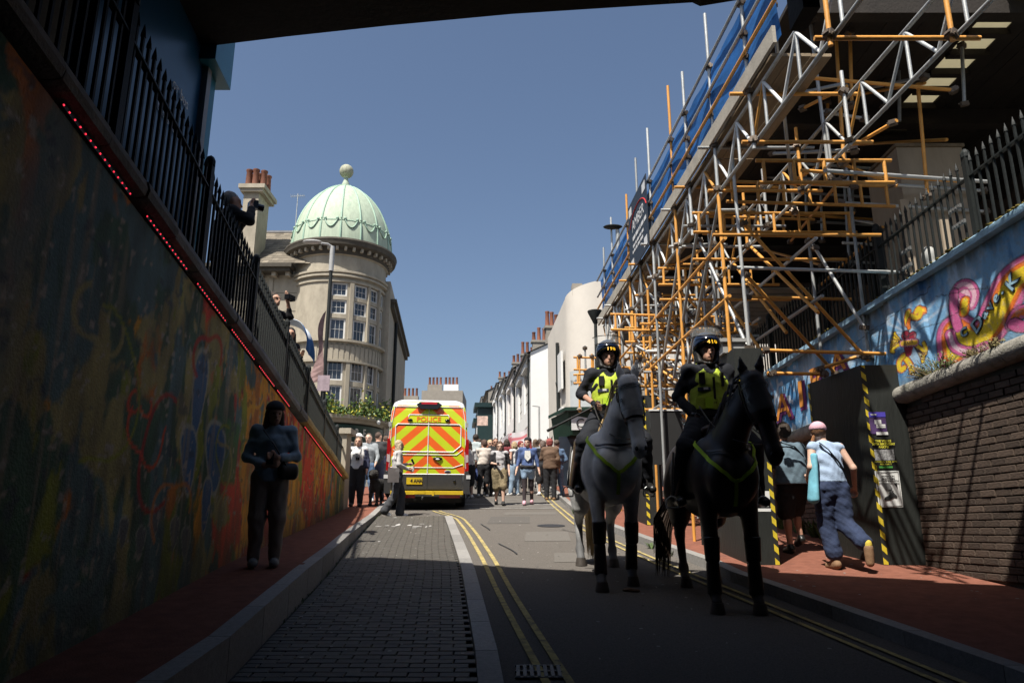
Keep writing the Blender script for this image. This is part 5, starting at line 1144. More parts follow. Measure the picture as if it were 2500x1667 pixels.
# terrace facing the street
def fx_(y): return .93 - .088 * (y - 36)
uF = Vector((-.088, 1, 0)); nF = Vector((-1, -.088, 0)).normalized()
m_gr2 = M('painted black green', (.012, .03, .03), .4, .2)
def house(label, y0, y1, mat, gz, eh, bay=True, gable=None, seed=0, chim=4):
    rg = random.Random(seed); t = thing('terraced_house', label, 'house', (fx_(y0), y0, gz), group='houses along the upper street'); W = y1 - y0
    zb, zt = gz - 1, gz + eh; b = MB()
    def F(y, z, d=0): return Vector((fx_(y), y, z)) + nF * d
    cols = [y0, y0 + W * .16, y0 + W * .42, y0 + W * .58, y0 + W * .84, y1]; rows = [zb, gz + .6, gz + 2.4, gz + 3.2, gz + 5.3, zt]
    for i in range(5):
        for j in range(5):
            hole = (i in (1, 3)) and (j in (1, 3))
            if not hole: b.quad(F(cols[i], rows[j]), F(cols[i], rows[j + 1]), F(cols[i + 1], rows[j + 1]), F(cols[i + 1], rows[j]))
            else:
                a0, a1, c0, c1 = cols[i], cols[i + 1], rows[j], rows[j + 1]
                for p, q in (((a0, c0), (a0, c1)), ((a0, c1), (a1, c1)), ((a1, c1), (a1, c0)), ((a1, c0), (a0, c0))): b.quad(F(*p), F(*q), F(*q, -.14), F(*p, -.14))
                sash(t, F(a0, c0, -.1), uF.normalized(), (0, 0, 1), (a1 - a0) * uF.length, c1 - c0, 2, 4, nF, .09)
    dpt = 8; b.quad(F(y0, zb), F(y0, zb) - nF * dpt, F(y0, zt) - nF * dpt, F(y0, zt)); b.quad(F(y1, zb), F(y1, zt), F(y1, zt) - nF * dpt, F(y1, zb) - nF * dpt)
    rz_ = zt + 1.9; mid = -nF * dpt / 2; b.add([F(y0, zt), F(y0, zt) - nF * dpt, F(y0, rz_) + mid], [(0, 1, 2)]); b.build('wall', mat, t)
    b = MB(); b.quad(F(y0 - .1, zt - .05, .2), F(y1 + .05, zt - .05, .2), F(y1 + .05, rz_ + .05) + mid, F(y0 - .1, rz_ + .05) + mid); b.quad(F(y0 - .1, rz_ + .05) + mid, F(y1 + .05, rz_ + .05) + mid, F(y1 + .05, zt) - nF * dpt, F(y0 - .1, zt) - nF * dpt); b.bar(F(y0 - .1, zt - .08, .24), F(y1, zt - .08, .24), .1, .1); ro = b.build('roof', m_roof, t)
    b = MB(); b.quad(F(y0, zt - .1, .19), F(y0, zt - .1), F(y1, zt - .1), F(y1, zt - .1, .19)); b.build('soffit', mat, t)
    b = MB(); b.bar(F(y0 + .1, gz + 5.6, .08), F(y1 - .1, gz + 5.6, .04), .12, .12); b.build('string_course', mat, t)
    if bay:
        for i in (1, 3):
            yc = (cols[i] + cols[i + 1]) / 2; w = (cols[i + 1] - cols[i]) * .7; q = MB(); A = [F(yc - w, gz + 5.35), F(yc - w * .6, gz + 5.35, .16), F(yc + w * .6, gz + 5.35, .16), F(yc + w, gz + 5.35)]; B = [v + Vector((0, 0, .26)) for v in A]; n = 4
            q.add(A + B, [(0, 1, 2, 3), (7, 6, 5, 4)] + [(k, k + n, k + 1 + n, k + 1) for k in range(3)]); q.build('window_hood', mat, t)
    b = MB(); b.tube(F(y0 + .12, gz, .1), F(y0 + .12, zt - .2, .1), .05, 6); b.build('drainpipe', m_iron, t)
    if chim:
        cc = MB(); c = F(y1 - .4, rz_) + mid * .6; cc.obox(c + Vector((0, 0, .1)), -nF * .65, uF * .25, (0, 0, 1.2)); cc.obox(c + Vector((0, 0, 1.35)), -nF * .75, uF * .32, (0, 0, .08)); co = cc.build('chimney', m_greyr, ro)
        for k in range(chim): share('chimney_pot', pme, co, Matrix.Translation(c + nF * (.55 - 1.1 * k / max(1, chim - 1)) + Vector((0, 0, 1.42))) @ Matrix.Diagonal((.95, .95, rg.uniform(.7, 1.3), 1)))
    return t
hs = [('white terraced house with a broad plain gable beside the cream building', 36, 43.5, m_white, 4.2, 5.9, True, 5), ('white terraced house second up the street, with twin window hoods', 43.6, 50.5, m_pinkw, 5.0, 6.0, True, 4), ('white terraced house third up the street, beside a thin drainpipe', 50.6, 58, m_white, 5.8, 6.0, True, 4), ('white terraced house at the end of the nearer row', 58.1, 66, m_white, 6.7, 6.2, True, 4),
      ('grey gabled house behind the dark green shop front', 74, 84, m_greyr, 8.6, 6.6, False, 3), ('white narrow house furthest up the street beside the van', 84.2, 100, m_white, 9.8, 6.6, False, 3)]
for i, (lb, a, c, mt, g, e, by_, chn) in enumerate(hs): house(lb, a, c, mt, g, e, by_, seed=i, chim=chn)
t = thing('shop_front', 'dark green pub front with stepped bay and hanging sign', 'shop front', (fx_(67), 67, gr(67)))
for (y, w, d, z0, z1) in ((68, 1.6, .9, gr(68), 12.2), (71, 1.8, .9, gr(70), 11.2)):
    b = MB(); c = Vector((fx_(y), y, (z0 + z1) / 2)); b.obox(c + nF * d / 2, uF * w, nF * d, (0, 0, (z1 - z0) / 2)); b.build('bay', m_gr2, t); b = MB(); b.obox(c + nF * d / 2 + Vector((0, 0, (z1 - z0) / 2 + .2)), uF * (w + .3), nF * (d + .3), (0, 0, .198)); b.build('bay_cornice', m_gr2, t); b = MB(); b.obox(c + nF * (d * 1.5 + .02) + Vector((0, 0, -.4)), uF * .5, nF * .02, (0, 0, .9)); b.build('bay_window', m_sash, t)
b = MB(); q_ = P(1178, 1027, 62); b.obox(q_, (.45, 0, 0), (0, 0, .4), (0, .04, 0)); b.build('hanging_sign', M('sign red cream', (.5, .36, .3), .7, .6, 4), t)
# far blocks closing the view
for i, (lb, px0, px1, py, y, mt, pots) in enumerate((('long grey rendered block with rows of chimney pots closing the street', 1030, 1130, 940, 118, m_greyr, 7), ('small far roof with chimney pots just left of the grey block', 985, 1034, 968, 112, m_greyr, 4))):
    a, c = P(px0, py, y), P(px1, py, y); t = thing('far_building', lb, 'building', (a.x, y, 10)); MB().box(a.x, c.x, y, y + 10, 8, a.z - .9).build('wall', mt, t)
    for k in range(2 if i == 0 else 1):
        q = a.lerp(c, .3 + .4 * k); co = MB().box(q.x - 1.2, q.x + 1.2, y + 1, y + 2, a.z - .9, a.z + .3).build('chimney', m_greyr if k == 0 else m_white, t)
        for m in range(4): share('chimney_pot', pme, co, Matrix.Translation((q.x - .9 + m * .6, y + 1.5, a.z + .3)) @ Matrix.Diagonal((1.4, 1.4, 1.6, 1)))
p = P(1316, 992, 33); t = thing('lamp_post', 'thin grey lamp post in front of the white gable', 'lamp post', (p.x, 33, gr(33))); b = MB(); b.tube((p.x, 33, gr(33)), (p.x, 33, p.z), .04, 6); b.tube((p.x, 33, p.z), (p.x - .3, 33, p.z + .03), .03, 6); b.build('pole', m_lamp, t)
# ------------------------------------------------------------------ police van (local: rear face at y=0, front +y, x right)
m_vw = M('van white', (.72, .73, .72), .3, .04, coat=.5); m_vd = M('van plastic', (.035, .035, .036), .6, .15, 10, .15, 80); m_vy = M('van step yellow', (.62, .42, .02), .5, .12); m_vr = M('tail lamp red', (.35, .01, .012), .15, .1, coat=.6); m_tyre = M('tyre', (.02, .02, .02), .8, .2); m_vb = M('van black gloss', (.01, .01, .01), .15, .05); m_plate = M('plate yellow', (.62, .44, .02), .4, .04); m_orl = M('police orange', (.75, .16, .02), .4, .05)
ch = bpy.data.materials.new('chevron vinyl'); ch.use_nodes = True; n = ch.node_tree.nodes; L = ch.node_tree.links; bs = n['Principled BSDF']; bs.inputs['Roughness'].default_value = .35; bs.inputs['Coat Weight'].default_value = .25
tc = n.new('ShaderNodeTexCoord'); sp = n.new('ShaderNodeSeparateXYZ'); L.new(tc.outputs['Object'], sp.inputs[0])
ab = n.new('ShaderNodeMath'); ab.operation = 'ABSOLUTE'; L.new(sp.outputs[0], ab.inputs[0]); mu = n.new('ShaderNodeMath'); mu.operation = 'MULTIPLY'; mu.inputs[1].default_value = .88; L.new(ab.outputs[0], mu.inputs[0])
ad = n.new('ShaderNodeMath'); L.new(mu.outputs[0], ad.inputs[0]); L.new(sp.outputs[2], ad.inputs[1]); dv = n.new('ShaderNodeMath'); dv.operation = 'DIVIDE'; dv.inputs[1].default_value = .455; L.new(ad.outputs[0], dv.inputs[0])
fr_ = n.new('ShaderNodeMath'); fr_.operation = 'FRACT'; L.new(dv.outputs[0], fr_.inputs[0]); gt = n.new('ShaderNodeMath'); gt.operation = 'GREATER_THAN'; gt.inputs[1].default_value = .5; L.new(fr_.outputs[0], gt.inputs[0])
nz = n.new('ShaderNodeTexNoise'); nz.inputs['Scale'].default_value = 3; L.new(tc.outputs['Object'], nz.inputs[0]); mr = n.new('ShaderNodeMapRange'); mr.inputs[3].default_value = .9; mr.inputs[4].default_value = 1.08; L.new(nz.outputs[0], mr.inputs[0])
mx = n.new('ShaderNodeMix'); mx.data_type = 'RGBA'; mx.inputs[6].default_value = (.52, .62, .02, 1); mx.inputs[7].default_value = (.78, .13, .02, 1); L.new(gt.outputs[0], mx.inputs[0]); m2 = n.new('ShaderNodeMix'); m2.data_type = 'RGBA'; m2.blend_type = 'MULTIPLY'; m2.inputs[0].default_value = 1; L.new(mx.outputs[2], m2.inputs[6]); L.new(mr.outputs[0], m2.inputs[7]); L.new(m2.outputs[2], bs.inputs['Base Color'])
m_vyg = M('police yellow', (.55, .60, .02), .4, .04)
VL = P(1041, 1240, 18.3); van = thing('police_van', 'white police van with lime and orange chevrons on its rear doors', 'van', (VL.x, 18.3, gr(18.3)), math.atan(.117), world=False)
VS = .105
# body: loft of rounded sections
def vsec(z):  # half width, rear y at height z
    return np.interp(z, [.45, .9, 1.5, 2.0, 2.45, 2.62, 2.68], [.99, 1.0, .985, .955, .915, .85, .70]), np.interp(z, [.45, 1.3, 2.0, 2.5, 2.62, 2.68], [.0, .0, .05, .12, .2, .34])
b = MB(); zs = [.5, .9, 1.3, 1.7, 2.1, 2.4, 2.52, 2.6, 2.65, 2.68]; rings = []
for z in zs:
    w, yr = vsec(z); w = float(w); yr = float(yr); e = .10; yf = 5.6 if z < 1.2 else 5.6 - (z - 1.2) * 1.0; R = []
    for (cx, cy, a0) in ((-w + e, yr + e, pi), (w - e, yr + e, 1.5 * pi), (w - e, yf - e, 0), (-w + e, yf - e, .5 * pi)):
        for k in range(5): a = a0 + pi / 2 * k / 4; R.append((cx + e * math.cos(a), cy + e * math.sin(a), z + VS * cy * .0))
    rings.append(R)
nr = len(rings[0]); b.add([p for R in rings for p in R], [(i * nr + j, i * nr + (j + 1) % nr, (i + 1) * nr + (j + 1) % nr, (i + 1) * nr + j) for i in range(len(zs) - 1) for j in range(nr)] + [tuple(range((len(zs) - 1) * nr, len(zs) * nr)), tuple(range(nr - 1, -1, -1))])
body = b.build('body', m_vw, van, smooth=40)
# rear skin follows the body, 4 mm proud
def rp_(x, z, d=.006): w, yr = vsec(z); return (x, float(yr) - d, z)
def rpatch(name, x0f, x1f, z0, z1, mat, d=.006, nz=10, parent=van):
    b = MB(); zz_ = np.linspace(z0, z1, nz)
    for sgn in (0,): b.strip([rp_(x1f(z), z, d) for z in zz_], [rp_(x0f(z), z, d) for z in zz_])
    return b.build(name, mat, parent)
hw = lambda z: float(vsec(z)[0])
rpatch('chevron_door', lambda z: -hw(z) + .1, lambda z: -.008, .86, 2.635, ch, nz=16); rpatch('chevron_door', lambda z: .008, lambda z: hw(z) - .1, .86, 2.635, ch, nz=16)
rpatch('side_strip', lambda z: -hw(z) + .015, lambda z: -hw(z) + .095, 1.42, 2.5, ch, .004); rpatch('side_strip', lambda z: hw(z) - .095, lambda z: hw(z) - .015, 1.42, 2.5, ch, .004)
def rline(pts, r=.011, name='door_seam', mat=None, d=.012):
    b = MB(); P_ = []
    for (x0, z0), (x1, z1) in zip(pts[:-1], pts[1:]):
        for k in range(7): P_.append(rp_(x0 + (x1 - x0) * k / 6, z0 + (z1 - z0) * k / 6, d))
    b.path(P_, r, 4); b.build(name, mat or m_vw, van)
rline([(0, .87), (0, 2.55)], .012)
rline([(-.76, 1.42), (-.80, 1.55), (-.80, 2.02), (-.75, 2.07), (.75, 2.07), (.80, 2.02), (.80, 1.55), (.62, 1.40), (-.62, 1.40), (-.76, 1.42)], .013, 'window_surround'); rline([(-.85, 1.45), (-.70, 1.33), (.70, 1.33), (.85, 1.45)], .008); rline([(-.9, 1.02), (.62, 1.02), (.86, 1.1)], .008); rline([(-.90, .86), (.90, .86)], .014)
rline([(-.93, 1.0), (-.90, 2.1), (-.84, 2.5), (.84, 2.5), (.90, 2.1), (.93, 1.0)], .009)
rpatch('rear_glass', lambda z: -.77, lambda z: .77, 2.03, 2.065, m_vd, .009, 3)
# police sign panel, lamps
rpatch('sign_panel', lambda z: -.50, lambda z: .50, 2.115, 2.29, m_vyg, .02, 4); rline([(-.50, 2.24), (-.48, 2.30), (.48, 2.30), (.50, 2.24)], .012, 'panel_trim', None, .022)
text('lettering', 'POLICE', .165, frame(rp_(0, 2.19, .026), (1, 0, 0), (0, .13, 1), (0, -1, .13)), m_orl, van, .002, sx_=1.12, bold=.002)
for s in (-1, 1):
    b = MB(); b.ell(rp_(s * .46, 2.17, .03), (.065, .03, .035), 10, 6); b.build('sign_lamp', m_vb, van, smooth=60)
b = MB(); b.prism([(-.32, .03), (-.22, .10), (.22, .10), (.32, .03), (.2, -.075), (-.2, -.075)], (0, .075, 2.51), (1, 0, 0), (0, .2, 1), (0, -.05, .01)); b.build('brake_light_pod', m_vb, van); b = MB(); b.prism([(-.2, .085), (.2, .085), (.19, .035), (-.19, .035)], (0, .022, 2.525), (1, 0, 0), (0, .2, 1), (0, -.008, 0)); b.build('high_brake_light', m_vr, van)
b = MB(); b.ell((.24, -.02, 1.235), (.12, .03, .045), 14, 6); b.build('door_handle', m_vb, van, smooth=60); b = MB(); b.ell((.24, -.045, 1.225), (.05, .012, .022), 12, 5); b.build('handle_plate', m_vw, van, smooth=60)
b = MB(); b.ell((.49, -.012, .925), (.082, .012, .036), 18, 6); b.build('badge_rim', m_lamp, van, smooth=60); b = MB(); b.ell((.49, -.02, .925), (.066, .012, .027), 18, 6); b.build('badge', M('badge blue black', (.02, .025, .05), .2, .05), van, smooth=60)
# lower plastics, plate, step
b = MB(); b.box(-.86, .86, -.02, .2, .5, .852); b.build('lower_door_panel', m_vd, van); 
for s in (-1, 1):
    b = MB(); b.prism([(s * .84, .40), (s * 1.03, .40), (s * 1.035, .85), (s * .99, .92), (s * .9, .9), (s * .86, .62)], (0, -.06, 0), (1, 0, 0), (0, 0, 1), (0, .9, 0)); b.build('bumper_corner', m_vd, van)
    b = MB(); b.prism([(s * .905, .93), (s * 1.0, .95), (s * .99, 1.72), (s * .93, 1.70), (s * .9, 1.5)], (0, -.015, 0), (1, 0, 0), (0, 0, 1), (0, .22, 0)); tl2 = b.build('tail_light', m_vr, van); b = MB(); b.prism([(s * .915, 1.14), (s * .992, 1.16), (s * .985, 1.34), (s * .915, 1.32)], (0, -.02, 0), (1, 0, 0), (0, 0, 1), (0, .02, 0)); b.build('indicator_lens', M('clear lens', (.5, .42, .4), .15, .2), tl2)
    b = MB(); b.obox((s * .995, -.065, .80), (.05, 0, 0), (0, 0, .045), (0, .006, 0)); b.build('corner_plate', m_paper, van); b = MB(); b.obox((s * (hw(2.1) - .005), .06, 2.06), (.035, 0, 0), (0, 0, .055), (0, .04, 0)); b.build('hinge_light', m_lamp, van)
    for y, nm in ((1.05, 'wheel'), (4.55, 'wheel')):
        b = MB()
        prw = [(.18, -.11), (.33, -.115), (.35, -.08), (.35, .08), (.33, .115), (.18, .11)]; c = Vector((s * .86, y, .35)); k = 20
        vs = [c + Vector((h_, r_ * math.cos(2 * pi * i / k), r_ * math.sin(2 * pi * i / k))) for i in range(k) for r_, h_ in prw]; b.add(vs, [(i * 6 + j, ((i + 1) % k) * 6 + j, ((i + 1) % k) * 6 + j + 1, i * 6 + j + 1) for i in range(k) for j in range(5)]); wo_ = b.build('wheel', m_tyre, van, smooth=40); b = MB(); b.tube(c + Vector((-.1, 0, 0)), c + Vector((.1, 0, 0)), .185, 14); b.build('rim', m_lamp, wo_)
b = MB(); b.box(-.87, .87, -.17, -.045, .385, .465); b.box(-.3, -.05, -.185, -.165, .395, .47); b.box(.12, .17, -.185, -.165, .36, .47); b.build('rear_step', m_vy, van); b = MB(); b.box(.3, .8, -.10, -.05, .30, .38); b.box(-.55, -.28, -.10, -.05, .30, .38); b.build('reflector', m_vr, van); b = MB(); b.box(-.9, .9, .0, 5.3, .30, .5); b.tube((-.1, -.02, .28), (-.1, -.2, .28), .03, 8); b.ell((-.1, -.22, .31), (.028, .028, .035), 8, 6); b.ell((-.28, -.06, .27), (.05, .03, .04), 8, 6); b.box(-.86, .86, .3, 1.6, .16, .3); b.build('underbody', m_vd, van)
b = MB(); b.box(-.50, -.12, -.035, -.021, .62, .78); b.build('number_plate', m_plate, van); text('plate_text', '4 AHA', .125, frame((-.26, -.040, .70), (1, 0, 0), (0, 0, 1), (0, -1, 0)), m_ink, van, .002, sx_=.8, bold=.004)
b = MB(); b.ell((.66, -.03, .70), (.035, .02, .035), 8, 6); b.build('sensor', m_vb, van); b = MB(); b.box(-.002, .002, -.024, -.019, .5, .85); b.build('door_gap', m_vb, van)
van.rotation_euler.x = math.atan(VS)
b = MB(); b.box(-1.28, -1.0, 4.3, 4.42, 1.5, 1.9); b.build('mirror', m_vd, van); b = MB(); b.box(-.6, .6, 3.6, 3.9, 2.68, 2.78); b.build('light_bar', M('blue lamp', (.02, .06, .4), .2, .1), van)
# ------------------------------------------------------------------ people
def skinm(c): return M('skin %02d%02d%02d' % tuple(int(99 * x) for x in c), c, .55, .12, 25, .1, 120, spec=.35)
SK = (.50, .29, .20); SK2 = (.40, .22, .15); SK3 = (.56, .36, .27)
def cloth(name, c, var=.18, **k): return M('cloth ' + name, c, .88, var, 12, .25, 90, **k)
def V3(*a): return np.array(a, float)
BASE = dict(pel=(0, 0, .94), wai=(0, .01, 1.08), che=(0, .01, 1.27), nek=(0, .01, 1.45), hed=(0, -.025, 1.585),
            hip_l=(.088, 0, .90), hip_r=(-.088, 0, .90), kne_l=(.10, -.02, .49), kne_r=(-.10, -.02, .49), ank_l=(.105, .02, .085), ank_r=(-.105, .02, .085),
            sho_l=(.172, .01, 1.40), sho_r=(-.172, .01, 1.40), elb_l=(.235, .03, 1.12), elb_r=(-.235, .03, 1.12), wri_l=(.25, -.06, .89), wri_r=(-.25, -.06, .89))
def lerp(a, b, t): return a + (b - a) * t
def fingers(w, d, side, out, s=1.0, curl=.6):
    """hand: palm and five fingers from wrist w along d; side = across the palm towards the thumb; out = palm normal (fingers curl that way)"""
    w, d, side, out = [np.array(x, float) for x in (w, d, side, out)]; d = d / np.linalg.norm(d); side = side - d * (side @ d); side /= np.linalg.norm(side); out = np.cross(d, side) * np.sign(np.cross(d, side) @ out + 1e-9)
    pr = [('k', w + d * .015 * s, w + d * .075 * s, (.030 * s, .016 * s), (.036 * s, .014 * s), side)]
    for i, (o, ln) in enumerate(((.028, .068), (.0095, .076), (-.0095, .071), (-.028, .056))):
        a = w + d * .08 * s + side * o * s; b = a + (d * math.cos(curl * .6) + out * math.sin(curl * .6)) * ln * .5 * s; c = b + (d * math.cos(curl * 1.6) + out * math.sin(curl * 1.6)) * ln * .55 * s
        pr += [('c', a, b, .0092 * s, .0085 * s), ('c', b, c, .0085 * s, .007 * s)]
    a = w + d * .03 * s + side * .028 * s; b = a + (d * .7 + side * .7) * .04 * s; pr += [('c', a, b, .012 * s, .010 * s), ('c', b, b + (d * .9 + out * .5) * .033 * s, .010 * s, .008 * s)]
    return pr
def rotz(a): c, s = math.cos(a), math.sin(a); return np.array([[c, -s, 0], [s, c, 0], [0, 0, 1]])
def rotx(a): c, s = math.cos(a), math.sin(a); return np.array([[1, 0, 0], [0, c, -s], [0, s, c]])
def person(label, loc, rz, h=1.70, pose={}, skin=SK, hair=(.05, .03, .02), hstyle='short', top=None, sleeve=1.6, topm=None, legm=None, leglen=1.0, loose=1.0, shoem=None, vox=.02, det=False, yaw=0., nod=0., fat=1., hem=.88, tloose=1.0, cat='person', group=None, flare=0., name='person', hairm=None, hand={}, waist=1.02, nohair=False):
    if not pose:                                       # idle people: everyone stands a little differently
        rp0 = random.Random(sum(map(ord, label))); pose = {}
        w0 = rp0.choice((-1, 1)); pose['ank_l'] = (.105 + rp0.uniform(0, .05), rp0.uniform(-.08, .08), .085); pose['ank_r'] = (-.105 - rp0.uniform(0, .05), rp0.uniform(-.08, .08), .085); pose['pel'] = (.025 * w0, 0, .94); pose['che'] = (-.01 * w0, rp0.uniform(-.03, .02), 1.27)
        yaw = yaw or rp0.uniform(-.7, .7); nod = nod or rp0.uniform(-.05, .35)
        for s_, g_ in (('l', 1), ('r', -1)):
            m_ = rp0.randrange(4)
            if m_ == 1: pose['elb_' + s_] = (.27 * g_, .07, 1.14); pose['wri_' + s_] = (.16 * g_, -.12, 1.0)
            if m_ == 2: pose['elb_' + s_] = (.23 * g_, -.03, 1.14); pose['wri_' + s_] = (.10 * g_, -.25, 1.22)
            if m_ == 3: pose['elb_' + s_] = (.25 * g_, -.06, 1.13); pose['wri_' + s_] = (.2 * g_, -.2, .95)
    J = {k: np.array(pose.get(k, v), float) for k, v in BASE.items()}
    t = thing(name, label, cat, loc, rz, group, world=False, scale=h / 1.70)
    X = V3(1, 0, 0); sk = skinm(skin); f = fat
    HR = rotz(yaw) @ rotx(nod); hc = J['hed']
    def hp(x, y, z): return hc + HR @ V3(x, y, z)
    torso = lambda g: [('k', J['pel'], J['wai'], (.155 * f * g, .115 * f * g), (.135 * f * g, .10 * f * g), X), ('k', J['wai'], J['che'], (.135 * f * g, .10 * f * g), (.158 * f * g, .115 * f * g), X), ('k', J['che'], lerp(J['che'], J['nek'], .8), (.155 * f * g, .108 * f * g), (.09 * g, .07 * g), X), ('c', lerp(J['che'], J['nek'], .62), J['sho_l'], .075 * g, .062 * g), ('c', lerp(J['che'], J['nek'], .62), J['sho_r'], .075 * g, .062 * g)]
    pr = torso(.93)
    pr += [('c', J['nek'] - V3(0, 0, .04), lerp(J['nek'], hc, .75), .056, .05)]
    pr += [('e', hp(0, .012, .022), (.074, .094, .095), HR), ('e', hp(0, -.022, -.045), (.056, .066, .062), HR), ('e', hp(0, -.075, -.085), (.028, .022, .022), HR), ('c', hp(0, -.088, .012), hp(0, -.112, -.024), .011, .015), ('e', hp(.075, .012, -.005), (.012, .022, .032), HR), ('e', hp(-.075, .012, -.005), (.012, .022, .032), HR), ('e', hp(0, -.072, .034), (.052, .022, .014), HR), ('e', hp(0, -.087, -.056), (.024, .012, .012), HR)]
    for s in 'lr':
        hi, kn, an, sh, el, wr_ = [J[k + '_' + s] for k in ('hip', 'kne', 'ank', 'sho', 'elb', 'wri')]
        ft = np.array(pose.get('toe_' + s, an + V3(0, -.15, -.055)), float)
        pr += [('c', hi, kn, .083 * f, .054), ('c', kn, an, .052, .036), ('e', lerp(kn, an, .3) + V3(0, .018, 0), (.052, .055, .10)), ('c', an + V3(0, 0, -.03), ft, .036, .03), ('c', sh, el, .05 * f, .038), ('c', el, wr_, .038, .027)]
        sg = 1 if s == 'l' else -1
        if det:
            dd = hand.get('d_' + s, wr_ - el); pr += fingers(wr_, dd, hand.get('side_' + s, (-.2 * sg, -1, 0)), hand.get('out_' + s, (-sg, 0, 0)), 1., hand.get('curl_' + s, .55))
        else:
            dd = (wr_ - el) / np.linalg.norm(wr_ - el); pr += [('k', wr_, wr_ + dd * .13, (.036, .02), (.026, .016), (0, 1, 0.01)), ('c', wr_ + dd * .03, wr_ + dd * .08 + V3(-.01 * sg, -.03, 0), .014, .01)]
    body = blob('body', pr, vox, sk, t, k=.022 if det else .03, sm=1)
    if det:
        b = MB()
        for s in (-1, 1): q = hp(s * .031, -.083, .012); b.ell(q, (.012, .008, .008), 8, 6)
        b.build('eyes', M('eye dark', (.02, .015, .012), .2, 0), t); b = MB(); b.ell(hp(0, -.098, -.058), (.024, .006, .005), 8, 4); b.build('mouth', M('lip', (.25, .09, .08), .5, .05), t)
    else:
        b = MB()
        for s in (-1, 1): b.ell(hp(s * .031, -.086, .016), (.016, .009, .009), 6, 4)
        b.build('eyes', M('eye dark', (.02, .015, .012), .2, 0), t)
    if topm:
        g = tloose; tp = torso(1.10 * g); cuts = []
        for s in 'lr':
            sh, el, wr_ = [J[k + '_' + s] for k in ('sho', 'elb', 'wri')]
            if sleeve > 0: tp.append(('c', sh, lerp(sh, el, min(1, sleeve)), .062 * g * f, (.056 if sleeve < 1 else .050) * g))
            if sleeve > 1: tp.append(('c', el, lerp(el, wr_, sleeve - 1), .050 * g, .039 * g))
        tp.append(('k', V3(0, 0, hem) + V3(J['pel'][0], J['pel'][1], 0), J['wai'], (.165 * f * g, .125 * f * g), (.14 * f * g, .108 * f * g), X))
        cuts = [((0, 0, hem - .02), (0, 0, -1))]
        blob('top', tp, vox * (.75 if det else 1), topm, t, k=.03, cuts=cuts, wr=(.009, 20) if det else (.011, 17), seed=sum(map(ord, label)) % 97)
    if legm:
        tp = [('k', J['pel'] + V3(0, 0, -.06), J['wai'] - V3(0, 0, .04), (.165 * f, .125 * f), (.142 * f, .108 * f), X)]; L = loose
        for s in 'lr':
            hi, kn, an = [J[k + '_' + s] for k in ('hip', 'kne', 'ank')]
            if leglen <= .5: tp.append(('c', hi, lerp(hi, kn, leglen * 2), .104 * f * L, .088 * L * f))
            else:
                tp += [('c', hi, kn, .102 * f * L, .078 * L), ('c', kn, lerp(kn, an, (leglen - .5) * 2), .078 * L, (.056 + flare) * L)]
        blob('trousers' if leglen > .6 else 'shorts', tp, vox * (.75 if det else 1), legm, t, k=.03, cuts=[((0, 0, waist), (0, 0, 1))], wr=(.009, 20), seed=sum(map(ord, label)) % 89)
    if shoem:
        for s in 'lr':
            an = J['ank_' + s]; ft = np.array(pose.get('toe_' + s, an + V3(0, -.15, -.055)), float); hl = an + (an - ft) * .22 + V3(0, 0, -.045); hl[2] = hl[2] if pose.get('toe_' + s) is not None else min(hl[2], .05)
            blob('shoe', [('c', hl, ft, .045, .038), ('c', an, an + V3(0, 0, -.05), .047, .047), ('c', lerp(hl, ft, .5), ft, .046, .042)], vox * .8, shoem, t, k=.02)
    if not nohair:
        hm = hairm or M('hair %02d%02d%02d' % tuple(int(99 * x) for x in hair), hair, .6, .45, 40, .6, 120, stretch=(3, 3, .5))
        hh = [('e', hp(0, .028, .038), (.086, .098, .098), HR)]; face = [('e', hp(0, -.125, -.02), (.07, .085, .115), HR)]
        if hstyle in ('long', 'flow'):
            dn = V3(0, 0, -1); ln = .22 if hstyle == 'long' else .3
            for s in (-1, 1): hh.append(('c', hp(s * .062, .025, .0), hp(s * .082, .03, 0) + dn * ln, .042, .035))
            hh.append(('k', hp(0, .06, .0), hp(0, .075, 0) + dn * ln, (.085, .04), (.09, .03), HR @ V3(1, 0, 0)))
        if hstyle == 'bun': hh.append(('e', hp(0, .095, .075), (.05, .05, .05)))
        if hstyle == 'bob': hh += [('c', hp(.065, .02, .01), hp(.075, .02, -.08), .04, .035), ('c', hp(-.065, .02, .01), hp(-.075, .02, -.08), .04, .035), ('e', hp(0, .06, -.03), (.085, .055, .08), HR)]
        if hstyle == 'crop': hh = [('e', hp(0, .024, .030), (.079, .094, .096), HR)]
        if hstyle == 'curly': hh = [('e', hp(0, .03, .04), (.098, .105, .1), HR), ('e', hp(0, .05, -.02), (.09, .075, .08), HR)]
        blob('hair', hh, min(vox, .014) if det else .016, hm, t, k=.025, holes=face, wr=(.010 if hstyle in ('curly', 'flow', 'long', 'bob') else .004, 55), seed=sum(map(ord, label)) % 71)
    t['_'] = 0; del t['_']
    return t, J, hp, HR
def cap(t, hp, HR, mat, peak=True, vox=.012, back=False):
    pr = [('e', hp(0, .018, .060), (.100, .118, .092), HR)]; s = 1 if back else -1
    o = blob('cap', pr, vox, mat, t, k=.02, cuts=[(hp(0, 0, .045), HR @ V3(0, -.12, -1))])
    if peak:
        b = MB(); A = [hp(.075 * math.sin(a), s * (.085 + .085 * math.cos(a)), .062 - .02 * math.cos(a)) for a in np.linspace(-pi / 2, pi / 2, 9)]; b.add([Vector(p) for p in A] + [Vector(p) + Vector((0, 0, .008)) for p in A], [tuple(range(9)), tuple(range(17, 8, -1))] + [(i, i + 9, i + 10, i + 1) for i in range(8)]); b.build('cap_peak', mat, t)
def strap(t, pts, w, mat, name='strap'):
    b = MB(); b.path([Vector(p) for p in pts], w, 6, flat=(1, .35)); b.build(name, mat, t)
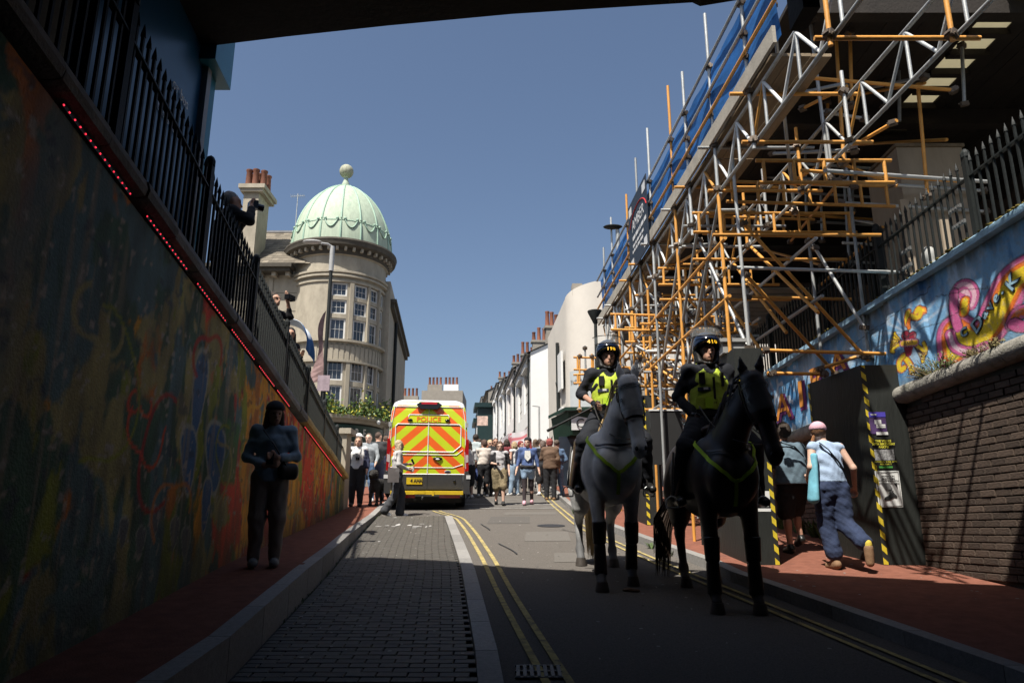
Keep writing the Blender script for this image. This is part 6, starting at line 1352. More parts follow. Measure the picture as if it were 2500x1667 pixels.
blackc = cloth('black', (.016, .016, .018)); whitec = cloth('white', (.62, .61, .59), .06); greyc = cloth('grey', (.26, .28, .29)); jeansc = cloth('blue denim', (.10, .16, .26), .3); navyc = cloth('navy', (.025, .03, .06)); denimd = cloth('dark denim', (.022, .034, .075), .3); creamc = cloth('cream', (.60, .53, .46), .08); brownc = cloth('brown', (.13, .08, .05)); camo = M('cloth camo', (.24, .19, .11), .9, .6, 9, .2, 80, dirt=(.08, .07, .04), dirts=.5); floral = M('cloth floral', (.05, .08, .22), .9, .3, 20, dirt=(.5, .52, .55), dirts=.45)
leath = M('black leather', (.014, .014, .014), .35, .2, 12, .15, 60); wsh = cloth('white shoe', (.66, .65, .63), .05); tansh = cloth('tan boot', (.22, .13, .07)); phone = M('phone black', (.01, .01, .012), .2, .05); pinkc_ = cloth('pale pink', (.62, .36, .42), .1)
def atg(px, y, dz=0.0):
    X, Y, Z = ray(px, 1220); return (X / Y * y, y, gr(y) + dz)
walk = lambda s: dict(kne_l=(.09, -.10 * s, .50), ank_l=(.09, -.13 * s if s > 0 else .22, .09 if s > 0 else .15), kne_r=(-.09, .02 * s, .49), ank_r=(-.09, .22 if s > 0 else -.13, .15 if s > 0 else .09))
# --- woman in the shade on the left pavement
t, J, hp, HR = person('woman in blue grey sweatshirt standing in the shade by the mural, holding a phone', (-2.52, 7.8, gr(7.8) + .29), .25, 1.66, dict(elb_l=(.25, .03, 1.13), wri_l=(.07, -.22, 1.1), elb_r=(-.26, .04, 1.12), wri_r=(-.05, -.2, 1.02), hed=(.0, -.04, 1.58)), SK2, (.055, .035, .025), 'long', topm=cloth('blue grey sweat', (.30, .40, .47)), sleeve=1.85, legm=cloth('dark taupe', (.32, .25, .2)), shoem=wsh if False else cloth('grey trainer', (.20, .20, .19)), vox=.0105, det=True, yaw=.25, nod=.15, tloose=1.03, loose=1.1, fat=1.0, hand=dict(d_l=(-.8, -.45, .1), side_l=(0, 0, 1), out_l=(0, -1, 0), d_r=(.9, -.3, .1), side_r=(0, 0, 1), out_r=(0, 1, 0)))
strap(t, [(-.10, -.13, 1.40), (.02, -.16, 1.25), (.14, -.15, 1.05), (.2, -.08, .92)], .022, leath); blob('shoulder_bag', [('k', (.12, -.13, .97), (.24, -.05, .97), (.09, .05), (.09, .05), (0, 0, 1))], .012, leath, t); b = MB(); b.obox((.0, -.27, 1.09), (.035, 0, .0), (0, .02, .065), (0, .004, -.001)); b.build('phone', phone, t)
cap(t, hp, HR, cloth('dark cap', (.03, .035, .04)), False)
# --- two people walking away under the scaffold
P1 = P(2038, 1395, 8.6)
t, J, hp, HR = person('woman walking away in pink cap, pale blue vest and wide dark jeans', (3.72, 8.75, gr(8.75) + .12), pi + .12, 1.68, dict(kne_l=(.07, -.06, .49), ank_l=(.05, .02, .085), kne_r=(-.10, .05, .50), ank_r=(-.16, .36, .24), toe_r=(-.16, .36, .08), wri_r=(-.36, -.10, .93), elb_r=(-.27, .06, 1.14), wri_l=(.19, -.16, 1.05), elb_l=(.25, .04, 1.15), che=(0, -.03, 1.26), nek=(0, -.05, 1.44), hed=(.03, -.11, 1.56), sho_l=(.17, -.03, 1.39), sho_r=(-.17, -.03, 1.39)), SK3, (.15, .07, .03), 'short', topm=cloth('pale blue vest', (.33, .43, .58), .08), sleeve=0, legm=denimd, loose=1.25, flare=.022, leglen=.88, shoem=tansh, vox=.0105, det=True, yaw=-.5, nod=.1, fat=1.05, hem=1.0, waist=1.06, hand=dict(curl_r=.9))
cap(t, hp, HR, pinkc_, True); strap(t, [(.12, .05, 1.44), (.05, .115, 1.35), (-.06, .13, 1.2), (-.15, .10, 1.05), (-.19, .02, .99)], .02, leath); b = MB(); pts = [hp(.05, .06, -.03), hp(.075, .07, -.1), hp(.09, .075, -.16), hp(.1, .075, -.2)]; b.path([Vector(q) for q in pts], [.018, .022, .016, .006], 8); b.build('plait', M('ginger hair', (.26, .11, .04), .6, .4, 60, .8, 90), t)
blob('tote_bag', [('k', (.21, .06, 1.28), (.25, .03, .78), (.035, .06), (.055, .1), (1, 0, 0))], .012, M('printed tote', (.16, .42, .52), .8, .3, 9, dirt=(.55, .40, .12), dirts=.36), t); b = MB(); w_ = Vector(J['wri_r']); b.lathe([(.031, -.012), (.037, -.006), (.037, .006), (.031, .012)], w_ + Vector((0, 0, .015)), 12); b.build('wristband', leath, t)
for s in ('r',): a = J['ank_' + s]; blob('sock', [('c', a + V3(0, 0, .05), a + V3(0, 0, -.03), .042, .045)], .012, cloth('mustard sock', (.55, .42, .06)), t)
t, J, hp, HR = person('stooping person walking away in a grey blue T-shirt and black shorts', (3.74, 10.0, gr(10.0) + .12), pi + .05, 1.70, dict(kne_l=(.10, -.06, .49), ank_l=(.1, .0, .085), kne_r=(-.08, -.18, .53), ank_r=(-.1, -.12, .2), toe_r=(-.1, -.25, .12), che=(0, -.09, 1.25), nek=(0, -.16, 1.42), hed=(-.02, -.20, 1.60), sho_l=(.18, -.12, 1.37), sho_r=(-.18, -.12, 1.37), elb_l=(.25, -.10, 1.1), elb_r=(-.25, -.1, 1.1), wri_l=(.22, -.3, 1.0), wri_r=(-.22, -.3, 1.0)), SK2, (.05, .035, .025), 'curly', topm=cloth('slate tee', (.10, .145, .18), .15), sleeve=.75, tloose=1.22, legm=blackc, leglen=.46, loose=1.15, shoem=leath, vox=.0105, det=True, nod=.4, fat=1.12, hem=.90)
strap(t, [(.2, -.1, 1.42), (.1, .03, 1.43), (-.05, .06, 1.38), (-.16, .03, 1.26), (-.22, -.02, 1.1)], .022, leath)
# --- by the van
t, J, hp, HR = person('blonde woman walking past the van with phone, tote bag and takeaway cup', atg(968, 16.6), pi / 2 + .35, 1.66, dict(kne_l=(.08, -.14, .5), ank_l=(.08, -.10, .085), kne_r=(-.08, .06, .49), ank_r=(-.08, .27, .13), toe_r=(-.08, .16, .03), elb_l=(.22, .02, 1.14), wri_l=(.10, -.24, 1.18), elb_r=(-.23, .03, 1.13), wri_r=(-.12, -.24, 1.04)), SK, (.48, .38, .25), 'long', topm=cloth('pale grey knit', (.46, .44, .42), .08), sleeve=1.9, hem=1.0, legm=cloth('charcoal denim', (.045, .047, .052), .3), flare=.045, shoem=wsh, vox=.014, det=True, yaw=.3, waist=1.05)
b = MB(); b.obox((.07, -.36, 1.24), (.006, 0, 0), (0, .03, .06), (.0, .02, -.01)); b.build('phone', phone, t); b = MB(); b.lathe([(.0, -.05), (.03, -.05), (.038, .05), (.04, .055), (.0, .06)], (-.10, -.33, 1.06), 10); b.build('takeaway_cup', whitec, t); b = MB(); b.box(-.29, -.265, .02, .27, .74, 1.06); b.build('tote_bag', M('grey tote', (.13, .115, .11), .85, .2, 6, dirt=(.5, .5, .48), dirts=.4), t); strap(t, [(-.285, .05, 1.05), (-.2, .03, 1.46), (-.285, .27, 1.05)], .012, leath)
C_ = person('laughing person in navy jacket, white T-shirt and black trousers beside the wall', atg(868, 18.2, .1), .05, 1.66, dict(elb_r=(-.27, .02, 1.16), wri_r=(-.22, -.14, 1.12)), SK, (.16, .11, .07), 'bob', topm=whitec, sleeve=.3, legm=blackc, loose=1.25, shoem=leath, vox=.016, fat=1.1, hem=.92); t = C_[0]
blob('jacket', [('k', (-.19, .03, .95), (-.18, .04, 1.38), (.05, .13), (.05, .10), (1, 0, 0)), ('k', (.19, .03, .95), (.18, .04, 1.38), (.05, .13), (.05, .10), (1, 0, 0)), ('k', (0, .09, .95), (0, .08, 1.38), (.17, .05), (.15, .05), (1, 0, 0)), ('c', (.18, .02, 1.39), (.25, .03, 1.12), .07, .06), ('c', (.25, .03, 1.12), (.26, -.05, .95), .06, .05), ('c', (-.18, .02, 1.39), (-.28, .02, 1.16), .07, .06), ('c', (-.28, .02, 1.16), (-.24, -.1, 1.12), .06, .05)], .016, navyc, t, wr=(.008, 22)); b = MB(); b.box(-.02, .07, -.17, -.13, 1.12, 1.19); b.ell((.025, -.18, 1.155), (.025, .03, .025), 8, 5); b.build('camera', phone, t); strap(t, [(-.09, -.05, 1.45), (-.03, -.13, 1.3), (.02, -.15, 1.19)], .008, leath); strap(t, [(.09, -.05, 1.45), (.08, -.13, 1.3), (.06, -.15, 1.19)], .008, leath)
person('man in a grey top standing close behind the laughing person', atg(893, 19.6, .1), .2, 1.78, {}, SK3, (.10, .07, .05), 'crop', topm=greyc, sleeve=1.8, legm=jeansc, shoem=wsh, yaw=-.3)
person('man in a black T-shirt seen from behind, left of the van', atg(917, 19.9, .1), pi, 1.82, {}, SK, (.08, .05, .035), 'crop', topm=cloth('charcoal tee', (.035, .036, .038)), sleeve=.8, legm=navyc, shoem=leath, fat=1.08)
t, J, hp, HR = person('person in a white cap half hidden at the stone pier', atg(869, 22.0, .1), .3, 1.78, {}, SK, (.1, .07, .05), 'short', topm=blackc, sleeve=1.6, legm=blackc, shoem=leath); cap(t, hp, HR, whitec)
person('person in dark clothes just left of the van front', atg(935, 21.5, .1), pi - .5, 1.72, {}, SK, (.1, .06, .04), 'short', topm=navyc, sleeve=1.7, legm=blackc, shoem=leath)
# --- people at the crossing
t, J, hp, HR = person('long haired person in open black shirt and camouflage cargo shorts walking towards the camera', atg(1220, 19.75), .05, 1.66, {**walk(1), 'elb_r': (-.24, .0, 1.13), 'wri_r': (-.08, -.2, 1.08)}, SK3, (.10, .06, .035), 'long', topm=cloth('light grey print tee', (.40, .39, .39), .35), sleeve=.3, legm=camo, leglen=.56, loose=1.35, shoem=cloth('black canvas', (.03, .03, .03), .5), vox=.016, nod=.3, fat=1.02)
blob('open_shirt', [('k', (-.13, .01, .93), (-.13, .02, 1.38), (.055, .14), (.06, .10), (1, 0, 0)), ('k', (.15, .01, .93), (.14, .02, 1.38), (.04, .13), (.05, .10), (1, 0, 0)), ('k', (0, .09, .93), (0, .08, 1.38), (.17, .045), (.15, .045), (1, 0, 0)), ('c', (.18, .02, 1.39), (.24, .03, 1.14), .07, .062), ('c', (-.18, .02, 1.39), (-.24, .01, 1.14), .07, .062)], .016, blackc, t, wr=(.006, 22)); b = MB(); b.obox((-.06, -.30, 1.1), (.035, 0, 0), (0, .05, .03), (0, .003, -.005)); b.build('phone', phone, t)
stock = cloth('black stocking', (.03, .022, .024))
t, J, hp, HR = person('woman in black cap, denim jacket and denim shorts with thigh stockings striding towards the camera', atg(1289, 19.85), -.05, 1.76, {**walk(-1), 'wri_l': (.29, -.02, .86), 'wri_r': (-.29, -.08, .86)}, SK3, (.38, .05, .05), 'flow', topm=cloth('faded denim', (.07, .11, .24), .3), sleeve=1.55, legm=cloth('pale denim', (.22, .31, .42), .3), leglen=.22, shoem=pinkc_, vox=.016, yaw=-.35, hem=.98, waist=1.04)
cap(t, hp, HR, blackc, False); b = MB(); b.prism([(-.07, .1), (.07, .1), (.08, -.08), (0, -.17), (-.08, -.08)], (0, -.145, 1.27), (1, 0, 0), (0, .05, 1), (0, .02, 0)); b.build('print_tee', M('white print tee', (.6, .6, .56), .9, .2, 30, dirt=(.03, .03, .03), dirts=.45), t)
for s in 'lr': k, a, hh_ = J['kne_' + s], J['ank_' + s], J['hip_' + s]; blob('stocking', [('c', lerp(hh_, k, .55), k, .073, .06), ('c', k, a, .058, .042)], .016, stock, t)
blob('waist_shirt', [('k', (-.14, -.02, .96), (.14, -.02, .96), (.06, .13), (.06, .13), (0, 0, 1))], .018, blackc, t, wr=(.008, 30))
GR = 'people gathered at the crossing'
person('tall man from behind in grey T-shirt and blue patterned shorts right of the van', atg(1159, 23.0), pi - .2, 1.88, {}, SK, (.03, .02, .015), 'short', topm=cloth('grey green tee', (.36, .41, .41), .08), sleeve=.9, tloose=1.2, legm=floral, leglen=.5, loose=1.15, shoem=wsh, hem=.84)
person('woman from behind in cream T-shirt and black trousers', atg(1180, 22.6), pi + .1, 1.70, {}, SK, (.09, .05, .035), 'curly', topm=creamc, sleeve=.6, legm=blackc, shoem=wsh, hem=.98, waist=1.05)
t, J, hp, HR = person('blonde woman with hair clipped up and sunglasses among the crowd', atg(1195, 23.4), .3, 1.70, {}, SK, (.5, .38, .22), 'bun', topm=blackc, sleeve=.5, legm=blackc, shoem=wsh); b = MB(); b.obox(Vector(hp(0, -.095, .014)), (.06, 0, 0), (0, .006, 0), (0, 0, .014)); b.build('sunglasses', phone, t)
t, J, hp, HR = person('balding man with glasses in black at the middle of the crowd', atg(1209, 23.0), .1, 1.76, {}, SK2, (.08, .05, .04), 'crop', topm=blackc, sleeve=1.5, legm=blackc, shoem=leath); b = MB(); b.obox(Vector(hp(0, -.095, .014)), (.06, 0, 0), (0, .005, 0), (0, 0, .012)); b.build('glasses', phone, t)
person('person in a dark hooded top behind the cargo shorts', atg(1236, 23.6), pi - .4, 1.72, {}, SK, (.05, .035, .03), 'bob', topm=cloth('maroon hoodie', (.14, .02, .025)), sleeve=1.8, legm=jeansc, shoem=wsh)
t, J, hp, HR = person('blonde woman in white vest with a navy backpack and pale jeans, seen from the side', atg(1257, 23.2), pi + .8, 1.64, {}, SK2, (.42, .30, .17), 'bob', topm=whitec, sleeve=0, legm=cloth('pale jeans', (.25, .34, .44), .2), loose=1.2, shoem=wsh); blob('backpack', [('k', (0, .15, 1.05), (0, .15, 1.36), (.13, .07), (.12, .06), (1, 0, 0))], .018, navyc, t)
person('red haired person half hidden behind the woman in denim', atg(1272, 24.2), .4, 1.66, {}, SK3, (.24, .03, .03), 'curly', topm=cloth('grey vest', (.35, .35, .36)), sleeve=.4, legm=blackc, shoem=leath)
person('person in baggy white trousers behind the woman in denim', atg(1308, 24.0), pi, 1.72, {}, SK, (.12, .08, .05), 'long', topm=greyc, sleeve=1.6, legm=whitec, loose=1.35, shoem=wsh)
person('person in black skirt and black jacket left of the brown jacket', atg(1326, 23.2), pi + .3, 1.68, {}, SK, (.14, .1, .08), 'bob', topm=blackc, sleeve=1.7, legm=blackc, leglen=.62, loose=1.6, shoem=wsh)
t, J, hp, HR = person('person from behind in brown jacket with dyed red hair and tan boots', atg(1344, 21.4), pi - .15, 1.74, dict(elb_l=(.25, -.05, 1.15), wri_l=(.2, -.2, 1.25)), SK, (.30, .07, .06), 'curly', topm=brownc, sleeve=1.9, tloose=1.2, legm=blackc, loose=1.1, shoem=tansh)
b = MB()
for s in (-1, 1): b.tube(Vector(hp(s * .05, 0, .12)), Vector(hp(s * .075, 0, .21)), .028, 6, .003)
b.build('horn_headband', blackc, t)
person('person in blue jeans mostly hidden behind the grey horse', atg(1362, 21.8), pi + .4, 1.70, {}, SK, (.1, .07, .05), 'short', topm=jeansc, sleeve=1.7, legm=cloth('mid jeans', (.13, .21, .33), .25), shoem=tansh)
person('woman in white T-shirt and black skirt at the right edge of the van', atg(1143, 22.0), pi + .6, 1.68, {}, SK3, (.1, .05, .03), 'long', topm=whitec, sleeve=.8, legm=blackc, leglen=.62, loose=1.35, shoem=wsh)
for i, (px, y, rz_, tm, hc_, hs_) in enumerate(((1170, 26.2, 3.2, navyc, (.05, .03, .02), 'short'), (1226, 26.5, 2.6, brownc, (.2, .13, .08), 'long'), (1250, 27, 3.4, blackc, (.1, .08, .07), 'crop'), (1282, 26.5, 3.0, whitec, (.3, .2, .1), 'bob'), (1318, 26.8, 3.5, greyc, (.06, .04, .03), 'curly'), (1200, 27.2, 3.1, cloth('rust', (.28, .09, .04)), (.04, .03, .02), 'short'), (1336, 25.6, 2.9, navyc, (.3, .25, .2), 'crop'))):
    person(['person in navy at the back of the crowd near the van', 'long haired person in brown at the back of the crowd', 'cropped haired person in black at the back of the crowd', 'person in white at the back under the pink banner', 'curly haired person in grey at the back of the crowd', 'person in a rust red top at the back of the crowd', 'grey haired person in navy behind the brown jacket'][i], atg(px, y), rz_, 1.72, {}, SK, hc_, hs_, topm=tm, sleeve=1.6, legm=[blackc, jeansc, navyc][i % 3], shoem=leath, vox=.024)
# pale banner carried over the crowd
ys_ = np.linspace(0, 1, 24); zs_ = np.linspace(0, 1, 12); A, B = np.meshgrid(ys_, zs_, indexing='ij'); p0 = P(1222, 1112, 25.2); p1 = P(1288, 1082, 25.2); dz = P(1222, 1080, 25.2).z - p0.z
Xb = p0.x + (p1.x - p0.x) * A; Yb = 25.2 + .12 * np.sin(A * 7 + B * 2); Zb = p0.z + (p1.z - p0.z) * A + (dz * 1.25) * B + .05 * np.sin(A * 6)
cc = np.tile(np.array([.62, .58, .58]), (24, 12, 1)); msk = ((np.abs(A - .35) < .07) | (np.abs(B - .62) < .1)) & (fbm(A * 6, B * 6, 3) > .34); cc[msk] = (.55, .16, .18); ij = np.arange(24 * 12).reshape(24, 12)
t = thing('protest_banner', 'white and pink cloth banner held above the crowd', 'banner', tuple(p0)); mknp('cloth', np.stack([Xb, Yb, Zb], -1).reshape(-1, 3), np.stack([ij[:-1, :-1], ij[1:, :-1], ij[1:, 1:], ij[:-1, 1:]], -1).reshape(-1, 4), M('banner cloth', (1, 1, 1), .9, .06, vcol='paint'), t, True, cc.reshape(-1, 3)); b = MB(); b.tube((p1.x, 25.3, gr(25)), (p1.x, 25.3, P(1288, 1040, 25.2).z), .015, 6); b.build('pole', m_brd2, t)
# --- onlookers on the upper street
up = lambda y: zcop(y) + .2
t, J, hp, HR = person('grey haired man in black taking a photo over the left railing', (-3.30, 7.95, up(7.95) - .02), pi - .9, 1.76, dict(elb_r=(-.24, -.16, 1.32), wri_r=(-.09, -.22, 1.54), elb_l=(.24, -.16, 1.3), wri_l=(.09, -.24, 1.52)), SK, (.32, .31, .30), 'crop', topm=blackc, sleeve=1.85, legm=blackc, shoem=leath, vox=.012, det=True, tloose=1.1, hand=dict(d_r=(.3, 0, 1), side_r=(1, 0, 0), out_r=(0, -1, 0), d_l=(-.3, 0, 1), side_l=(-1, 0, 0), out_l=(0, -1, 0)))
b = MB(); b.box(-.07, .07, -.30, -.22, 1.56, 1.66); b.tube((0, -.30, 1.61), (0, -.38, 1.61), .04, 10); b.build('camera', phone, t); strap(t, [(-.1, -.12, 1.2), (-.13, -.03, 1.47), (-.1, .12, 1.2)], .02, leath)
t, J, hp, HR = person('person behind the railing under a blue and white flag', (-3.75, 12.0, up(12.0) - .05), 1.0, 1.62, {}, SK, (.03, .02, .02), 'long', topm=blackc, sleeve=1.7, legm=blackc, shoem=leath, vox=.016)
t2 = thing('cloth_flag', 'pale blue and white flag draped over the left railing', 'flag', (-3.6, 11.5, 4)); pa = P(712, 785, 11.8); n1 = 22
Ag, Bg = np.meshgrid(np.linspace(0, 1, n1), np.linspace(0, 1, n1), indexing='ij'); cur = Ag * 1.9
Xf = P(708, 790, 11.6).x + .36 * np.sin(cur) + .02 * np.sin(Bg * 9); Zf = P(708, 790, 11.6).z + .02 - .42 * (1 - np.cos(cur)) * .9 - .10 * Bg * Ag + .03 * np.sin(Bg * 8 + Ag * 3); Yf = 11.35 + .5 * Bg + .05 * np.sin(Ag * 8)
fc = np.where((fbm(Ag * 2 + .3, Bg * 1.5, 8) + .55 * Ag > .82)[..., None], np.array([.05, .17, .42]), np.array([.52, .58, .66])); ij = np.arange(n1 * n1).reshape(n1, n1)
mknp('cloth', np.stack([Xf, Yf, Zf], -1).reshape(-1, 3), np.stack([ij[:-1, :-1], ij[1:, :-1], ij[1:, 1:], ij[:-1, 1:]], -1).reshape(-1, 4), M('flag cloth', (1, 1, 1), .85, .08, vcol='paint'), t2, True, fc.reshape(-1, 3))
t, J, hp, HR = person('person leaning over the left railing with an arm raised to a camera', (-3.5, 10.3, up(10.3) - .12), 1.2, 1.6, dict(elb_l=(.22, -.18, 1.36), wri_l=(.1, -.2, 1.6)), SK, (.05, .04, .03), 'short', topm=blackc, sleeve=1.4, legm=blackc, shoem=leath, vox=.016); b = MB(); b.box(.0, .16, -.3, -.22, 1.58, 1.66); b.build('camera', phone, t)
# --- black shaggy dog
dogm = M('black dog coat', (.022, .02, .018), .75, .5, 30, .8, 70, dirt=(.09, .075, .06), dirts=.35); X_ = atg(912, 18.4, .1)
t = thing('dog', 'shaggy black dog standing on the pavement left of the van', 'dog', X_, -.25, world=False)
dp = [('k', (0, .1, .50), (0, .62, .52), (.135, .16), (.13, .15), (1, 0, 0)), ('e', (0, .04, .49), (.13, .13, .17)), ('c', (0, .0, .58), (0.02, -.12, .72), .10, .085), ('e', (.03, -.16, .76), (.095, .10, .10)), ('c', (.03, -.22, .73), (.04, -.32, .70), .06, .05), ('e', (.125, -.13, .74), (.03, .045, .09)), ('e', (-.065, -.13, .74), (.03, .045, .09)), ('c', (0, .62, .55), (-.03, .85, .66), .04, .03)]
for s in (-1, 1): dp += [('c', (s * .09, .03, .42), (s * .085, .01, .24), .06, .042), ('c', (s * .085, .01, .24), (s * .085, .01, .06), .042, .036), ('e', (s * .085, -.02, .03), (.042, .06, .032)), ('c', (s * .09, .60, .46), (s * .1, .56, .32), .085, .055), ('c', (s * .1, .56, .32), (s * .1, .68, .2), .05, .036), ('c', (s * .1, .68, .2), (s * .1, .65, .05), .034, .034), ('e', (s * .1, .62, .03), (.04, .06, .03))]
blob('body', dp, .014, dogm, t, k=.04, wr=(.012, 60)); b = MB(); b.ell((.042, -.365, .715), (.022, .015, .016), 8, 5); b.build('nose', phone, t); b = MB(); b.lathe([(.095, -.015), (.105, 0), (.095, .015)], (0.01, -.07, .63), 14); b.build('collar', navyc, t); b = MB()
for s in (-1, 1): b.ell((.03 + s * .042, -.245, .785), (.011, .008, .011), 6, 4)
b.build('eyes', M('eye dark', (.02, .015, .012), .2, 0), t)
# ------------------------------------------------------------------ mounted police: two horses and their riders
m_neon = M('neon yellow', (.40, .50, .04), .7, .12, 14, .2, 60); m_strap = M('tack leather', (.013, .012, .011), .45, .2, 20); m_neon2 = M('neon strap', (.42, .62, .02), .7, .15, 20)
m_vis = M('smoked visor', (.16, .17, .165), .08, .2, 3, alpha=.5, spec=.8); m_vis2 = M('clear visor', (.5, .52, .5), .08, .1, 3, alpha=.13, spec=.9); m_hoof = M('hoof horn', (.05, .042, .035), .6, .3, 20); m_saddle = M('saddle leather', (.03, .016, .011), .4, .25, 14, .15, 50)
m_uni = M('police navy', (.007, .0085, .013), .85, .25, 10, .25, 80); m_helm = M('helmet navy gloss', (.006, .012, .03), .12, .05, 3, coat=.6); m_num = M('helmet number', (.75, .42, .01), .5, .05)
def horse(label, loc, rz, coat, tailc, headdx, headdy, neckdx, lift=None, sc=1.0, tail_x=0., hind=(0, 0), seed=0):
    t = thing('horse', label, 'horse', loc, rz, world=False, scale=sc); X = V3(1, 0, 0); rg = random.Random(seed); sl = .105
    poll = V3(headdx * .75, -.47 + headdy, 2.03); muz = V3(headdx * 1.15 , -.64 + headdy, 1.36); ax = (muz - poll) / np.linalg.norm(muz - poll)
    sd = np.cross(ax, V3(0, 0, 1)); sd = X - ax * (X @ ax); sd /= np.linalg.norm(sd); fr = np.cross(sd, ax); fr = fr if fr[1] < 0 else -fr
    pr = [('k', V3(0, .12, 1.24), V3(0, .75, 1.24), (.30, .40), (.335, .40), X), ('k', V3(0, .75, 1.24), V3(0, 1.25, 1.33), (.335, .40), (.31, .34), X), ('e', V3(0, -.04, 1.20), (.235, .24, .33)), ('e', V3(.115, -.17, 1.20), (.125, .15, .21)), ('e', V3(-.115, -.17, 1.20), (.125, .15, .21)), ('e', V3(0, 1.36, 1.40), (.31, .36, .33)), ('e', V3(0, .22, 1.55), (.13, .32, .17))]
    for s in (-1, 1): pr += [('e', V3(s * .175, .09, 1.26), (.135, .2, .33)), ('e', V3(s * .19, 1.38, 1.16), (.16, .27, .36))]
    pr += [('k', V3(0, .05, 1.45), V3(neckdx, -.22, 1.78), (.165, .27), (.125, .21), X), ('k', V3(neckdx, -.22, 1.78), poll + V3(-.0, .07, -.03), (.12, .2), (.088, .13), X)]
    pr += [('k', poll, poll + ax * .30 + fr * .0, (.105, .12), (.098, .115), sd), ('k', poll + ax * .28 + fr * .005, muz - ax * .05, (.088, .10), (.066, .075), sd), ('e', muz + ax * .0 + fr * .0, (.072, .075, .085)), ('e', poll + ax * .22 - fr * .08, (.085, .10, .11)), ('c', muz - ax * .06 - fr * .03, muz + ax * .05 - fr * .04, .05, .042)]
    ears = []; fine = []
    for s in (-1, 1):
        e0 = poll + sd * s * .065 + V3(0, .02, .06); e1 = e0 + sd * s * .035 + V3(0, -.01, .19); fine += [('k', e0 - V3(0, 0, .05), lerp(e0, e1, .4), (.036, .026), (.046, .024), sd), ('k', lerp(e0, e1, .4), e1, (.046, .024), (.010, .010), sd)]
        pr += [('e', poll + ax * .19 + sd * s * .092 + fr * .035, (.028, .03, .028))]
    legs = {}
    for s, k in ((-1, 'r'), (1, 'l')):
        dx = (lift or {}).get(k, (0, 0, 0)); fx0 = s * .185; ft = V3(fx0 + dx[0], -.02 + dx[1], .0 + sl * dx[1]); kn = V3(fx0 + dx[0] * .6 - s * 0, .02 + dx[1] * .55 - dx[2], .54)
        fe = ft + V3(0, .035, .19); legs['f' + k] = (kn, fe, ft)
        pr += [('k', V3(s * .19, .08, 1.08), kn + V3(0, 0, .09), (.10, .14), (.06, .075), X), ('c', kn + V3(0, 0, .1), kn - V3(0, 0, .05), .064, .055), ('c', kn - V3(0, 0, .05), fe + V3(0, 0, .05), .047, .042), ('e', fe, (.052, .058, .058)), ('c', fe, ft + V3(0, -.03, .085), .045, .05)]
        hy = 1.52 + (hind[0] if s < 0 else hind[1]); hf = V3(s * .19 + tail_x * .0, hy, sl * hy); hk = V3(s * .19, hy + .17, .60 + sl * hy * .6); hfe = hf + V3(0, .06, .19); legs['h' + k] = (hk, hfe, hf)
        pr += [('k', V3(s * .20, 1.30, 1.05), V3(s * .20, 1.33, .86), (.14, .21), (.10, .14), X), ('k', V3(s * .20, 1.33, .88), hk, (.09, .12), (.05, .068), X), ('c', hk, hfe + V3(0, 0, .05), .052, .042), ('e', hfe, (.05, .056, .056)), ('c', hfe, hf + V3(0, -.03, .085), .044, .05)]
    body = blob('body', pr, .016, coat, t, k=.038, sm=1, fine=fine)
    for k, (kn, fe, ft) in legs.items():
        b = MB(); b.lathe([(.0, 0), (.072, 0), (.068, .03), (.055, .095), (.0, .1)], Vector(ft + V3(0, -.035, 0)), 12); b.build('hoof', m_hoof, t, smooth=50)
    for k in ('fl', 'fr'):
        kn, fe, ft = legs[k]; blob('knee_guard', [('c', kn + V3(0, -.01, .13), kn + V3(0, -.01, -.08), .078, .068)], .015, m_strap, t, cuts=[(kn + V3(0, 0, .13), (0, 0, 1)), (kn + V3(0, 0, -.1), (0, 0, -1))]); blob('tendon_boot', [('c', lerp(kn, fe, .35), fe + V3(0, -.005, -.01), .062, .068)], .015, m_strap, t, cuts=[(fe - V3(0, 0, .04), (0, 0, -1))])
    # eyes, nostrils
    b = MB()
    for s in (-1, 1): b.ell(Vector(poll + ax * .19 + sd * s * .112 + fr * .05), (.018, .018, .02), 8, 6)
    b.build('eyes', M('horse eye', (.01, .008, .006), .1, 0), t); b = MB()
    for s in (-1, 1): b.ell(Vector(muz + ax * .02 + sd * s * .045 + fr * .055), (.018, .014, .024), 8, 6)
    b.build('nostrils', m_strap, t)
    # bridle and breastplate follow the skin
    def belt(pts, w, mat, nm, n=40, lift_=.010, close=False):
        q = np.array(pts, float); tt = np.linspace(0, len(q) - 1, n); Q = np.stack([np.interp(tt, range(len(q)), q[:, i]) for i in range(3)], 1); P_, N_ = stick(pr, .055, Q, lift_); b = MB(); A = []; B = []
        rings = []
        for i in range(n):
            d = (P_[min(i + 1, n - 1)] - P_[max(0, i - 1)]).normalized(); s = d.cross(N_[i]).normalized() * w; rings.append([P_[i] - s - N_[i] * .004, P_[i] - s + N_[i] * .006, P_[i] + s + N_[i] * .006, P_[i] + s - N_[i] * .004])
        b.add([v for r in rings for v in r], [(i * 4 + j, (i + 1) * 4 + j, (i + 1) * 4 + (j + 1) % 4, i * 4 + (j + 1) % 4) for i in range(n - 1) for j in range(4)]); return b.build(nm, mat, t)
    circ = lambda c, r, ex=1: [c + sd * r * math.cos(a) + fr * r * ex * math.sin(a) for a in np.linspace(0, 2 * pi, 17)]
    belt(circ(poll + ax * .40, .12), .013, m_strap, 'noseband'); belt([poll + sd * .12 * math.cos(a) + fr * .14 * math.sin(a) + ax * .06 for a in np.linspace(-.2, pi + .2, 9)], .012, m_strap, 'browband')
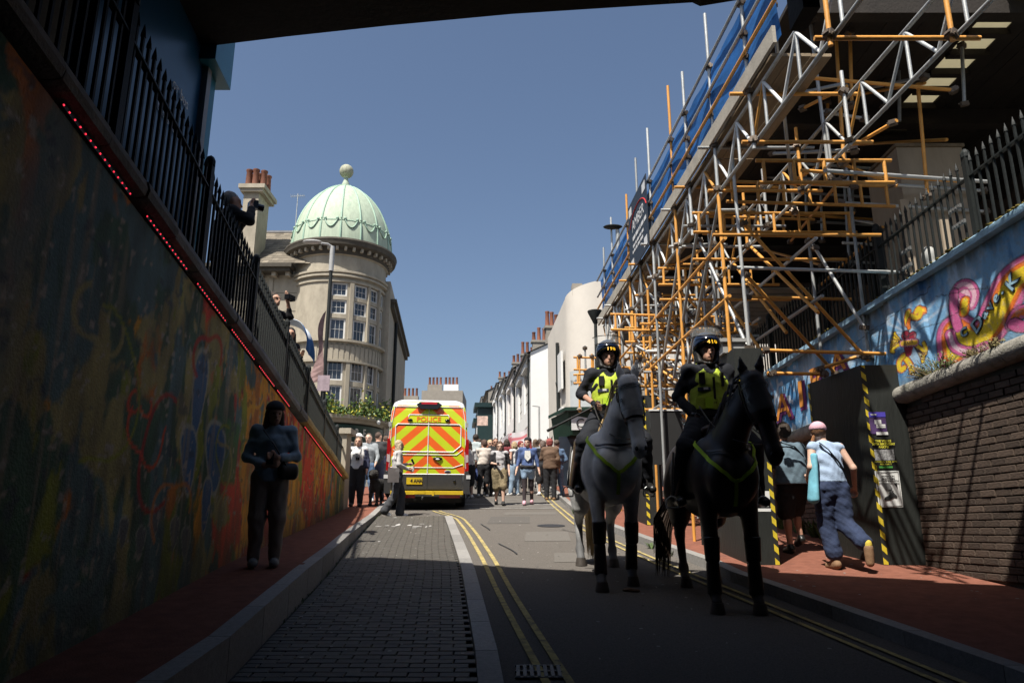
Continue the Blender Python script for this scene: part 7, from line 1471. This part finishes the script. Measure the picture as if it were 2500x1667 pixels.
    for s in (-1, 1): belt([poll + sd * s * .06 - fr * .02, poll + ax * .12 + sd * s * .12 - fr * .03, poll + ax * .3 + sd * s * .11 - fr * .02, poll + ax * .46 + sd * s * .09], .011, m_strap, 'cheekpiece', 24)
    belt([poll + sd * .1 - fr * .05 + ax * .02, poll + ax * .2 - fr * .2, poll + sd * -.1 - fr * .05 + ax * .02], .010, m_strap, 'throatlash', 24)
    for s in (-1, 1): belt([V3(s * .25, .15, 1.55), V3(s * .24, -.10, 1.42), V3(s * .13, -.30, 1.24), V3(0, -.36, 1.14)], .017, m_neon2, 'breastplate_strap')
    belt([V3(0, -.36, 1.15), V3(0, -.32, 1.02), V3(0, -.22, .92)], .017, m_neon2, 'breastplate_strap', 20); belt([V3(-.25, -.15, 1.47), V3(0, -.3, 1.42), V3(.25, -.15, 1.47)], .012, m_strap, 'neck_strap', 30)
    for s in (-1, 1):
        a_ = muz - ax * .10 + sd * s * .085; c_ = V3(s * .15, .30, 1.93); b = MB(); b.path([Vector(lerp(a_, c_, q_) + V3(s * .05 * math.sin(q_ * pi), 0, -.10 * math.sin(q_ * pi))) for q_ in np.linspace(0, 1, 14)], .009, 5, flat=(1, .5)); b.build('rein', m_strap, t)
    # eye visor: bent clear plate standing off the face
    b = MB(); R = []
    for a in np.linspace(-1.25, 1.25, 13): R.append([Vector(poll + ax * h_ + sd * (.145 + .02 * (h_ - .1)) * math.sin(a) + fr * (.02 + .145 * math.cos(a))) for h_ in (.05, .15, .25, .33)])
    b.add([v for r_ in R for v in r_], [(i * 4 + j, (i + 1) * 4 + j, (i + 1) * 4 + j + 1, i * 4 + j + 1) for i in range(12) for j in range(3)]); b.build('eye_visor', m_vis, t, smooth=60)
    # mane, forelock, tail as tapering locks
    hm = M('horse hair ' + tailc[0], tailc[1], .55, .45, 30, stretch=(8, 8, .6)); b = MB()
    for i in range(70):
        f = rg.random(); c0 = V3(neckdx * f * 1.1, .25 - .62 * f, 1.72 + .42 * f); s = rg.choice((-1, 1)) if i % 3 else 1; e = c0 + V3(s * (.10 + .06 * rg.random()), .05 * rg.uniform(-1, 1), -.16 - .12 * rg.random()); b.path([Vector(c0), Vector(lerp(c0, e, .4) + V3(s * .03, 0, .04)), Vector(e)], [.012, .011, .002], 4)
    b.build('mane', hm, t); b = MB()
    for i in range(150):
        a = rg.uniform(0, 2 * pi); r0 = rg.random() ** .5; p0 = V3(.03 * math.cos(a) * r0 + tail_x * .1, 1.72, 1.42); p1 = V3(.06 * math.cos(a) * r0 + tail_x * .5, 1.86 + .05 * math.sin(a) * r0, 1.15); L_ = rg.uniform(.55, .95); p2 = V3(.10 * math.cos(a) * r0 + tail_x, 1.88 + .07 * math.sin(a) * r0, 1.15 - L_ * .5); p3 = V3(.09 * math.cos(a) * r0 + tail_x * 1.1, 1.86 + .06 * math.sin(a), 1.15 - L_)
        b.path([Vector(p) for p in (p0, p1, p2, p3)], [.012, .011, .009, .002], 4)
    b.build('tail', hm, t)
    blob('saddle', [('k', V3(0, .45, 1.66), V3(0, 1.0, 1.68), (.19, .05), (.22, .055), X), ('e', V3(0, .43, 1.71), (.12, .07, .06)), ('e', V3(0, 1.03, 1.73), (.2, .07, .06)), ('k', V3(.30, .55, 1.55), V3(.385, .62, 1.05), (.05, .2), (.03, .16), X), ('k', V3(-.30, .55, 1.55), V3(-.385, .62, 1.05), (.05, .2), (.03, .16), X)], .017, m_saddle, t, k=.05)
    for s in (-1, 1):
        P_, N_ = stick(pr, .055, [V3(s * .3, y, z) for y in np.linspace(.35, 1.15, 8) for z in np.linspace(1.62, 1.0, 7)], .008); b = MB(); b.add(P_, [((i * 7 + j), (i * 7 + j + 1), ((i + 1) * 7 + j + 1), ((i + 1) * 7 + j)) for i in range(7) for j in range(6)]); b.build('saddle_cloth', m_strap, t, smooth=60)
        b = MB(); b.bar((s * .385, .56, 1.5), (s * .45, .42, 1.03), .02, .006); b.build('stirrup_leather', m_strap, t); b = MB(); b.path([(s * .45 + .06 * math.cos(a), .42, .975 + .075 * math.sin(a)) for a in np.linspace(-.4, pi + .4, 12)], .008, 6); b.obox((s * .45, .42, .94), (.06, 0, 0), (0, .025, 0), (0, 0, .007)); b.build('stirrup', m_galv, t)
    return t, pr
greycoat = M('grey horse coat', (.72, .72, .69), .65, .28, 5, .3, 160, dirt=(.46, .465, .46), dirts=.5); nn_ = greycoat.node_tree.nodes; ll_ = greycoat.node_tree.links; bs_ = nn_['Principled BSDF']; src_ = bs_.inputs['Base Color'].links[0].from_socket
tc_ = nn_.new('ShaderNodeTexCoord'); sp_2 = nn_.new('ShaderNodeSeparateXYZ'); ll_.new(tc_.outputs['Object'], sp_2.inputs[0]); mr_ = nn_.new('ShaderNodeMapRange'); mr_.inputs[1].default_value = .45; mr_.inputs[2].default_value = 1.0; ll_.new(sp_2.outputs[2], mr_.inputs[0])
mx_ = nn_.new('ShaderNodeMix'); mx_.data_type = 'RGBA'; mx_.inputs[6].default_value = (.10, .10, .10, 1); ll_.new(mr_.outputs[0], mx_.inputs[0]); ll_.new(src_, mx_.inputs[7]); ll_.new(mx_.outputs[2], bs_.inputs['Base Color'])   # dark stockings of a dapple grey
darkcoat = M('dark bay coat', (.016, .011, .009), .5, .35, 3, .1, 90)
HG = (1.12, 8.2, gr(8.2)); HB = (2.03, 7.05, gr(7.05))
horse('grey police horse wearing a smoked eye visor and neon breast strap', HG, .03, greycoat, ('blond', (.42, .29, .13)), .14, .03, .06, dict(r=(.0, -.12, .02), l=(.0, .2, .0)), 1.04, .02, (.0, -.12), 1)
horse('black police horse wearing an eye visor and neon breast strap', HB, -.02, darkcoat, ('black', (.03, .018, .012)), .22, .0, .10, dict(r=(.0, 0, 0), l=(.0, -.03, 0)), 1.0, -.30, (-.25, .0), 2)
def rider(label, hz, sc, y0, num, dx=0, arm=0, lean=0, hh=1.8):
    """root stands so that the seat meets the saddle"""
    k = hh / 1.70; base = (hz[0] + dx, hz[1] + y0 * sc, hz[2] + 1.775 * sc - .845 * k)
    pose = dict(hip_l=(.11, -.02, .90), hip_r=(-.11, -.02, .90), kne_l=(.325, -.25, .62), kne_r=(-.325, -.25, .62), ank_l=(.385, -.07, .15), ank_r=(-.385, -.07, .15), toe_l=(.40, -.24, .10), toe_r=(-.40, -.24, .10),
                elb_r=(-.315, .05, 1.19), wri_r=(-.19, -.23, 1.02), elb_l=(.29, .02, 1.17), wri_l=(.13, -.28, 1.06), sho_l=(.19, .01, 1.41), sho_r=(-.19, .01, 1.41), hed=(0, -.03, 1.60))
    if arm: pose.update(elb_r=(-.30, .08, 1.16), wri_r=(-.20, -.08, .95), elb_l=(.27, .03, 1.15), wri_l=(.16, -.22, 1.0))
    slv = 1.12 if not arm else 1.9
    t, J, hp, HR = person(label, base, .02, hh, pose, SK2, (.05, .03, .02), 'crop', topm=m_uni, sleeve=slv, legm=m_uni, loose=1.18, shoem=leath, vox=.0105, det=True, nod=.05, tloose=1.12, fat=1.08, hem=.90, nohair=True, hand=dict(curl_r=1.0, curl_l=1.0))
    for s in 'lr': kn, an = J['kne_' + s], J['ank_' + s]; blob('riding_boot', [('c', lerp(kn, an, .25), an, .066, .052), ('c', an, np.array(pose['toe_' + s]), .05, .042)], .013, leath, t, k=.02, cuts=[(lerp(kn, an, .22), (0, 0, 1))]); w_, e_ = J['wri_' + s], J['elb_' + s]; d = (w_ - e_) / np.linalg.norm(w_ - e_); sgn = 1 if s == 'l' else -1; blob('glove', [(p[0], p[1], p[2], *(tuple(np.array(q) + .004 if isinstance(q, tuple) else (q + .004 if i < 2 else q)) if False else q for i, q in enumerate(p[3:]))) for p in fingers(w_ - d * .01, d, (-.2 * sgn, -1, 0), (-sgn, 0, 0), 1.16, 1.0)] + [('c', w_ - d * .03, w_ + d * .02, .033, .034)], .009, leath, t, k=.012)
    if not arm: w_, e_ = J['wri_r'], J['elb_r']; blob('rolled_cuff', [('c', lerp(e_, w_, -.02), lerp(e_, w_, .16), .066, .06)], .011, m_uni, t, wr=(.006, 60)); b = MB(); q = lerp(e_, w_, .86); b.tube(Vector(q - (w_ - e_) * .03), Vector(q + (w_ - e_) * .03), .034, 12); b.build('watch', phone, t)
    # hi-vis vest with pockets, radio, label
    X = V3(1, 0, 0); g = 1.24 * 1.08
    blob('hi_vis_vest', [('k', (0, .0, .98), (0, .01, 1.27), (.148 * g, .118 * g), (.150 * g, .118 * g), X), ('k', (0, .01, 1.27), (0, .01, 1.38), (.150 * g, .118 * g), (.105 * g, .088 * g), X), ('c', (.10, .0, 1.38), (.12, .01, 1.455), .058, .035), ('c', (-.10, .0, 1.38), (-.12, .01, 1.455), .058, .035)], .0125, m_neon, t, k=.03, holes=[('e', (0, -.06, 1.50), (.075, .12, .15)), ('e', (.27, 0, 1.35), (.11, .14, .13)), ('e', (-.27, 0, 1.35), (.11, .14, .13))], wr=(.005, 28))
    def fp(x, z, d=0): return Vector((x, -.155 * (1 - .5 * (x / .2) ** 2) + .01 - d, z))
    def patch(nm, x, z, w, h_, dep, mt, d=.0): b = MB(); a = math.atan(x * 2.2); b.obox(fp(x, z, d), (w * math.cos(a), w * math.sin(a), 0), (math.sin(a) * dep, -math.cos(a) * dep, 0), (0, 0, h_)); b.build(nm, mt, t)
    patch('zip', .01, 1.15, .012, .17, .012, m_strap); patch('radio', -.10, 1.31, .03, .055, .03, m_strap); patch('label_band', -.085, 1.20, .062, .018, .014, navyc); patch('label', -.07, 1.205, .022, .012, .017, whitec)
    for x in (-.13, -.05, .07, .14): patch('pouch', x, 1.06, .036, .055, .030, m_neon if abs(x) > .06 else m_neon2)
    patch('belt_kit', -.02, .965, .16, .03, .02, m_strap); patch('strap', .10, 1.30, .014, .07, .02, m_strap)
    # helmet
    blob('helmet', [('e', hp(0, .01, .07), (.140, .160, .148), HR), ('e', hp(0, .05, .0), (.128, .125, .135), HR)], .0105, m_helm, t, k=.04, cuts=[(hp(0, 0, .028), HR @ V3(0, -.55, -1))], holes=[('e', hp(0, -.13, -.05), (.085, .12, .10), HR)], sm=2)
    blob('neck_guard', [('c', hp(.095, .02, .0), hp(.085, -.01, -.10), .036, .032), ('c', hp(-.095, .02, .0), hp(-.085, -.01, -.10), .036, .032), ('k', hp(.08, .08, -.05), hp(-.08, .08, -.05), (.09, .035), (.09, .035), V3(0, 0, 1)), ('c', hp(.08, -.02, -.10), hp(0, -.075, -.125), .014, .012), ('c', hp(-.08, -.02, -.10), hp(0, -.075, -.125), .014, .012)], .0105, m_strap, t, k=.03)
    for i, c in enumerate(num):
        a = (i - 1) * .26 + .10; r_ = .166; p = hp(r_ * .84 * math.sin(a), .01 - r_ * math.cos(a) * .965, .082); nn = Vector((math.sin(a), -math.cos(a), .35)).normalized(); ux = Vector((math.cos(a), math.sin(a), 0)); text('helmet_number', c, .058, frame(Vector(p), ux, nn.cross(ux), nn), m_num, t, .002, bold=.002)
    b = MB(); R = []
    for a in np.linspace(-1.45, 1.45, 15): R.append([Vector(hp((.155 + .004 * j) * math.sin(a), .012 - (.166 + .004 * j) * math.cos(a) + .03 * j, .150 + .034 * j)) for j in range(4)])
    b.add([v for r_ in R for v in r_], [(i * 4 + j, (i + 1) * 4 + j, (i + 1) * 4 + j + 1, i * 4 + j + 1) for i in range(14) for j in range(3)]); vz = b.build('raised_visor', m_vis2, t, smooth=60); b = MB(); b.path([r_[0] for r_ in R], .006, 5); b.path([r_[3] for r_ in R], .005, 5); b.build('visor_rim', m_strap, vz)
    blob('collar', [('c', (-.07, -.05, 1.44), (.07, -.05, 1.44), .035, .035), ('c', (.075, .0, 1.46), (0, .07, 1.47), .035, .035), ('c', (-.075, .0, 1.46), (0, .07, 1.47), .035, .035)], .011, m_uni, t, k=.02, holes=[('e', (0, -.10, 1.49), (.035, .05, .07))])
    if not arm: b = MB(); b.tube((-.2, -.26, 1.0), (-.62, -.1, .80), .012, 8); b.tube((-.62, -.1, .80), (-.72, -.06, .75), .017, 8); b.build('baton', m_strap, t)
    return t
rider('mounted police officer in hi-vis vest, helmet number 198, sleeves rolled', HG, 1.04, .62, '198', .06, 0)
rider('mounted police officer in hi-vis vest, helmet number 410, on the black horse', HB, 1.0, .66, '410', .06, 1, hh=1.78)
# dropping in the road
b = blob('horse_dropping', [('e', (1.22, 8.05, gr(8.05) + .02), (.07, .06, .022)), ('e', (1.29, 8.02, gr(8.02) + .015), (.04, .04, .02))], .012, brownc, k=.02, wr=(.006, 60)); tag(b, 'reddish brown lump on the road under the grey horse', 'debris')
